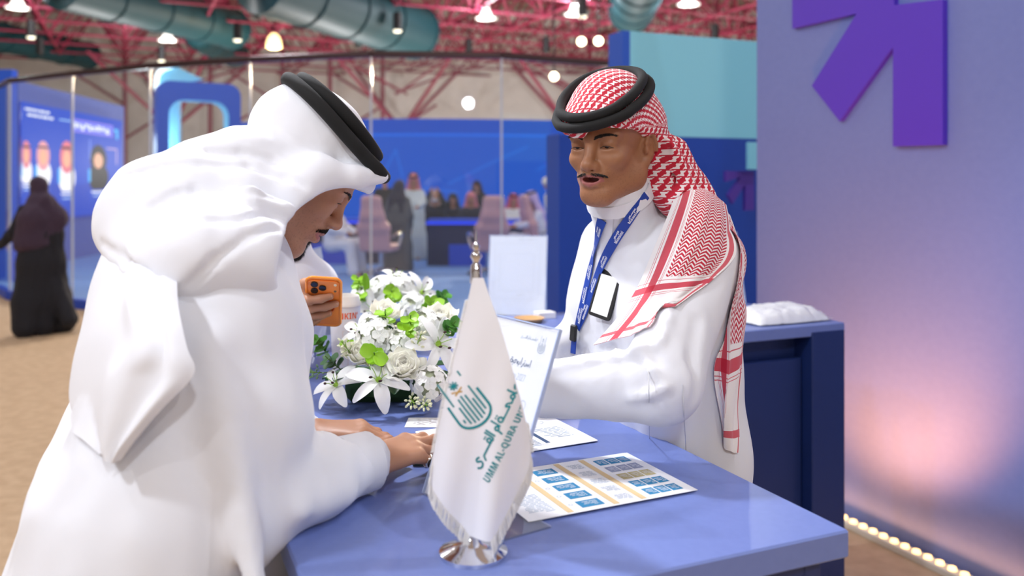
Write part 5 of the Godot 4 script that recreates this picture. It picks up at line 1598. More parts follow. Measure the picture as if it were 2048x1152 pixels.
func sheet_of(called: String, label: String, group: String, corners: Array, y: float) -> Dictionary:
	# corners on the counter: near left, near right, far right, far left (all metres)
	var a: Vector3 = corners[0]
	var b: Vector3 = corners[1]
	var d: Vector3 = corners[3]
	var w := a.distance_to(b)
	var h := a.distance_to(d)
	var x := (b - a) / w
	var z := (d - a) / h
	var o := thing(called, label, "flyer", Vector3(a.x, y, a.z), group)
	var mid := (a + b + (corners[2] as Vector3) + d) * 0.25
	mid.y = y
	part(o, "paper", Geo.new().box(mid, Vector3(w, 0.0008, h), Basis(x, Vector3.UP, x.cross(Vector3.UP))).mesh(), mat("print paper", rgb8(240, 241, 244), 0.7))
	var place := func(q: Vector2) -> Array: return [Vector3(a.x, y + 0.0007, a.z) + x * q.x + z * q.y, Vector3.UP]
	return {"node": o, "place": place, "w": w, "h": h}

func flyers(rng: RandomNumberGenerator) -> void:
	var on := func(u: float, v: float) -> Vector3:
		var d := FOCAL * (EYE - TOP) / (v - HORIZON)
		var p := at(u, v, d)
		return Vector3(p.x, TOP, p.z)
	# near stack: the long side runs away to the left; read from the visitors' side
	var A: Vector3 = on.call(1020, 1056)
	var Bq: Vector3 = on.call(1388, 986)
	var C: Vector3 = on.call(1222, 904)
	var x := (Bq - A).normalized()
	var z := Vector3(x.z, 0, -x.x)
	if z.dot(C - Bq) < 0:
		z = -z
	var w := 0.297
	var h := 0.21
	A = Bq - x * w
	var blue := mat("blue print", rgb8(40, 130, 178), 0.75)
	var tan_ink := mat("tan ink", rgb8(222, 196, 150), 0.8)
	var grey := mat("grey print", rgb8(150, 158, 186), 0.8)
	var olive := mat("olive print", rgb8(188, 176, 128), 0.8)
	var pale_ink := mat("pale ink", rgb8(150, 168, 190), 0.8)
	for k in 3:
		var off := x * (0.012 - 0.006 * k) + z * (0.006 - 0.003 * k)
		var o := [A + off, A + off + x * w, A + off + x * w + z * h, A + off + z * h]
		var label: String = ["lowest flyer of the near stack, its edge showing", "middle flyer of the near stack, its pale edge showing", "top flyer of the near stack with rows of blue boxes and tan bands"][k]
		var s := sheet_of("flyer", label, "flyers on the counter", o, TOP + 0.001 + 0.0014 * k)
		if k < 2:
			continue
		var pl: Callable = s.place
		var bands := Geo.new()
		for xx in [0.068, 0.149, 0.199]:
			bands.patch(Rect2(xx, 0.004, 0.011, h - 0.008), pl)
		part(s.node, "print_bands", bands.mesh(), tan_ink).set_meta("kind", "stuff")
		var boxes := Geo.new()
		for i in 5:
			boxes.patch(Rect2(0.098, 0.012 + i * 0.038, 0.04, 0.026), pl)
		var g1 := Geo.new()
		var g2 := Geo.new()
		for i in 5:
			for c in 3:
				var r := Rect2(0.222 + c * 0.0225, 0.014 + i * 0.038, 0.02, 0.027)
				if i == 2:
					g2.patch(r, pl)
				elif i == 3:
					g1.patch(r, pl)
				else:
					boxes.patch(r, pl)
		part(s.node, "print_boxes", boxes.mesh(), blue).set_meta("kind", "stuff")
		part(s.node, "print_boxes", g1.mesh(), grey).set_meta("kind", "stuff")
		part(s.node, "print_boxes", g2.mesh(), olive).set_meta("kind", "stuff")
		var lift := func(q: Vector2) -> Array:
			var r: Array = pl.call(q)
			return [(r[0] as Vector3) + Vector3(0, 0.0003, 0), r[1]]
		var inner := Geo.new()
		for i in 5:
			text_rows(inner, Rect2(0.102, 0.016 + i * 0.038, 0.03, 0.018), 4, lift, rng)
			for c in 3:
				text_rows(inner, Rect2(0.2235 + c * 0.0225, 0.018 + i * 0.038, 0.016, 0.018), 4, lift, rng)
		part(s.node, "print_text", inner.mesh(), mat("white print", rgb8(235, 238, 245), 0.7)).set_meta("kind", "stuff")
		var t := Geo.new()
		for i in 5:
			text_rows(t, Rect2(0.165, 0.014 + i * 0.038, 0.028, 0.024), 6, pl, rng)
			t.stroke(ring2(Vector2(0.087, 0.03 + i * 0.038), 0.0035, 8), 0.0008, pl)
		text_rows(t, Rect2(0.012, 0.02, 0.045, 0.075), 14, pl, rng)
		text_rows(t, Rect2(0.012, 0.12, 0.045, 0.07), 12, pl, rng)
		part(s.node, "print_text", t.mesh(), pale_ink).set_meta("kind", "stuff")
	# far stack, partly behind the flag
	var D: Vector3 = on.call(1196, 884)
	var F: Vector3 = on.call(1085, 820)
	var x2 := x.rotated(Vector3.UP, 0.02)
	var z2 := Vector3(x2.z, 0, -x2.x)
	if z2.dot(F - D) < 0:
		z2 = -z2
	for k in 2:
		var a0 := D - x2 * w + x2 * 0.004 * (1 - k) + z2 * 0.008 * (1 - k)
		var s := sheet_of("flyer", ["lower flyer of the far stack, its edge peeking out", "top flyer of the far stack, partly behind the flag"][k], "flyers on the counter", [a0, a0 + x2 * w, a0 + x2 * w + z2 * h, a0 + z2 * h], TOP + 0.001 + 0.0014 * k)
		if k == 0:
			continue
		var pl: Callable = s.place
		var t := Geo.new()
		text_rows(t, Rect2(0.215, 0.05, 0.06, 0.07), 8, pl, rng)
		text_rows(t, Rect2(0.13, 0.02, 0.06, 0.06), 8, pl, rng)
		t.stroke(ring2(Vector2(0.25, 0.16), 0.012, 12), 0.001, pl)
		for i in 3:
			t.stroke(PackedVector2Array([Vector2(0.17 + i * 0.022, 0.13), Vector2(0.188 + i * 0.022, 0.13), Vector2(0.188 + i * 0.022, 0.15), Vector2(0.17 + i * 0.022, 0.15)]), 0.0012, pl, true)
		part(s.node, "print_text", t.mesh(), mat("pale ink", rgb8(150, 168, 190), 0.8)).set_meta("kind", "stuff")
		var band := Geo.new()
		band.patch(Rect2(0.2, 0.03, 0.009, 0.1), pl)
		band.patch(Rect2(0.165, 0.03, 0.009, 0.06), pl)
		part(s.node, "print_bands", band.mesh(), mat("navy ink", rgb8(52, 80, 120), 0.8)).set_meta("kind", "stuff")
	# card lying under the far hand
	var cpos: Vector3 = on.call(850, 850)
	var cs := sheet_of("card", "plain white card lying behind the fingers", "", [cpos + Vector3(-0.04, 0, 0.02), cpos + Vector3(0.07, 0, 0.02), cpos + Vector3(0.07, 0, -0.05), cpos + Vector3(-0.04, 0, -0.05)], TOP + 0.001)
	cs.node.set_meta("category", "card")

func table_flag() -> void:
	const D := 1.13
	var foot := Vector3(at(946, HORIZON, D).x, TOP, -D - 0.012)
	var o := thing("table_flag", "small white table flag with a teal emblem and fringe on the counter", "flag", foot)
	var chrome := mat("polished chrome", rgb8(222, 222, 226), 0.06, 1.0)
	part(o, "base", Geo.new().lathe(foot, PackedVector2Array([Vector2(0, 0), Vector2(0.045, 0), Vector2(0.046, 0.006), Vector2(0.03, 0.012), Vector2(0.012, 0.018), Vector2(0.006, 0.03), Vector2(0.0, 0.03)]), 32).mesh(), chrome)
	var tip := at(952, 466, D)
	tip.z = foot.z
	var up := (tip - foot).normalized()
	var hi := foot.distance_to(tip)
	part(o, "pole", Geo.new().tube(PackedVector3Array([foot + up * 0.02, foot + up * (hi - 0.085)]), floats([0.004]), 12).mesh(), chrome)
	part(o, "finial", Geo.new().lathe(foot + up * (hi - 0.068), PackedVector2Array([Vector2(0.0085, 0.0), Vector2(0.0075, 0.024), Vector2(0.0045, 0.027), Vector2(0.005, 0.03), Vector2(0.0085, 0.036), Vector2(0.0055, 0.042), Vector2(0.003, 0.044), Vector2(0.0058, 0.049), Vector2(0.003, 0.054), Vector2(0.002, 0.056), Vector2(0.0004, 0.072)]), 24, up).mesh(), chrome)
	# cloth: metres right of and above a point on the counter below the pole
	var fold := func(x: float, y: float) -> float:
		return 0.01 * sin(x * 46.0 + 0.6) * clampf((0.36 - y) * 5.0, 0.0, 1.0) + 0.007 * sin(x * 95.0 - y * 14.0) * clampf((0.33 - y) * 3.5, 0.0, 1.0) - 0.02 * (x - 0.01) * (0.4 - y) * 4.0
	var X := func(u: float) -> float: return (u - 1024.0) / FOCAL * D
	var Y := func(v: float) -> float: return EYE - (v - HORIZON) / FOCAL * D - TOP
	var x0 := foot.x
	var P := func(x: float, y: float) -> Vector3: return Vector3(x0 + x, TOP + y, -D + fold.call(x, y))
	var prof := [[556, 945, 967], [600, 936, 982], [650, 924, 1000], [700, 912, 1015], [750, 901, 1028], [800, 889, 1041], [850, 878, 1052], [900, 868, 1061], [940, 862, 1058], [975, 862, 1042], [1010, 885, 1022], [1045, 915, 1000], [1072, 940, 982]]
	var left := PackedVector3Array()
	var right := PackedVector3Array()
	for q in prof:
		left.append(Vector3(X.call(q[1]) - x0, Y.call(q[0]), 0))
		right.append(Vector3(X.call(q[2]) - x0, Y.call(q[0]), 0))
	left = curve(left, 4)
	right = curve(right, 4)
	var rows := []
	for i in left.size():
		var line := PackedVector3Array()
		for j in 41:
			var q := left[i].lerp(right[i], j / 40.0)
			line.append(P.call(q.x, q.y))
		rows.append(line)
	part(o, "cloth", Geo.new().cloth(rows, 0.0012).mesh(), cloth("white satin", rgb8(236, 236, 242), 0.008, 700.0, 0.4))
	# fringe: threads hanging from both lower edges
	var fr := Geo.new()
	var rng := RandomNumberGenerator.new()
	rng.seed = 9
	for side in 2:
		var e: PackedVector3Array = right if side else left
		for i in range(24 if side else 4, e.size() - 1):
			for k in 5:
				var q := e[i].lerp(e[i + 1], k / 5.0)
				var long := 0.02 if i > 28 else 0.004
				var a: Vector3 = P.call(q.x, q.y)
				var out := Vector3(0.15 if side else -0.15, -1, 0.1 * rng.randfn()).normalized() if i > 28 else Vector3(1 if side else -1, -0.3, 0)
				fr.tube(PackedVector3Array([a, a + out * long * 0.5 + Vector3(rng.randfn() * 0.0006, 0, rng.randfn() * 0.001), a + out * long]), floats([0.0007]), 4)
	var fringe := part(o, "fringe", fr.mesh(), mat("white silk thread", rgb8(234, 232, 230), 0.6))
	fringe.set_meta("kind", "stuff")
	# the print runs up the cloth towards the right
	var ex := Vector2(0.475, 0.88)
	var ey := Vector2(-0.88, 0.475)
	var org := Vector2(X.call(1008) - x0, Y.call(852))
	# past the edge the words go on round the back of the fold
	var place := func(q: Vector2) -> Array:
		var w := org + ex * q.x + ey * q.y
		var edge := 1.0
		for i in right.size() - 1:
			if right[i].y >= w.y and right[i + 1].y < w.y:
				edge = lerpf(right[i].x, right[i + 1].x, (right[i].y - w.y) / (right[i].y - right[i + 1].y)) - 0.001
		if w.x > edge:
			return [(P.call(2.0 * edge - w.x, w.y) as Vector3) - Vector3(0, 0, 0.0014), Vector3(0, 0, -1)]
		return [(P.call(w.x, w.y) as Vector3) + Vector3(0, 0, 0.0014), Vector3(0, 0, 1)]
	var ink := Geo.new()
	var gold := Geo.new()
	arabic(ink, "university", 0.0102, Vector2(0.0, 0.006), 0.0024, place)
	write_on(ink, "UMM AL-QURA UNIVERSITY", 0.0096, Vector2(0.002, -0.012), place, true, 0.86)
	# the emblem stands nearly upright against the words
	var eo := Vector2(X.call(930) - x0, Y.call(802))
	var ex2 := Vector2(0.8, 0.6)
	var ey2 := Vector2(-0.62, 0.78)
	var place2 := func(q: Vector2) -> Array:
		var w := eo + ex2 * q.x + ey2 * q.y
		return [(P.call(w.x, w.y) as Vector3) + Vector3(0, 0, 0.0014), Vector3(0, 0, 1)]
	emblem(ink, gold, 0.078, Vector2.ZERO, place2)
	part(o, "print", ink.mesh(), mat("teal ink", rgb8(8, 138, 148), 0.8), "teal emblem and lettering")
	part(o, "print_swords", gold.mesh(), mat("gold ink", rgb8(206, 160, 70), 0.8))

# ------------------------------------------------------------------ flowers
# a petal that starts at the origin, grows along +z, opens upwards (+y) and is wide in x
func petal(long: float, wide: float, curl: float, cup: float, point: float, nl := 7, nw := 5) -> ArrayMesh:
	var rows := []
	for i in nl:
		var t := float(i) / (nl - 1)
		var w := wide * 0.5 * pow(sin(PI * clampf(0.06 + t * (1.0 - 0.06), 0.0, 1.0) * (0.92 if point > 0.5 else 0.8)), 0.75)
		var a := curl * t
		var z := long * (sin(a) / curl if absf(curl) > 0.01 else t)
		var y := long * ((1.0 - cos(a)) / curl if absf(curl) > 0.01 else 0.0)
		var line := PackedVector3Array()
		for j in nw:
			var s := (j / (nw - 1.0)) * 2.0 - 1.0
			line.append(Vector3(s * w, -y + cup * wide * (s * s) * 0.5, z))
		rows.append(line)
	return Geo.new().cloth(rows, 0.0007).mesh()

func blossom(owner_node: Node3D, called: String, p: Vector3, dir: Vector3) -> Node3D:
	var n := Node3D.new()
	n.name = called
	owner_node.add_child(n, true)
	var b := looking(dir, Vector3.UP if absf(dir.normalized().y) < 0.9 else Vector3.FORWARD)
	# y of the blossom points along dir
	n.transform = Transform3D(Basis(b.x, b.z, -b.y), p - owner_node.position)
	return n

func piece(owner_node: Node3D, called: String, m: Mesh, material: Material, t: Transform3D) -> void:
	var o := MeshInstance3D.new()
	o.name = called
	o.mesh = m
	o.material_override = material
	o.transform = t
	owner_node.add_child(o, true)

func flower_mat(called: String, c: Color, back: Color, rough := 0.6) -> StandardMaterial3D:
	if mats.has(called):
		return mats[called]
	var m := mat(called, c, rough)
	m.backlight_enabled = true
	m.backlight = back
	return m

func lily(a: Node3D, p: Vector3, dir: Vector3, k: float, turn: float) -> void:
	var n := blossom(a, "lily", p, dir)
	var white := flower_mat("lily petal", rgb8(246, 246, 244), Color(0.4, 0.41, 0.39))
	for i in 6:
		var b := Basis(Vector3.UP, turn + i * TAU / 6) * Basis(Vector3.RIGHT, -0.6 if i % 2 else -0.42)
		piece(n, "petal", lily_petal[i % 2], white, Transform3D(b.scaled(Vector3.ONE * k), Vector3(0, 0.004, 0)))
	var green := flower_mat("lily throat", rgb8(150, 190, 60), Color(0.2, 0.3, 0.05))
	piece(n, "throat", Geo.new().lathe(Vector3.ZERO, PackedVector2Array([Vector2(0, 0.02), Vector2(0.006, 0.016), Vector2(0.009, 0.0), Vector2(0.0, -0.012)]), 12).mesh(), green, Transform3D(Basis.IDENTITY.scaled(Vector3.ONE * k), Vector3.ZERO))
	for i in 5:
		var q := Vector3(sin(i * 1.25 + turn) * 0.02, 0.042, cos(i * 1.25 + turn) * 0.02) * k
		piece(n, "stamen", Geo.new().tube(PackedVector3Array([Vector3.ZERO, q * 0.6 + Vector3(0, 0.006, 0), q]), floats([0.0009]), 5).mesh(), green, Transform3D.IDENTITY)
		if i % 2 == 0:
			piece(n, "anther", Geo.new().lathe(q, PackedVector2Array([Vector2(0, -0.005), Vector2(0.0026, -0.002), Vector2(0.0026, 0.002), Vector2(0, 0.005)]), 8, Vector3(1, 0.2, 0)).mesh(), mat("dark pollen", rgb8(60, 36, 30), 0.8), Transform3D.IDENTITY)

func rose(a: Node3D, p: Vector3, dir: Vector3, k: float, turn: float) -> void:
	var n := blossom(a, "rose", p, dir)
	var cream := flower_mat("rose petal", rgb8(250, 248, 236), Color(0.2, 0.2, 0.18))
	for i in 21:
		var ring := i / 21.0
		var lean := -1.45 + 1.25 * ring
		var b := Basis(Vector3.UP, turn + i * 2.4) * Basis(Vector3.RIGHT, lean)
		var s := k * (0.5 + 0.65 * ring)
		piece(n, "petal", rose_petal, cream, Transform3D(b.scaled(Vector3.ONE * s), Vector3(0, 0.012 - 0.012 * ring, 0) * k + Basis(Vector3.UP, turn + i * 2.4) * Vector3(0, 0, 0.002 + 0.008 * ring) * k))

func hydrangea(a: Node3D, p: Vector3, dir: Vector3, k: float, rng: RandomNumberGenerator, count := 18) -> void:
	var n := blossom(a, "hydrangea", p, dir)
	var white := flower_mat("hydrangea petal", rgb8(248, 248, 243), Color(0.42, 0.43, 0.4))
	for i in count:
		var t := (i + 0.5) / count
		var el := acos(1.0 - 1.25 * t)
		var az := i * 2.39996
		var d := Vector3(sin(el) * cos(az), cos(el), sin(el) * sin(az))
		var bs := looking(d, Vector3(0.3, 0.2, 1).normalized())
		piece(n, "floret", floret, white, Transform3D(Basis(bs.x, bs.z, -bs.y).rotated(d, rng.randf() * TAU).scaled(Vector3.ONE * k * rng.randf_range(0.85, 1.15)), d * 0.042 * k))
	piece(n, "core", Geo.new().lathe(Vector3.ZERO, PackedVector2Array([Vector2(0, 0.036), Vector2(0.022, 0.028), Vector2(0.036, 0.0), Vector2(0.026, -0.025), Vector2(0, -0.034)]), 14).mesh(), flower_mat("hydrangea core", rgb8(214, 222, 190), Color(0.2, 0.22, 0.12)), Transform3D(Basis.IDENTITY.scaled(Vector3.ONE * k), Vector3.ZERO))

func leaf_sprig(a: Node3D, p: Vector3, dir: Vector3, k: float, rng: RandomNumberGenerator, tone: Color, count := 9) -> void:
	var n := blossom(a, "leaf_sprig", p, dir)
	var green := flower_mat("leaf %s" % tone.to_html(), tone, Color(tone.r * 0.6, tone.g * 0.7, tone.b * 0.3), 0.45)
	piece(n, "stem", Geo.new().tube(PackedVector3Array([Vector3(0, -0.03, 0) * k, Vector3(0.004, 0.02, 0.003) * k, Vector3(0, 0.06, 0) * k]), floats([0.0014]), 6).mesh(), flower_mat("stem green", rgb8(84, 120, 40), Color(0.1, 0.16, 0.03)), Transform3D.IDENTITY)
	for i in count:
		var az := i * 2.4 + rng.randf() * 0.6
		var b := Basis(Vector3.UP, az) * Basis(Vector3.RIGHT, -rng.randf_range(0.2, 0.9))
		piece(n, "leaf", round_leaf, green, Transform3D(b.scaled(Vector3.ONE * k * rng.randf_range(0.75, 1.15)), Vector3(0, 0.052 * i / count, 0) * k))

func bud_sprig(a: Node3D, p: Vector3, dir: Vector3, k: float, rng: RandomNumberGenerator, pale: bool) -> void:
	var n := blossom(a, "bud_sprig", p, dir)
	var green := flower_mat("sprig green", rgb8(132, 168, 60), Color(0.18, 0.25, 0.06))
	var bud := flower_mat("pale bud", rgb8(232, 232, 196), Color(0.3, 0.3, 0.2)) if pale else flower_mat("grey green bud", rgb8(120, 150, 110), Color(0.1, 0.15, 0.08))
	for i in 14:
		var az := i * 2.4
		var h := 0.07 * i / 14.0 * k
		var d := Vector3(cos(az), 0.9, sin(az)).normalized()
		var q := Vector3(0, h, 0) + d * 0.022 * k * (1.1 - i / 20.0)
		piece(n, "twig", Geo.new().tube(PackedVector3Array([Vector3(0, h, 0), q]), floats([0.0008]), 4).mesh(), green, Transform3D.IDENTITY)
		piece(n, "bud", Geo.new().lathe(q, PackedVector2Array([Vector2(0, -0.003), Vector2(0.0028, 0.0), Vector2(0.0024, 0.005), Vector2(0, 0.008)]), 6, d).mesh(), bud, Transform3D.IDENTITY)
	piece(n, "stem", Geo.new().tube(PackedVector3Array([Vector3(0, -0.02, 0), Vector3(0, 0.07 * k, 0)]), floats([0.0013]), 5).mesh(), green, Transform3D.IDENTITY)

var lily_petal := []
var rose_petal: ArrayMesh
var floret: ArrayMesh
var round_leaf: ArrayMesh
var long_leaf: ArrayMesh

func flowers() -> void:
	lily_petal = [petal(0.085, 0.036, 1.1, 0.3, 1.0), petal(0.082, 0.026, 1.25, 0.3, 1.0)]
	rose_petal = petal(0.045, 0.05, -0.5, 0.5, 0.0)
	round_leaf = petal(0.03, 0.028, 0.3, 0.25, 0.0)
	long_leaf = petal(0.09, 0.045, 0.4, 0.25, 1.0)
	var fl := Geo.new()
	for i in 4:
		var m := petal(0.017, 0.018, 0.5, 0.2, 0.0, 4, 4)
		var arr := m.surface_get_arrays(0)
		var g := Geo.new()
		g.v = arr[Mesh.ARRAY_VERTEX]
		g.n = arr[Mesh.ARRAY_NORMAL]
		g.t = arr[Mesh.ARRAY_TEX_UV]
		g.c = arr[Mesh.ARRAY_COLOR]
		g.f = arr[Mesh.ARRAY_INDEX]
		fl.add(g, Transform3D(Basis(Vector3.UP, i * PI / 2) * Basis(Vector3.RIGHT, -0.25), Vector3.ZERO))
	floret = fl.mesh()
	var rng := RandomNumberGenerator.new()
	rng.seed = 2024
	var lime := rgb8(146, 196, 36)
	var leafy := rgb8(70, 134, 40)
	var grey_leaf := rgb8(86, 120, 84)
	var dark := rgb8(34, 84, 44)
	var near := thing("flower_arrangement", "near arrangement of white lilies, roses and lime leaves beside the hands", "flowers", Vector3(-0.28, TOP, -1.98))
	var far := thing("flower_arrangement", "farther arrangement of white lilies and hydrangeas behind the near one", "flowers", Vector3(-0.37, TOP, -2.6))
	for q in [[near, Vector3(-0.28, TOP, -1.98), 1.0], [far, Vector3(-0.37, TOP, -2.6), 1.05]]:
		var o: Node3D = q[0]
		piece(o, "foam_block", Geo.new().box(Vector3(0, 0.035, 0), Vector3(0.2, 0.07, 0.12), Basis.IDENTITY, 0.015).mesh(), mat("green foam", rgb8(40, 74, 40), 0.9), Transform3D.IDENTITY)
		for i in 16:
			var a := TAU * i / 16.0 + rng.randf() * 0.2
			var b := Basis(Vector3.UP, a) * Basis(Vector3.RIGHT, -rng.randf_range(0.0, 0.25))
			piece(o, "leaf", long_leaf, flower_mat("dark leaf", dark, Color(0.03, 0.09, 0.03), 0.35), Transform3D(b.scaled(Vector3.ONE * rng.randf_range(0.8, 1.1)), Vector3(sin(a) * 0.07, 0.05 + rng.randf() * 0.02, cos(a) * 0.05)))
	var cam := Vector3(0, EYE, 0)
	var face := func(p: Vector3, up: float, side := 0.0) -> Vector3: return ((cam - p).normalized() * (1.0 - up) + Vector3(side, up, 0)).normalized()
	# near
	for q in [[757, 764, 1.82, 0.92, 0.38, 0.0, 0.2], [676, 775, 1.87, 0.8, 0.5, -0.4, 0.9], [872, 690, 1.90, 0.95, 0.25, 0.5, 0.4], [724, 668, 1.97, 0.72, 0.4, -0.3, 0.1]]:
		var p := at(q[0], q[1], q[2])
		lily(near, p, face.call(p, q[4], q[5]), q[3], q[6])
	for q in [[803, 748, 1.86, 1.0, 0.5], [716, 722, 1.90, 0.85, 0.6], [770, 640, 2.02, 0.9, 0.7], [880, 648, 2.0, 0.9, 0.65]]:
		var p := at(q[0], q[1], q[2])
		rose(near, p, face.call(p, q[4], 0.1), q[3], rng.randf() * 6.0)
	for q in [[858, 768, 1.85, 0.9, 0.35, 0.3], [752, 672, 1.94, 1.0, 0.5, -0.1], [850, 655, 1.96, 0.9, 0.5, 0.1], [800, 690, 1.93, 0.8, 0.5, 0.0]]:
		var p := at(q[0], q[1], q[2])
		hydrangea(near, p, face.call(p, q[4], q[5]), q[3], rng)
	for q in [[748, 722, 1.855, 1.0, lime, 0.25, 0.0], [815, 662, 1.90, 0.9, lime, 0.5, 0.1], [655, 706, 1.97, 0.95, leafy, 0.6, -0.5], [888, 665, 1.92, 0.8, leafy, 0.5, 0.5], [706, 700, 1.93, 0.6, lime, 0.4, -0.5], [678, 735, 1.93, 0.8, grey_leaf, 0.5, -0.6], [770, 655, 1.95, 0.8, lime, 0.7, 0.0]]:
		var p := at(q[0], q[1], q[2])
		leaf_sprig(near, p, face.call(p, q[5], q[6]), q[3], rng, q[4])
	for q in [[705, 712, 1.90, 0.9, true, 0.4, -0.3], [822, 800, 1.82, 0.8, true, -0.12, 0.1], [645, 745, 1.95, 0.8, false, 0.0, -0.8], [830, 700, 1.88, 0.8, true, 0.5, 0.2], [845, 806, 1.82, 0.7, true, -0.1, 0.2]]:
		var p := at(q[0], q[1], q[2])
		bud_sprig(near, p, face.call(p, q[5], q[6]), q[3], rng, q[4])
	# far
	for q in [[748, 622, 2.50, 1.0, 0.2, -0.2, 0.3], [840, 588, 2.60, 1.0, 0.4, 0.5, 0.2], [738, 586, 2.62, 0.9, 0.4, -0.4, 0.5], [790, 565, 2.68, 1.0, 0.7, 0.1, 0.8]]:
		var p := at(q[0], q[1], q[2])
		lily(far, p, face.call(p, q[4], q[5]), q[3], q[6])
	for q in [[765, 585, 2.56, 1.05, 0.5, -0.1], [825, 620, 2.5, 1.0, 0.3, 0.2], [800, 578, 2.6, 1.0, 0.6, 0.1], [735, 600, 2.56, 0.9, 0.5, -0.2], [860, 625, 2.52, 0.9, 0.4, 0.4]]:
		var p := at(q[0], q[1], q[2])
		hydrangea(far, p, face.call(p, q[4], q[5]), q[3], rng)
	for q in [[783, 596, 2.47, 1.0, lime, 0.3, 0.0], [848, 622, 2.44, 1.1, lime, 0.4, 0.4], [870, 605, 2.5, 0.9, leafy, 0.5, 0.6], [722, 575, 2.58, 0.8, lime, 0.5, -0.2], [728, 606, 2.52, 0.7, lime, 0.5, -0.3]]:
		var p := at(q[0], q[1], q[2])
		leaf_sprig(far, p, face.call(p, q[5], q[6]), q[3], rng, q[4])
	var tall := at(733, 590, 2.52)
	piece(far, "leaf", long_leaf, flower_mat("leaf %s" % lime.to_html(), lime, Color(lime.r * 0.6, lime.g * 0.7, lime.b * 0.3), 0.45), Transform3D(Basis(Vector3.RIGHT, -1.4).scaled(Vector3(0.5, 0.8, 0.8)), tall - far.position))

# ------------------------------------------------------------------ people farther off
# a small figure: forward is where the chest points; wear: robe colour, scarf colour (black with alpha 0 for bare hair), veil covers the shoulders
func figure(label: String, foot: Vector3, forward: Vector3, sits: bool, robe_c: Color, scarf_c: Color, opts := {}) -> Node3D:
	var o := thing("person", label, "person", foot, opts.get("group", ""))
	var f := forward.normalized()
	var l := Vector3.UP.cross(f)
	var k: float = opts.get("size", 1.0)
	var P := func(x: float, y: float, z: float) -> Vector3: return foot + (l * x + Vector3.UP * y + f * z) * k
	var hip := 0.55 if sits else 0.95
	var sh := hip + 0.47
	var lean: float = opts.get("lean", 0.0)
	var hy := sh + 0.2
	var hz := 0.04 + lean * 1.4
	var E: Vector3 = P.call(0, hy, hz + 0.09)
	var B := head_axes(f.rotated(Vector3.UP, opts.get("look", 0.0)), opts.get("nod", 0.25))
	var skin := lin(172, 122, 94)
	var g := Geo.new()
	var head := Field.new()
	head.ell(E + B * Vector3(0, 0.02, -0.085) * k, Vector3(0.078, 0.1, 0.098) * k, B, 0.02)
	head.ell(E + B * Vector3(0, -0.045, -0.04) * k, Vector3(0.055, 0.075, 0.055) * k, B, 0.03)
	head.cap(E + B * Vector3(0, 0.0, 0.005) * k, E + B * Vector3(0, -0.04, 0.03) * k, 0.01, 0.013, 0.015)
	for s in [-1.0, 1.0]:
		head.ell(E + B * Vector3(0.031 * s, 0.0, 0.02) * k, Vector3(0.016, 0.011, 0.01) * k, B, 0.01, true)
		head.ell(E + B * Vector3(0.08 * s, -0.01, -0.09) * k, Vector3(0.008, 0.03, 0.018) * k, B, 0.01)
	head.cap(E + B * Vector3(0, -0.07, -0.08) * k, P.call(0, sh - 0.02, lean), 0.052, 0.056, 0.03)
	var hands: Array = opts.get("hands", [[0.22, hip - 0.08, 0.06], [-0.22, hip - 0.08, 0.06]])
	var arms := Field.new()
	var robe := Field.new()
	var i := 0
	for s in [1.0, -1.0]:
		var S: Vector3 = P.call(0.17 * s, sh - 0.05, lean * 0.9)
		var H: Vector3 = P.call(hands[i][0], hands[i][1], hands[i][2])
		var mid: Vector3 = (S + H) * 0.5 + (l * 0.06 * s - f * 0.06 + Vector3.DOWN * 0.05) * k
		arms.chain([S, mid, H], [0.045, 0.035, 0.026], 0.02)
		var d: Vector3 = (H - mid).normalized()
		arms.ell(H + d * 0.05, Vector3(0.03, 0.03, 0.05) * k, looking(d), 0.02)
		for q in 4:
			arms.cap(H + d * 0.08 + l * (q - 1.5) * 0.017, H + d * 0.14 + l * (q - 1.5) * 0.017, 0.009, 0.007, 0.008)
		robe.chain([S, mid, mid.lerp(H, 0.92)], [0.07, 0.062, 0.05], 0.04)
		if sits:
			robe.chain([P.call(0.09 * s, hip, 0.0), P.call(0.12 * s, hip, 0.42), P.call(0.12 * s, 0.1, 0.48)], [0.11, 0.1, 0.1], 0.06)
			arms.chain([P.call(0.09 * s, hip, 0), P.call(0.12 * s, hip, 0.4), P.call(0.12 * s, 0.08, 0.46)], [0.08, 0.06, 0.04], 0.03)
			arms.cap(P.call(0.12 * s, 0.045, 0.44), P.call(0.12 * s, 0.035, 0.6), 0.045, 0.035, 0.02)
		else:
			arms.chain([P.call(0.09 * s, hip, 0), P.call(0.09 * s, 0.5, 0.02), P.call(0.09 * s, 0.08, 0)], [0.08, 0.06, 0.04], 0.03)
			arms.cap(P.call(0.09 * s, 0.045, -0.02), P.call(0.09 * s, 0.035, 0.14), 0.045, 0.035, 0.02)
		i += 1
	var tint := func(_p: Vector3) -> Color: return skin
	head.mesh_into(g, 0.011, tint)
	arms.mesh_into(g, 0.018, tint)
	part(o, "body", g.mesh(), painted("far skin", 0.6))
	for s in [-1.0, 0.0, 1.0]:
		robe.chain([P.call(0.1 * s, sh - 0.06, lean * 0.9), P.call(0.1 * s, sh - 0.22, lean * 0.6), P.call(0.09 * s, hip, 0)], [0.085, 0.115, 0.13], 0.07)
		if not sits:
			robe.chain([P.call(0.09 * s, hip, 0), P.call(0.13 * s, 0.5, 0), P.call(0.17 * s, 0.1, 0)], [0.13, 0.13, 0.13], 0.07)
	robe.wave = FastNoiseLite.new()
	robe.wave.seed = 4
	robe.wave.frequency = 1.0
	robe.wave_by = 0.008
	robe.wave_scale = Vector3(9, 3, 9)
	part(o, "robe", meshed(robe, 0.02), cloth("robe %s" % robe_c.to_html(), robe_c, 0.02, 200.0))
	var sc := Field.new()
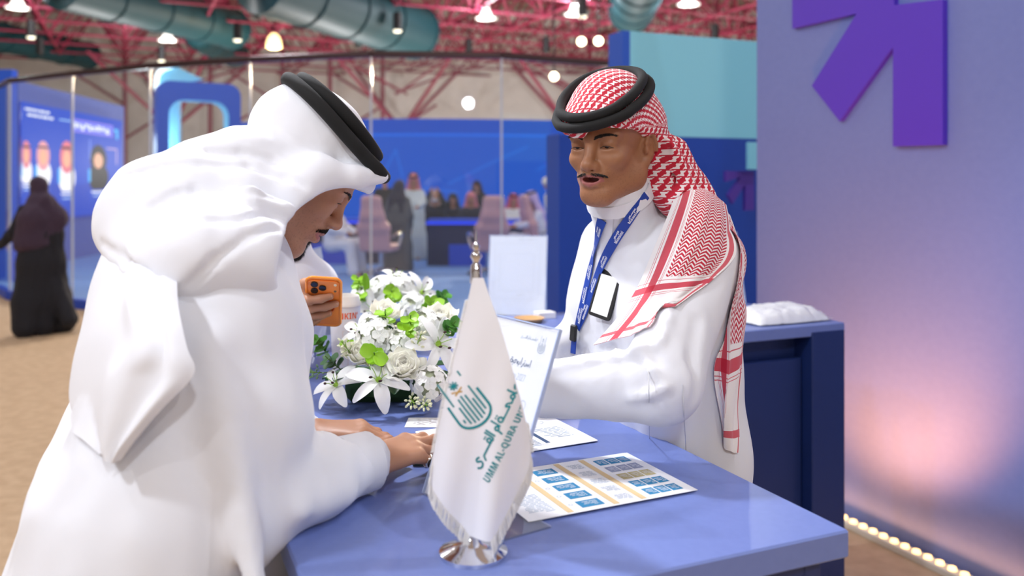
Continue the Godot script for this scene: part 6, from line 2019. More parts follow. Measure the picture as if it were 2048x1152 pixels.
	var bare := scarf_c.a < 0.5
	sc.ell(E + B * Vector3(0, 0.03, -0.09) * k, Vector3(0.086, 0.104, 0.108) * k, B, 0.02)
	if not bare:
		sc.chain([E + B * Vector3(0.05, 0, -0.12) * k, P.call(0.09, sh - 0.02, lean - 0.06), P.call(0.12, sh - 0.24, lean * 0.6 - 0.1)], [0.06, 0.075, 0.05], 0.06)
		sc.chain([E + B * Vector3(-0.05, 0, -0.12) * k, P.call(-0.09, sh - 0.02, lean - 0.06), P.call(-0.12, sh - 0.24, lean * 0.6 - 0.1)], [0.06, 0.075, 0.05], 0.06)
	sc.ell(E + B * Vector3(0, -0.07, 0.03) * k, Vector3(0.6 if bare else 0.06, 0.11, 0.1) * k, B, 0.01, true)
	part(o, "hair" if bare else "headscarf", meshed(sc, 0.013), cloth("scarf %s" % scarf_c.to_html(false), Color(scarf_c, 1.0), 0.02, 200.0))
	if opts.get("cord", false):
		head_cord(o, E + B * Vector3(0, 0.085, -0.09) * k, B.y, B, 0.086, 0.1, 0.011)
	if opts.has("mask"):
		var m := Field.new()
		m.ell(E + B * Vector3(0, -0.055, -0.015) * k, Vector3(0.06, 0.045, 0.055) * k, B, 0.01)
		part(o, "face_mask", meshed(m, 0.012), mat("face mask cloth", rgb8(226, 232, 240), 0.8))
	return o

func walking_woman() -> void:
	# black robe with a wide plum veil, walking away to the left
	var foot := Vector3(at(82, HORIZON, 9.0).x, 0, -9.0)
	var o := thing("person", "woman in a black robe and plum veil walking past the glass", "person", foot)
	var f := Vector3(-0.75, 0, -0.55).normalized()
	var l := Vector3.UP.cross(f)
	var P := func(x: float, y: float, z: float) -> Vector3: return foot + l * x + Vector3.UP * y + f * z
	var skin := lin(176, 128, 100)
	var E: Vector3 = P.call(0, 1.53, 0.14)
	var B := head_axes(f, 0.2)
	var g := Geo.new()
	var body := Field.new()
	body.ell(E + B * Vector3(0, 0.02, -0.085), Vector3(0.072, 0.09, 0.09), B, 0.02)
	body.ell(E + B * Vector3(0, -0.045, -0.04), Vector3(0.05, 0.07, 0.05), B, 0.03)
	body.cap(E + B * Vector3(0, 0, 0.005), E + B * Vector3(0, -0.035, 0.026), 0.009, 0.011, 0.012)
	body.chain([P.call(0, 1.42, 0.02), P.call(0, 1.2, 0), P.call(0, 0.9, 0)], [0.06, 0.1, 0.11], 0.05)
	for s in [-1.0, 1.0]:
		body.chain([P.call(0.08 * s, 0.9, 0), P.call(0.08 * s, 0.45, 0.04 * s), P.call(0.08 * s, 0.07, 0.06 * s)], [0.08, 0.055, 0.04], 0.03)
		body.cap(P.call(0.08 * s, 0.045, 0.05 * s), P.call(0.08 * s, 0.035, 0.05 * s + 0.14), 0.04, 0.03, 0.02)
	body.chain([P.call(0.16, 1.3, 0), P.call(0.24, 1.08, 0.08), P.call(0.3, 0.92, 0.28)], [0.045, 0.036, 0.026], 0.02)
	body.chain([P.call(-0.16, 1.3, 0), P.call(-0.2, 1.05, 0.1), P.call(-0.16, 1.0, 0.3)], [0.045, 0.036, 0.026], 0.02)
	for w in [P.call(0.3, 0.92, 0.28), P.call(-0.16, 1.0, 0.3)]:
		body.ell(w + f * 0.05, Vector3(0.03, 0.02, 0.05), looking(f), 0.02)
		for q in 4:
			body.cap(w + f * 0.08 + l * (q - 1.5) * 0.015, w + f * 0.14 + l * (q - 1.5) * 0.015 - Vector3(0, 0.015, 0), 0.008, 0.0065, 0.008)
	body.mesh_into(g, 0.013, func(_p: Vector3) -> Color: return skin)
	part(o, "body", g.mesh(), painted("far skin", 0.6))
	var robe := Field.new()
	for s in [-1.0, 0.0, 1.0]:
		robe.chain([P.call(0.09 * s, 1.28, 0), P.call(0.1 * s, 1.05, 0), P.call(0.11 * s, 0.75, -0.01), P.call(0.16 * s, 0.35, -0.03), P.call(0.2 * s, 0.1, -0.07)], [0.1, 0.12, 0.125, 0.13, 0.12], 0.07)
	robe.chain([P.call(-0.1, 0.5, -0.1), P.call(-0.16, 0.16, -0.28)], [0.08, 0.09], 0.06)
	robe.chain([P.call(0.16, 1.3, 0), P.call(0.24, 1.08, 0.08), P.call(0.29, 0.94, 0.26)], [0.07, 0.06, 0.046], 0.03)
	robe.chain([P.call(-0.16, 1.3, 0), P.call(-0.2, 1.05, 0.1), P.call(-0.165, 1.01, 0.27)], [0.07, 0.06, 0.046], 0.03)
	robe.wave = FastNoiseLite.new()
	robe.wave.seed = 21
	robe.wave.frequency = 1.0
	robe.wave_by = 0.016
	robe.wave_scale = Vector3(11, 1.6, 11)
	part(o, "robe", meshed(robe, 0.014), cloth("black robe crepe", rgb8(26, 27, 36), 0.02, 200.0, 0.15), "long black robe")
	var veil := Field.new()
	veil.ell(E + B * Vector3(0, 0.025, -0.088), Vector3(0.083, 0.1, 0.104), B, 0.02)
	veil.chain([E + B * Vector3(0, -0.05, -0.1), P.call(0, 1.33, -0.02)], [0.075, 0.1], 0.05)
	for s in [-1.0, 0.0, 1.0]:
		veil.chain([P.call(0.05 * s, 1.38, -0.01), P.call(0.12 * s, 1.22, -0.02 - 0.02 * absf(s)), P.call(0.1 * s + 0.05, 0.98, -0.02)], [0.095, 0.125, 0.13 if s > -0.5 else 0.1], 0.06)
	veil.cap(P.call(0.1, 1.2, 0.05), P.call(0.17, 0.93, 0.1), 0.1, 0.06, 0.06)
	veil.ell(E + B * Vector3(0, -0.025, 0.03), Vector3(0.05, 0.07, 0.06), B, 0.01, true)
	veil.wave = FastNoiseLite.new()
	veil.wave.seed = 22
	veil.wave.frequency = 1.0
	veil.wave_by = 0.012
	veil.wave_scale = Vector3(9, 5, 9)
	part(o, "veil", meshed(veil, 0.011), cloth("plum veil crepe", rgb8(62, 46, 66), 0.02, 200.0, 0.2), "wide plum veil over the shoulders")

func room_people() -> void:
	var white := rgb8(222, 226, 230)
	var black := rgb8(26, 28, 34)
	var red := rgb8(200, 120, 128)
	var pale := rgb8(206, 212, 236)
	var none := Color(rgb8(24, 18, 16), 0.0)
	var grp := "people in the meeting room"
	var F := func(u: float, d: float) -> Vector3: return at(u, HORIZON, d) * Vector3(1, 0, 1)
	figure("standing man in white with a red headscarf looking at his phone", F.call(827, 17.4), Vector3(0.1, 0, 1), false, rgb8(198, 212, 216), red, {"hands": [[0.1, 1.12, 0.24], [-0.1, 1.12, 0.24]], "nod": 0.5, "group": grp, "cord": true})
	figure("bareheaded man in black standing with his back turned by the leaning man's brow", F.call(770, 18.4), Vector3(-0.4, 0, -0.9), false, black, none, {"group": grp, "size": 1.02})
	figure("woman in navy headscarf and grey robe standing beside a mauve chair", F.call(797, 15.2), Vector3(0.3, 0, -0.95), false, rgb8(70, 76, 86), rgb8(28, 32, 58), {"group": grp, "size": 0.93})
	figure("seated person in black with a face mask and raised hands", F.call(870, 18.5), Vector3(0, 0, 1), true, black, rgb8(196, 160, 140), {"hands": [[0.09, 1.32, 0.1], [-0.09, 1.32, 0.1]], "mask": true, "group": grp, "size": 1.05})
	figure("seated woman in black with folded hands between two guests", F.call(906, 18.9), Vector3(0, 0, 1), true, black, rgb8(20, 20, 24), {"hands": [[0.06, 0.8, 0.3], [-0.06, 0.8, 0.3]], "group": grp})
	figure("seated man in a red headscarf and dark cloak left of the tall chair", F.call(942, 18.1), Vector3(0.1, 0, 1), true, rgb8(40, 42, 52), red, {"group": grp, "size": 1.03})
	figure("standing woman in black behind the row of seats", F.call(954, 19.6), Vector3(-0.1, 0, 1), false, rgb8(24, 24, 30), rgb8(16, 16, 20), {"group": grp, "size": 0.93})
	figure("seated man in white with a red headscarf beyond the glass joint", F.call(1026, 18.0), Vector3(0.2, 0, 1), true, white, rgb8(206, 96, 110), {"hands": [[0.14, 0.78, 0.25], [-0.14, 0.78, 0.25]], "group": grp, "cord": true})
	figure("man in a pale violet headscarf sitting sideways in a mauve chair", F.call(1078, 15.3), Vector3(-0.95, 0, 0.2), true, pale, rgb8(190, 172, 224), {"hands": [[0.16, 0.78, 0.4], [-0.16, 0.78, 0.4]], "lean": 0.06, "group": grp, "size": 1.06, "cord": true})
	figure("man in ivory bending forward near the deep blue wall", F.call(1116, 17.0), Vector3(-0.7, 0, 0.5), false, rgb8(232, 230, 214), rgb8(232, 230, 218), {"lean": 0.16, "nod": 0.7, "group": grp, "size": 0.95})
	figure("seated man in white robe just under the leaning man's nose", F.call(668, 14.6), Vector3(0.8, 0, 0.35), true, rgb8(214, 218, 232), white, {"hands": [[0.14, 0.75, 0.35], [-0.14, 0.75, 0.35]], "group": grp, "cord": true})

# ------------------------------------------------------------------ helpers: materials
func rgb8(r: float, g: float, b: float, a := 1.0) -> Color:
	return Color(r / 255.0, g / 255.0, b / 255.0, a)

func mat(called: String, c: Color, rough := 0.7, metal := 0.0) -> StandardMaterial3D:
	if mats.has(called):
		return mats[called]
	var m := StandardMaterial3D.new()
	m.resource_name = called
	m.albedo_color = c
	m.roughness = rough
	m.metallic = metal
	mats[called] = m
	return m

func cloth(called: String, c: Color, relief := 0.02, weave := 260.0, sheen := 0.3) -> StandardMaterial3D:
	if mats.has(called):
		return mats[called]
	var m := mat(called, c, 0.85)
	m.rim_enabled = true
	m.rim = sheen
	m.rim_tint = 0.5
	m.heightmap_enabled = true
	m.heightmap_texture = weave_texture()
	m.heightmap_scale = relief
	m.uv1_triplanar = true
	m.uv1_scale = Vector3.ONE * weave / 32.0
	return m

func weave_texture() -> Texture2D:
	if not tex.has("weave"):
		var im := Image.create(128, 128, false, Image.FORMAT_L8)
		for y in 128:
			for x in 128:
				var w := 0.5 + 0.5 * sin(x * TAU / 4.0) * cos(y * TAU / 4.0)
				im.set_pixel(x, y, Color(w, w, w))
		tex["weave"] = ImageTexture.create_from_image(im)
	return tex["weave"]

func noise_texture(called: String, freq: float, c0: Color, c1: Color, octaves := 4, side := 512) -> Texture2D:
	if not tex.has(called):
		var n := FastNoiseLite.new()
		n.seed = called.hash() % 10000
		n.noise_type = FastNoiseLite.TYPE_SIMPLEX
		n.frequency = freq
		n.fractal_octaves = octaves
		var t := NoiseTexture2D.new()
		t.width = side
		t.height = side
		t.seamless = true
		t.noise = n
		var g := Gradient.new()
		g.set_color(0, c0)
		g.set_color(1, c1)
		t.color_ramp = g
		tex[called] = t
	return tex[called]

func tinted(m: StandardMaterial3D, t: Texture2D, per_metre: float) -> StandardMaterial3D:
	m.albedo_texture = t
	m.uv1_triplanar = true
	m.uv1_world_triplanar = true
	m.uv1_scale = Vector3.ONE * per_metre
	return m

func painted(called: String, rough := 0.8) -> StandardMaterial3D:
	var m := mat(called, Color.WHITE, rough)
	m.vertex_color_use_as_albedo = true
	return m

func glow(called: String, c: Color, energy: float) -> StandardMaterial3D:
	var m := mat(called, c, 0.5)
	m.emission_enabled = true
	m.emission = c
	m.emission_energy_multiplier = energy
	return m

func lin(r: float, g: float, b: float) -> Color:
	return rgb8(r, g, b).srgb_to_linear()

# ------------------------------------------------------------------ helpers: nodes
func numbered(called: String) -> String:
	var n: int = names.get(called, 0)
	names[called] = n + 1
	return called if n == 0 else "%s_%03d" % [called, n]

func thing(called: String, label: String, category: String, where := Vector3.ZERO, group := "") -> Node3D:
	var o := Node3D.new()
	o.name = numbered(called)
	o.position = where
	add_child(o)
	o.set_meta("label", label)
	o.set_meta("category", category)
	if group:
		o.set_meta("group", group)
	return o

func shell(called: String, kind := "structure", where := Vector3.ZERO) -> Node3D:
	var o := Node3D.new()
	o.name = numbered(called)
	o.position = where
	add_child(o)
	o.set_meta("kind", kind)
	return o

# a mesh under a thing; its vertices are given in world axes, so the thing's base is taken off
func part(owner_node: Node3D, called: String, mesh: Mesh, m: Material, label := "") -> MeshInstance3D:
	var o := MeshInstance3D.new()
	o.name = called
	o.mesh = mesh
	o.material_override = m
	owner_node.add_child(o, true)
	var base := Vector3.ZERO
	var n: Node = owner_node
	while n != self:
		base += (n as Node3D).position
		n = n.get_parent()
	o.position = -base
	if label:
		o.set_meta("label", label)
	return o

func built(called: String, mesh: Mesh, m: Material, kind := "structure") -> MeshInstance3D:
	var o := MeshInstance3D.new()
	o.name = numbered(called)
	o.mesh = mesh
	o.material_override = m
	add_child(o, true)
	o.set_meta("kind", kind)
	return o

# metres for a place seen at (u, v) of the photograph, d metres down the lens axis
func at(u: float, v: float, d: float) -> Vector3:
	return Vector3((u - 1024.0) / FOCAL * d, EYE - (v - HORIZON) / FOCAL * d, -d)

# metres from the counter's own axes: s along it (away), t to the staff side, y up
func ctr(s: float, t: float, y := 0.0) -> Vector3:
	return CORNER + ALONG * s + ACROSS * t + Vector3(0, y, 0)

# ------------------------------------------------------------------ helpers: triangle meshes
class Geo:
	var v := PackedVector3Array()
	var n := PackedVector3Array()
	var t := PackedVector2Array()
	var c := PackedColorArray()
	var f := PackedInt32Array()
	var ink := Color.WHITE

	func put(p: Vector3, nn: Vector3, uv := Vector2.ZERO) -> int:
		v.append(p); n.append(nn); t.append(uv); c.append(ink)
		return v.size() - 1

	func tri(a: int, b: int, d: int) -> void:
		f.append(a); f.append(b); f.append(d)

	# corners in order round the face; the normal points out of the side from which they run anticlockwise
	func quad(a: Vector3, b: Vector3, d: Vector3, e: Vector3) -> Geo:
		var nn := (b - a).cross(e - a).normalized()
		if nn == Vector3.ZERO:
			nn = (d - b).cross(e - b).normalized()
		var i := put(a, nn, Vector2(0, 0))
		put(b, nn, Vector2(1, 0)); put(d, nn, Vector2(1, 1)); put(e, nn, Vector2(0, 1))
		tri(i, i + 2, i + 1); tri(i, i + 3, i + 2)
		return self

	func face(a: Vector3, b: Vector3, d: Vector3) -> void:
		var nn := (b - a).cross(d - a).normalized()
		var i := put(a, nn); put(b, nn); put(d, nn)
		tri(i, i + 2, i + 1)

	# box with chamfered edges: centre, half sizes along the basis
	func box(at_: Vector3, size: Vector3, bs := Basis.IDENTITY, bevel := 0.0) -> Geo:
		var h := size * 0.5
		var bv := minf(bevel, minf(h.x, minf(h.y, h.z)) * 0.9)
		var ax := [bs.x.normalized(), bs.y.normalized(), bs.z.normalized()]
		var hh := [h.x, h.y, h.z]
		for k in 3:
			for s in [-1.0, 1.0]:
				var i := (k + 1) % 3
				var j := (k + 2) % 3
				var o: Vector3 = at_ + ax[k] * hh[k] * s
				var x: Vector3 = ax[i] * (hh[i] - bv) * s
				var y: Vector3 = ax[j] * (hh[j] - bv)
				quad(o - x - y, o + x - y, o + x + y, o - x + y)
		if bv > 0.0:
			for k in 3:
				var i := (k + 1) % 3
				var j := (k + 2) % 3
				for si in [-1.0, 1.0]:
					for sj in [-1.0, 1.0]:
						var l: Vector3 = ax[k] * (hh[k] - bv) * si * sj
						var p: Vector3 = at_ + ax[i] * hh[i] * si + ax[j] * (hh[j] - bv) * sj
						var q: Vector3 = at_ + ax[i] * (hh[i] - bv) * si + ax[j] * hh[j] * sj
						quad(p + l, p - l, q - l, q + l)
			for sx in [-1.0, 1.0]:
				for sy in [-1.0, 1.0]:
					for sz in [-1.0, 1.0]:
						var X: Vector3 = ax[0] * sx
						var Y: Vector3 = ax[1] * sy
						var Z: Vector3 = ax[2] * sz
						var p: Vector3 = at_ + X * h.x + Y * (h.y - bv) + Z * (h.z - bv)
						var q: Vector3 = at_ + X * (h.x - bv) + Y * h.y + Z * (h.z - bv)
						var r: Vector3 = at_ + X * (h.x - bv) + Y * (h.y - bv) + Z * h.z
						if sx * sy * sz > 0.0:
							face(p, q, r)
						else:
							face(p, r, q)
		return self

	# box from one end to the other of a bar, w wide and h high
	func bar(a: Vector3, b: Vector3, w: float, h: float, up := Vector3.UP, bevel := 0.0) -> Geo:
		var z := (b - a).normalized()
		var x := up.cross(z)
		if x.length() < 0.01:
			x = Vector3.RIGHT.cross(z)
		x = x.normalized()
		return box((a + b) * 0.5, Vector3(w, h, a.distance_to(b)), Basis(x, z.cross(x), z), bevel)

	# tube along points; r is one radius or one for each point
	func tube(p: PackedVector3Array, r: PackedFloat32Array, sides := 8, closed := false, flat := 1.0) -> Geo:
		var m := p.size()
		var first := v.size()
		var up := Vector3.UP
		var length := 0.0
		for i in m:
			var fore := p[(i + 1) % m] if closed or i < m - 1 else p[i]
			var back := p[(i + m - 1) % m] if closed or i > 0 else p[i]
			var z := (fore - back).normalized()
			if i == 0 and absf(z.dot(up)) > 0.9:
				up = Vector3.RIGHT
			var x := up.cross(z).normalized()
			up = z.cross(x).normalized()
			if i > 0:
				length += p[i].distance_to(p[i - 1])
			for k in sides + 1:
				var a := TAU * k / sides
				var nn := (x * cos(a) + up * sin(a) * flat).normalized()
				put(p[i] + (x * cos(a) + up * sin(a) * flat) * r[mini(i, r.size() - 1)], nn, Vector2(float(k) / sides, length))
		var rings := m if closed else m - 1
		for i in rings:
			for k in sides:
				var a := first + i * (sides + 1) + k
				var b := first + ((i + 1) % m) * (sides + 1) + k
				tri(a, b, a + 1); tri(a + 1, b, b + 1)
		if not closed:
			for e in [0, m - 1]:
				var z: Vector3 = (p[0] - p[1]).normalized() if e == 0 else (p[m - 1] - p[m - 2]).normalized()
				var mid := put(p[e] + z * r[mini(e, r.size() - 1)] * 0.35, z)
				for k in sides:
					var a: int = first + e * (sides + 1) + k
					if e == 0:
						tri(mid, a, a + 1)
					else:
						tri(mid, a + 1, a)
		return self

	# profile of (radius, height) turned round an axis
	func lathe(o: Vector3, prof: PackedVector2Array, sides := 24, axis := Vector3.UP, smooth := true) -> Geo:
		var y := axis.normalized()
		var x := (Vector3.RIGHT if absf(y.x) < 0.8 else Vector3.FORWARD).cross(y).normalized()
		var z := x.cross(y)
		var m := prof.size()
		for i in m - 1:
			var e := prof[i + 1] - prof[i]
			if e.length() < 1e-7:
				continue
			var nr := Vector2(e.y, -e.x).normalized()
			var first := v.size()
			for k in sides + 1:
				var a := TAU * k / sides
				var dr := x * cos(a) + z * sin(a)
				for q in 2:
					var pn := nr
					var j := i + q
					if smooth and j > 0 and j < m - 1:
						var e0 := (prof[j] - prof[j - 1]).normalized()
						var e1 := (prof[j + 1] - prof[j]).normalized()
						if e0.dot(e1) > 0.5:
							pn = Vector2(e0.y + e1.y, -e0.x - e1.x).normalized()
					put(o + dr * prof[j].x + y * prof[j].y, (dr * pn.x + y * pn.y).normalized(), Vector2(float(k) / sides, prof[j].y))
			for k in sides:
				var a := first + k * 2
				tri(a, a + 2, a + 1); tri(a + 1, a + 2, a + 3)
		return self

	# a flat outline (x, y of the basis) with thickness along its z, the front at +z
	func slab(o: Vector3, outline: PackedVector2Array, bs: Basis, depth: float) -> Geo:
		var ring := outline.duplicate()
		if Geometry2D.is_polygon_clockwise(ring):
			ring.reverse()
		var idx := Geometry2D.triangulate_polygon(ring)
		for s in [1.0, -1.0]:
			var first := v.size()
			for q in ring:
				put(o + bs.x * q.x + bs.y * q.y + bs.z * depth * 0.5 * s, bs.z * s, q)
			for i in range(0, idx.size(), 3):
				var a := ring[idx[i]]
				var b := ring[idx[i + 1]]
				var d := ring[idx[i + 2]]
				var ccw := (b - a).cross(d - a) > 0.0
				if ccw == (s > 0.0):
					tri(first + idx[i], first + idx[i + 2], first + idx[i + 1])
				else:
					tri(first + idx[i], first + idx[i + 1], first + idx[i + 2])
		for i in ring.size():
			var a := ring[i]
			var b := ring[(i + 1) % ring.size()]
			var A := o + bs.x * a.x + bs.y * a.y
			var B := o + bs.x * b.x + bs.y * b.y
			var h := bs.z * depth * 0.5
			quad(A + h, A - h, B - h, B + h)
		return self

	# a grid of points (rows of equal length) as cloth of some thickness
	func cloth(rows: Array, thick: float, uv_size := Vector2.ONE) -> Geo:
		var m := rows.size()
		var k: int = rows[0].size()
		var nrm := []
		for i in m:
			var line := PackedVector3Array()
			for j in k:
				var du: Vector3 = rows[i][mini(j + 1, k - 1)] - rows[i][maxi(j - 1, 0)]
				var dv: Vector3 = rows[mini(i + 1, m - 1)][j] - rows[maxi(i - 1, 0)][j]
				line.append(dv.cross(du).normalized())
			nrm.append(line)
		var sides := [1.0, -1.0] if thick > 0.0 else [1.0]
		for s in sides:
			var first := v.size()
			for i in m:
				for j in k:
					put(rows[i][j] + nrm[i][j] * thick * 0.5 * s, nrm[i][j] * s, Vector2(float(j) / (k - 1) * uv_size.x, float(i) / (m - 1) * uv_size.y))
			for i in m - 1:
				for j in k - 1:
					var a := first + i * k + j
					if s > 0.0:
						tri(a, a + 1, a + k); tri(a + 1, a + k + 1, a + k)
					else:
						tri(a, a + k, a + 1); tri(a + 1, a + k, a + k + 1)
		if thick > 0.0:
			for i in m - 1:
				for j in [0, k - 1]:
					_hem(rows[i][j], nrm[i][j], rows[i + 1][j], nrm[i + 1][j], thick, j == 0)
			for j in k - 1:
				for i in [0, m - 1]:
					_hem(rows[i][j], nrm[i][j], rows[i][j + 1], nrm[i][j + 1], thick, i != 0)
		return self

	func _hem(a: Vector3, na: Vector3, b: Vector3, nb: Vector3, thick: float, turn: bool) -> void:
		var h := thick * 0.5
		if turn:
			quad(a + na * h, a - na * h, b - nb * h, b + nb * h)
		else:
			quad(a - na * h, a + na * h, b + nb * h, b - nb * h)

	# flat pen strokes; place maps (x, y) of the print to a point, and to its surface normal
	func stroke(pts: PackedVector2Array, w: float, place: Callable, closed := false) -> void:
		var m := pts.size()
		var first := v.size()
		for i in m:
			var fore := pts[(i + 1) % m] if closed or i < m - 1 else pts[i]
			var back := pts[(i + m - 1) % m] if closed or i > 0 else pts[i]
			var dr := (fore - back).normalized()
			var sd := Vector2(-dr.y, dr.x) * w * 0.5
			var ext := Vector2.ZERO
			if not closed and (i == 0 or i == m - 1):
				ext = dr * w * (-0.3 if i == 0 else 0.3)
			for q: Vector2 in [pts[i] + sd + ext, pts[i] - sd + ext]:
				var pn: Array = place.call(q)
				put(pn[0], pn[1])
		for i in (m if closed else m - 1):
			var a := first + i * 2
			var b := first + ((i + 1) % m) * 2
			tri(a, b, a + 1); tri(a + 1, b, b + 1)

	func patch(r: Rect2, place: Callable, nx := 1, ny := 1) -> void:
		var first := v.size()
		for j in ny + 1:
			for i in nx + 1:
				var q := r.position + Vector2(r.size.x * i / nx, r.size.y * j / ny)
				var pn: Array = place.call(q)
				put(pn[0], pn[1], Vector2(float(i) / nx, 1.0 - float(j) / ny))
		for j in ny:
			for i in nx:
				var a := first + j * (nx + 1) + i
				tri(a, a + nx + 1, a + 1); tri(a + 1, a + nx + 1, a + nx + 2)

	func add(g: Geo, x := Transform3D.IDENTITY) -> Geo:
		var first := v.size()
		for i in g.v.size():
			v.append(x * g.v[i]); n.append((x.basis * g.n[i]).normalized()); t.append(g.t[i]); c.append(g.c[i])
		for i in g.f:
			f.append(first + i)
		return self

	func mesh() -> ArrayMesh:
		var a := []
		a.resize(Mesh.ARRAY_MAX)
		a[Mesh.ARRAY_VERTEX] = v
		a[Mesh.ARRAY_NORMAL] = n
		a[Mesh.ARRAY_TEX_UV] = t
		a[Mesh.ARRAY_COLOR] = c
		a[Mesh.ARRAY_INDEX] = f
		var m := ArrayMesh.new()
		m.add_surface_from_arrays(Mesh.PRIMITIVE_TRIANGLES, a)
		return m

# smooth curve through points
func curve(p: PackedVector3Array, per := 6, closed := false) -> PackedVector3Array:
	var out := PackedVector3Array()
	var m := p.size()
	for i in (m if closed else m - 1):
		var a := p[(i + m - 1) % m] if closed else p[maxi(i - 1, 0)]
		var b := p[i]
		var c := p[(i + 1) % m]
		var d := p[(i + 2) % m] if closed else p[mini(i + 2, m - 1)]
		for k in per:
			out.append(b.cubic_interpolate(c, a, d, float(k) / per))
	if not closed:
		out.append(p[m - 1])
	return out

func curve2(p: PackedVector2Array, per := 6, closed := false) -> PackedVector2Array:
	var q := PackedVector3Array()
	for x in p:
		q.append(Vector3(x.x, x.y, 0))
	var out := PackedVector2Array()
	for x in curve(q, per, closed):
		out.append(Vector2(x.x, x.y))
	return out

# rows of control points made into a fine grid
func finer(rows: Array, per_row: int, per_col: int) -> Array:
	var wide := []
	for r in rows:
		wide.append(curve(r, per_col))
	var out := []
	var k: int = wide[0].size()
	var cols := []
	for j in k:
		var line := PackedVector3Array()
		for i in wide.size():
			line.append(wide[i][j])
		cols.append(curve(line, per_row))
	for i in cols[0].size():
		var line := PackedVector3Array()
		for j in k:
			line.append(cols[j][i])
		out.append(line)
	return out

func floats(a: Array) -> PackedFloat32Array:
	return PackedFloat32Array(a)

# basis whose z points along a direction, with y as near up as can be
func looking(z: Vector3, up := Vector3.UP) -> Basis:
	var zz := z.normalized()
	var x := up.cross(zz).normalized()
	return Basis(x, zz.cross(x), zz)

func lettering(words: String, high: float, bold := false) -> Array:
	var tm := TextMesh.new()
	var fnt := SystemFont.new()
	fnt.font_names = PackedStringArray(["Droid Sans"])
	fnt.font_weight = 700 if bold else 400
	tm.font = fnt
	tm.text = words
	tm.font_size = 32
	tm.pixel_size = high / 23.0
	tm.depth = 0.0
	tm.curve_step = 2.0
	return tm.get_mesh_arrays()

# letters laid on a surface; shift in print metres
func write_on(g: Geo, words: String, high: float, mid: Vector2, place: Callable, bold := false, stretch := 1.0) -> void:
	var a := lettering(words, high, bold)
	var vs: PackedVector3Array = a[Mesh.ARRAY_VERTEX]
	var ix: PackedInt32Array = a[Mesh.ARRAY_INDEX] if a[Mesh.ARRAY_INDEX] != null else PackedInt32Array(range(vs.size()))
	var first := g.v.size()
	for p in vs:
		var pn: Array = place.call(mid + Vector2(p.x * stretch, p.y))
		g.put(pn[0], pn[1])
	for i in range(0, ix.size(), 3):
		g.tri(first + ix[i], first + ix[i + 1], first + ix[i + 2])

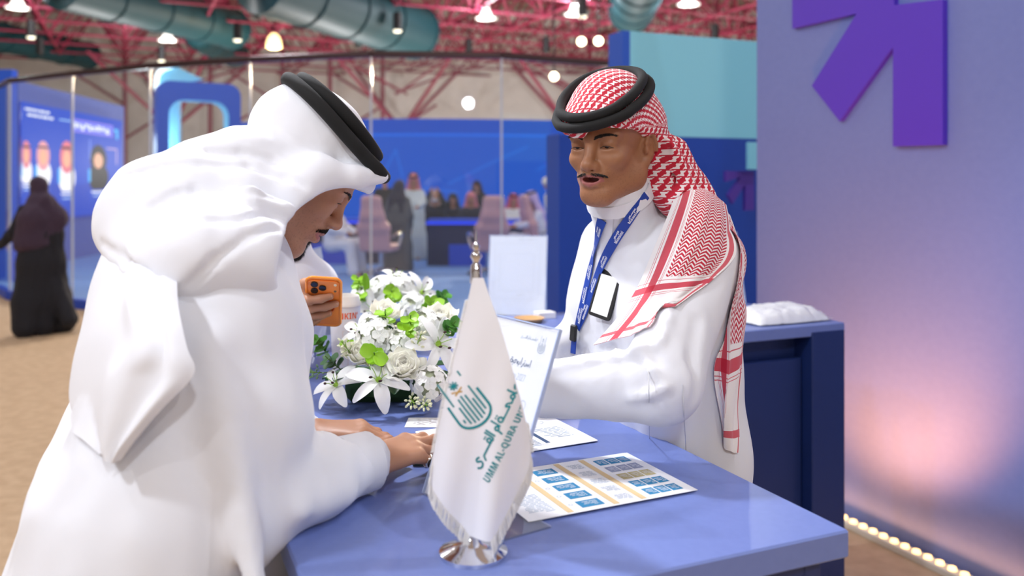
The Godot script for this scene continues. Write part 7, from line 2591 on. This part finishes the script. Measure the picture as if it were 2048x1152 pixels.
# ------------------------------------------------------------------ helpers: rounded bodies from a distance field
class Field:
	var kind := PackedInt32Array()
	var pa := PackedVector3Array()
	var pb := PackedVector3Array()
	var ra := PackedFloat32Array()
	var rb := PackedFloat32Array()
	var kk := PackedFloat32Array()
	var inv: Array[Basis] = []
	var wave: FastNoiseLite
	var wave_by := 0.0
	var wave_scale := Vector3.ONE
	var reach := 0.0

	# tapered limb from a to b; k is how softly it joins; cut takes away
	func cap(a: Vector3, b: Vector3, r0: float, r1: float, k := 0.02, cut := false) -> void:
		kind.append(2 if cut else 0)
		pa.append(a); pb.append(b); ra.append(r0); rb.append(r1); kk.append(k); inv.append(Basis.IDENTITY)
		reach = maxf(reach, k)

	func chain(p: Array, r: Array, k := 0.02, cut := false) -> void:
		for i in p.size() - 1:
			cap(p[i], p[i + 1], r[i], r[i + 1], k, cut)

	func ell(c: Vector3, r: Vector3, bs := Basis.IDENTITY, k := 0.02, cut := false) -> void:
		kind.append(3 if cut else 1)
		pa.append(c); pb.append(r); ra.append(minf(r.x, minf(r.y, r.z))); rb.append(0.0); kk.append(k); inv.append(bs.inverse())
		reach = maxf(reach, k)

	func one(i: int, p: Vector3) -> float:
		if kind[i] % 2 == 0:
			var a := pa[i]
			var ba := pb[i] - a
			var h := clampf((p - a).dot(ba) / maxf(ba.length_squared(), 1e-9), 0.0, 1.0)
			return (p - a - ba * h).length() - lerpf(ra[i], rb[i], h)
		var q: Vector3 = inv[i] * (p - pa[i])
		var r := pb[i]
		var s := q / r
		var k0 := s.length()
		var k1 := (s / r).length()
		return k0 * (k0 - 1.0) / k1 if k1 > 1e-6 else -ra[i]

	func eval(p: Vector3, act: PackedInt32Array) -> float:
		var d := 1e3
		for i in act:
			var e := one(i, p)
			var k := kk[i]
			if kind[i] < 2:
				var h := maxf(k - absf(d - e), 0.0)
				d = minf(d, e) - h * h * 0.25 / k
			else:
				var h := maxf(k - absf(d + e), 0.0)
				d = maxf(d, -e) + h * h * 0.25 / k
		if wave_by > 0.0:
			d += wave_by * wave.get_noise_3dv(p * wave_scale)
		return d

	# surface nets; tint: (point) -> linear colour; wrap: (point) -> uv
	func mesh_into(g: Geo, cell: float, tint = null, wrap = null) -> void:
		var lo := Vector3.ONE * 1e3
		var hi := -lo
		for i in kind.size():
			if kind[i] >= 2:
				continue
			var r := Vector3.ONE * maxf(ra[i], rb[i])
			if kind[i] == 1:
				r = Vector3.ONE * maxf(pb[i].x, maxf(pb[i].y, pb[i].z))
				lo = lo.min(pa[i] - r); hi = hi.max(pa[i] + r)
			else:
				lo = lo.min(pa[i].min(pb[i]) - r); hi = hi.max(pa[i].max(pb[i]) + r)
		var pad := Vector3.ONE * (reach * 0.3 + wave_by + cell * 2.0)
		lo -= pad; hi += pad
		const N := 5
		var size := (hi - lo) / (cell * N)
		var bx := int(size.x) + 1
		var by := int(size.y) + 1
		var bz := int(size.z) + 1
		var half := cell * N * 0.5
		var far := half * 1.7321 + cell
		var all := PackedInt32Array(range(kind.size()))
		var vid := {}
		var shared := {}
		var edges := PackedInt64Array()
		var SY := 4096
		var SZ := 4096 * 4096
		var val := PackedFloat32Array()
		val.resize((N + 1) * (N + 1) * (N + 1))
		var base_count := g.v.size()
		for kz in bz:
			for ky in by:
				for kx in bx:
					var o := lo + Vector3(kx, ky, kz) * (cell * N)
					var mid := o + Vector3.ONE * half
					var act := PackedInt32Array()
					for i in all:
						var reach_i := (mid - pa[i]).length() - maxf(pb[i].x, maxf(pb[i].y, pb[i].z)) if kind[i] % 2 else one(i, mid)
						if reach_i < far * 1.3 + kk[i]:
							act.append(i)
					if act.is_empty():
						continue
					if absf(eval(mid, act)) > far * 2.0 + wave_by:
						continue
					var any_in := false
					var any_out := false
					var w := 0
					for z in N + 1:
						for y in N + 1:
							for x in N + 1:
								var d := 0.0
								if x % N and y % N and z % N:
									d = eval(o + Vector3(x, y, z) * cell, act)
								else:
									var cid := (kx * N + x) + (ky * N + y) * SY + (kz * N + z) * SZ
									if shared.has(cid):
										d = shared[cid]
									else:
										d = eval(o + Vector3(x, y, z) * cell, act)
										shared[cid] = d
								val[w] = d
								w += 1
								if d < 0.0:
									any_in = true
								else:
									any_out = true
					if not (any_in and any_out):
						continue
					for z in N:
						for y in N:
							for x in N:
								var c0 := (z * (N + 1) + y) * (N + 1) + x
								var inside := 0
								var sum := Vector3.ZERO
								var cnt := 0
								for q in 8:
									var ci := c0 + (q & 1) + ((q >> 1) & 1) * (N + 1) + (q >> 2) * (N + 1) * (N + 1)
									if val[ci] < 0.0:
										inside += 1
								if inside == 0 or inside == 8:
									continue
								for axis in 3:
									var st: int = [1, N + 1, (N + 1) * (N + 1)][axis]
									var s1: int = [N + 1, 1, 1][axis]
									var s2: int = [(N + 1) * (N + 1), (N + 1) * (N + 1), N + 1][axis]
									for q in 4:
										var e0 := c0 + (q & 1) * s1 + (q >> 1) * s2
										var d0 := val[e0]
										var d1 := val[e0 + st]
										if (d0 < 0.0) != (d1 < 0.0):
											var f := d0 / (d0 - d1)
											var qa := float(q & 1)
											var qb := float(q >> 1)
											if axis == 0:
												sum += Vector3(f, qa, qb)
											elif axis == 1:
												sum += Vector3(qa, f, qb)
											else:
												sum += Vector3(qa, qb, f)
											cnt += 1
											if q == 0:
												var gx := kx * N + x
												var gy := ky * N + y
												var gz := kz * N + z
												edges.append(((gx + gy * SY + gz * SZ) * 3 + axis) * 2 + (1 if d0 < 0.0 else 0))
								var p := o + (Vector3(x, y, z) + sum / cnt) * cell
								vid[(kx * N + x) + (ky * N + y) * SY + (kz * N + z) * SZ] = g.put(p, Vector3.ZERO)
		for e in edges:
			var flip := e & 1
			var rest := e >> 1
			var axis := rest % 3
			var id := rest / 3
			var o1: int = [SY, 1, 1][axis]
			var o2: int = [SZ, SZ, SY][axis]
			var a: int = vid.get(id, -1)
			var b: int = vid.get(id - o1, -1)
			var c: int = vid.get(id - o1 - o2, -1)
			var d: int = vid.get(id - o2, -1)
			if a < 0 or b < 0 or c < 0 or d < 0:
				continue
			if (axis == 1) != (flip == 1):
				var sw := b
				b = d
				d = sw
			g.tri(a, b, c); g.tri(a, c, d)
			var nn := (g.v[c] - g.v[a]).cross(g.v[b] - g.v[d])
			g.n[a] += nn; g.n[b] += nn; g.n[c] += nn; g.n[d] += nn
		for i in range(base_count, g.v.size()):
			g.n[i] = g.n[i].normalized()
			if tint != null:
				g.c[i] = tint.call(g.v[i])
			if wrap != null:
				g.t[i] = wrap.call(g.v[i])

func meshed(fd: Field, cell: float, tint = null, wrap = null) -> ArrayMesh:
	var g := Geo.new()
	fd.mesh_into(g, cell * CELLS, tint, wrap)
	return g.mesh()
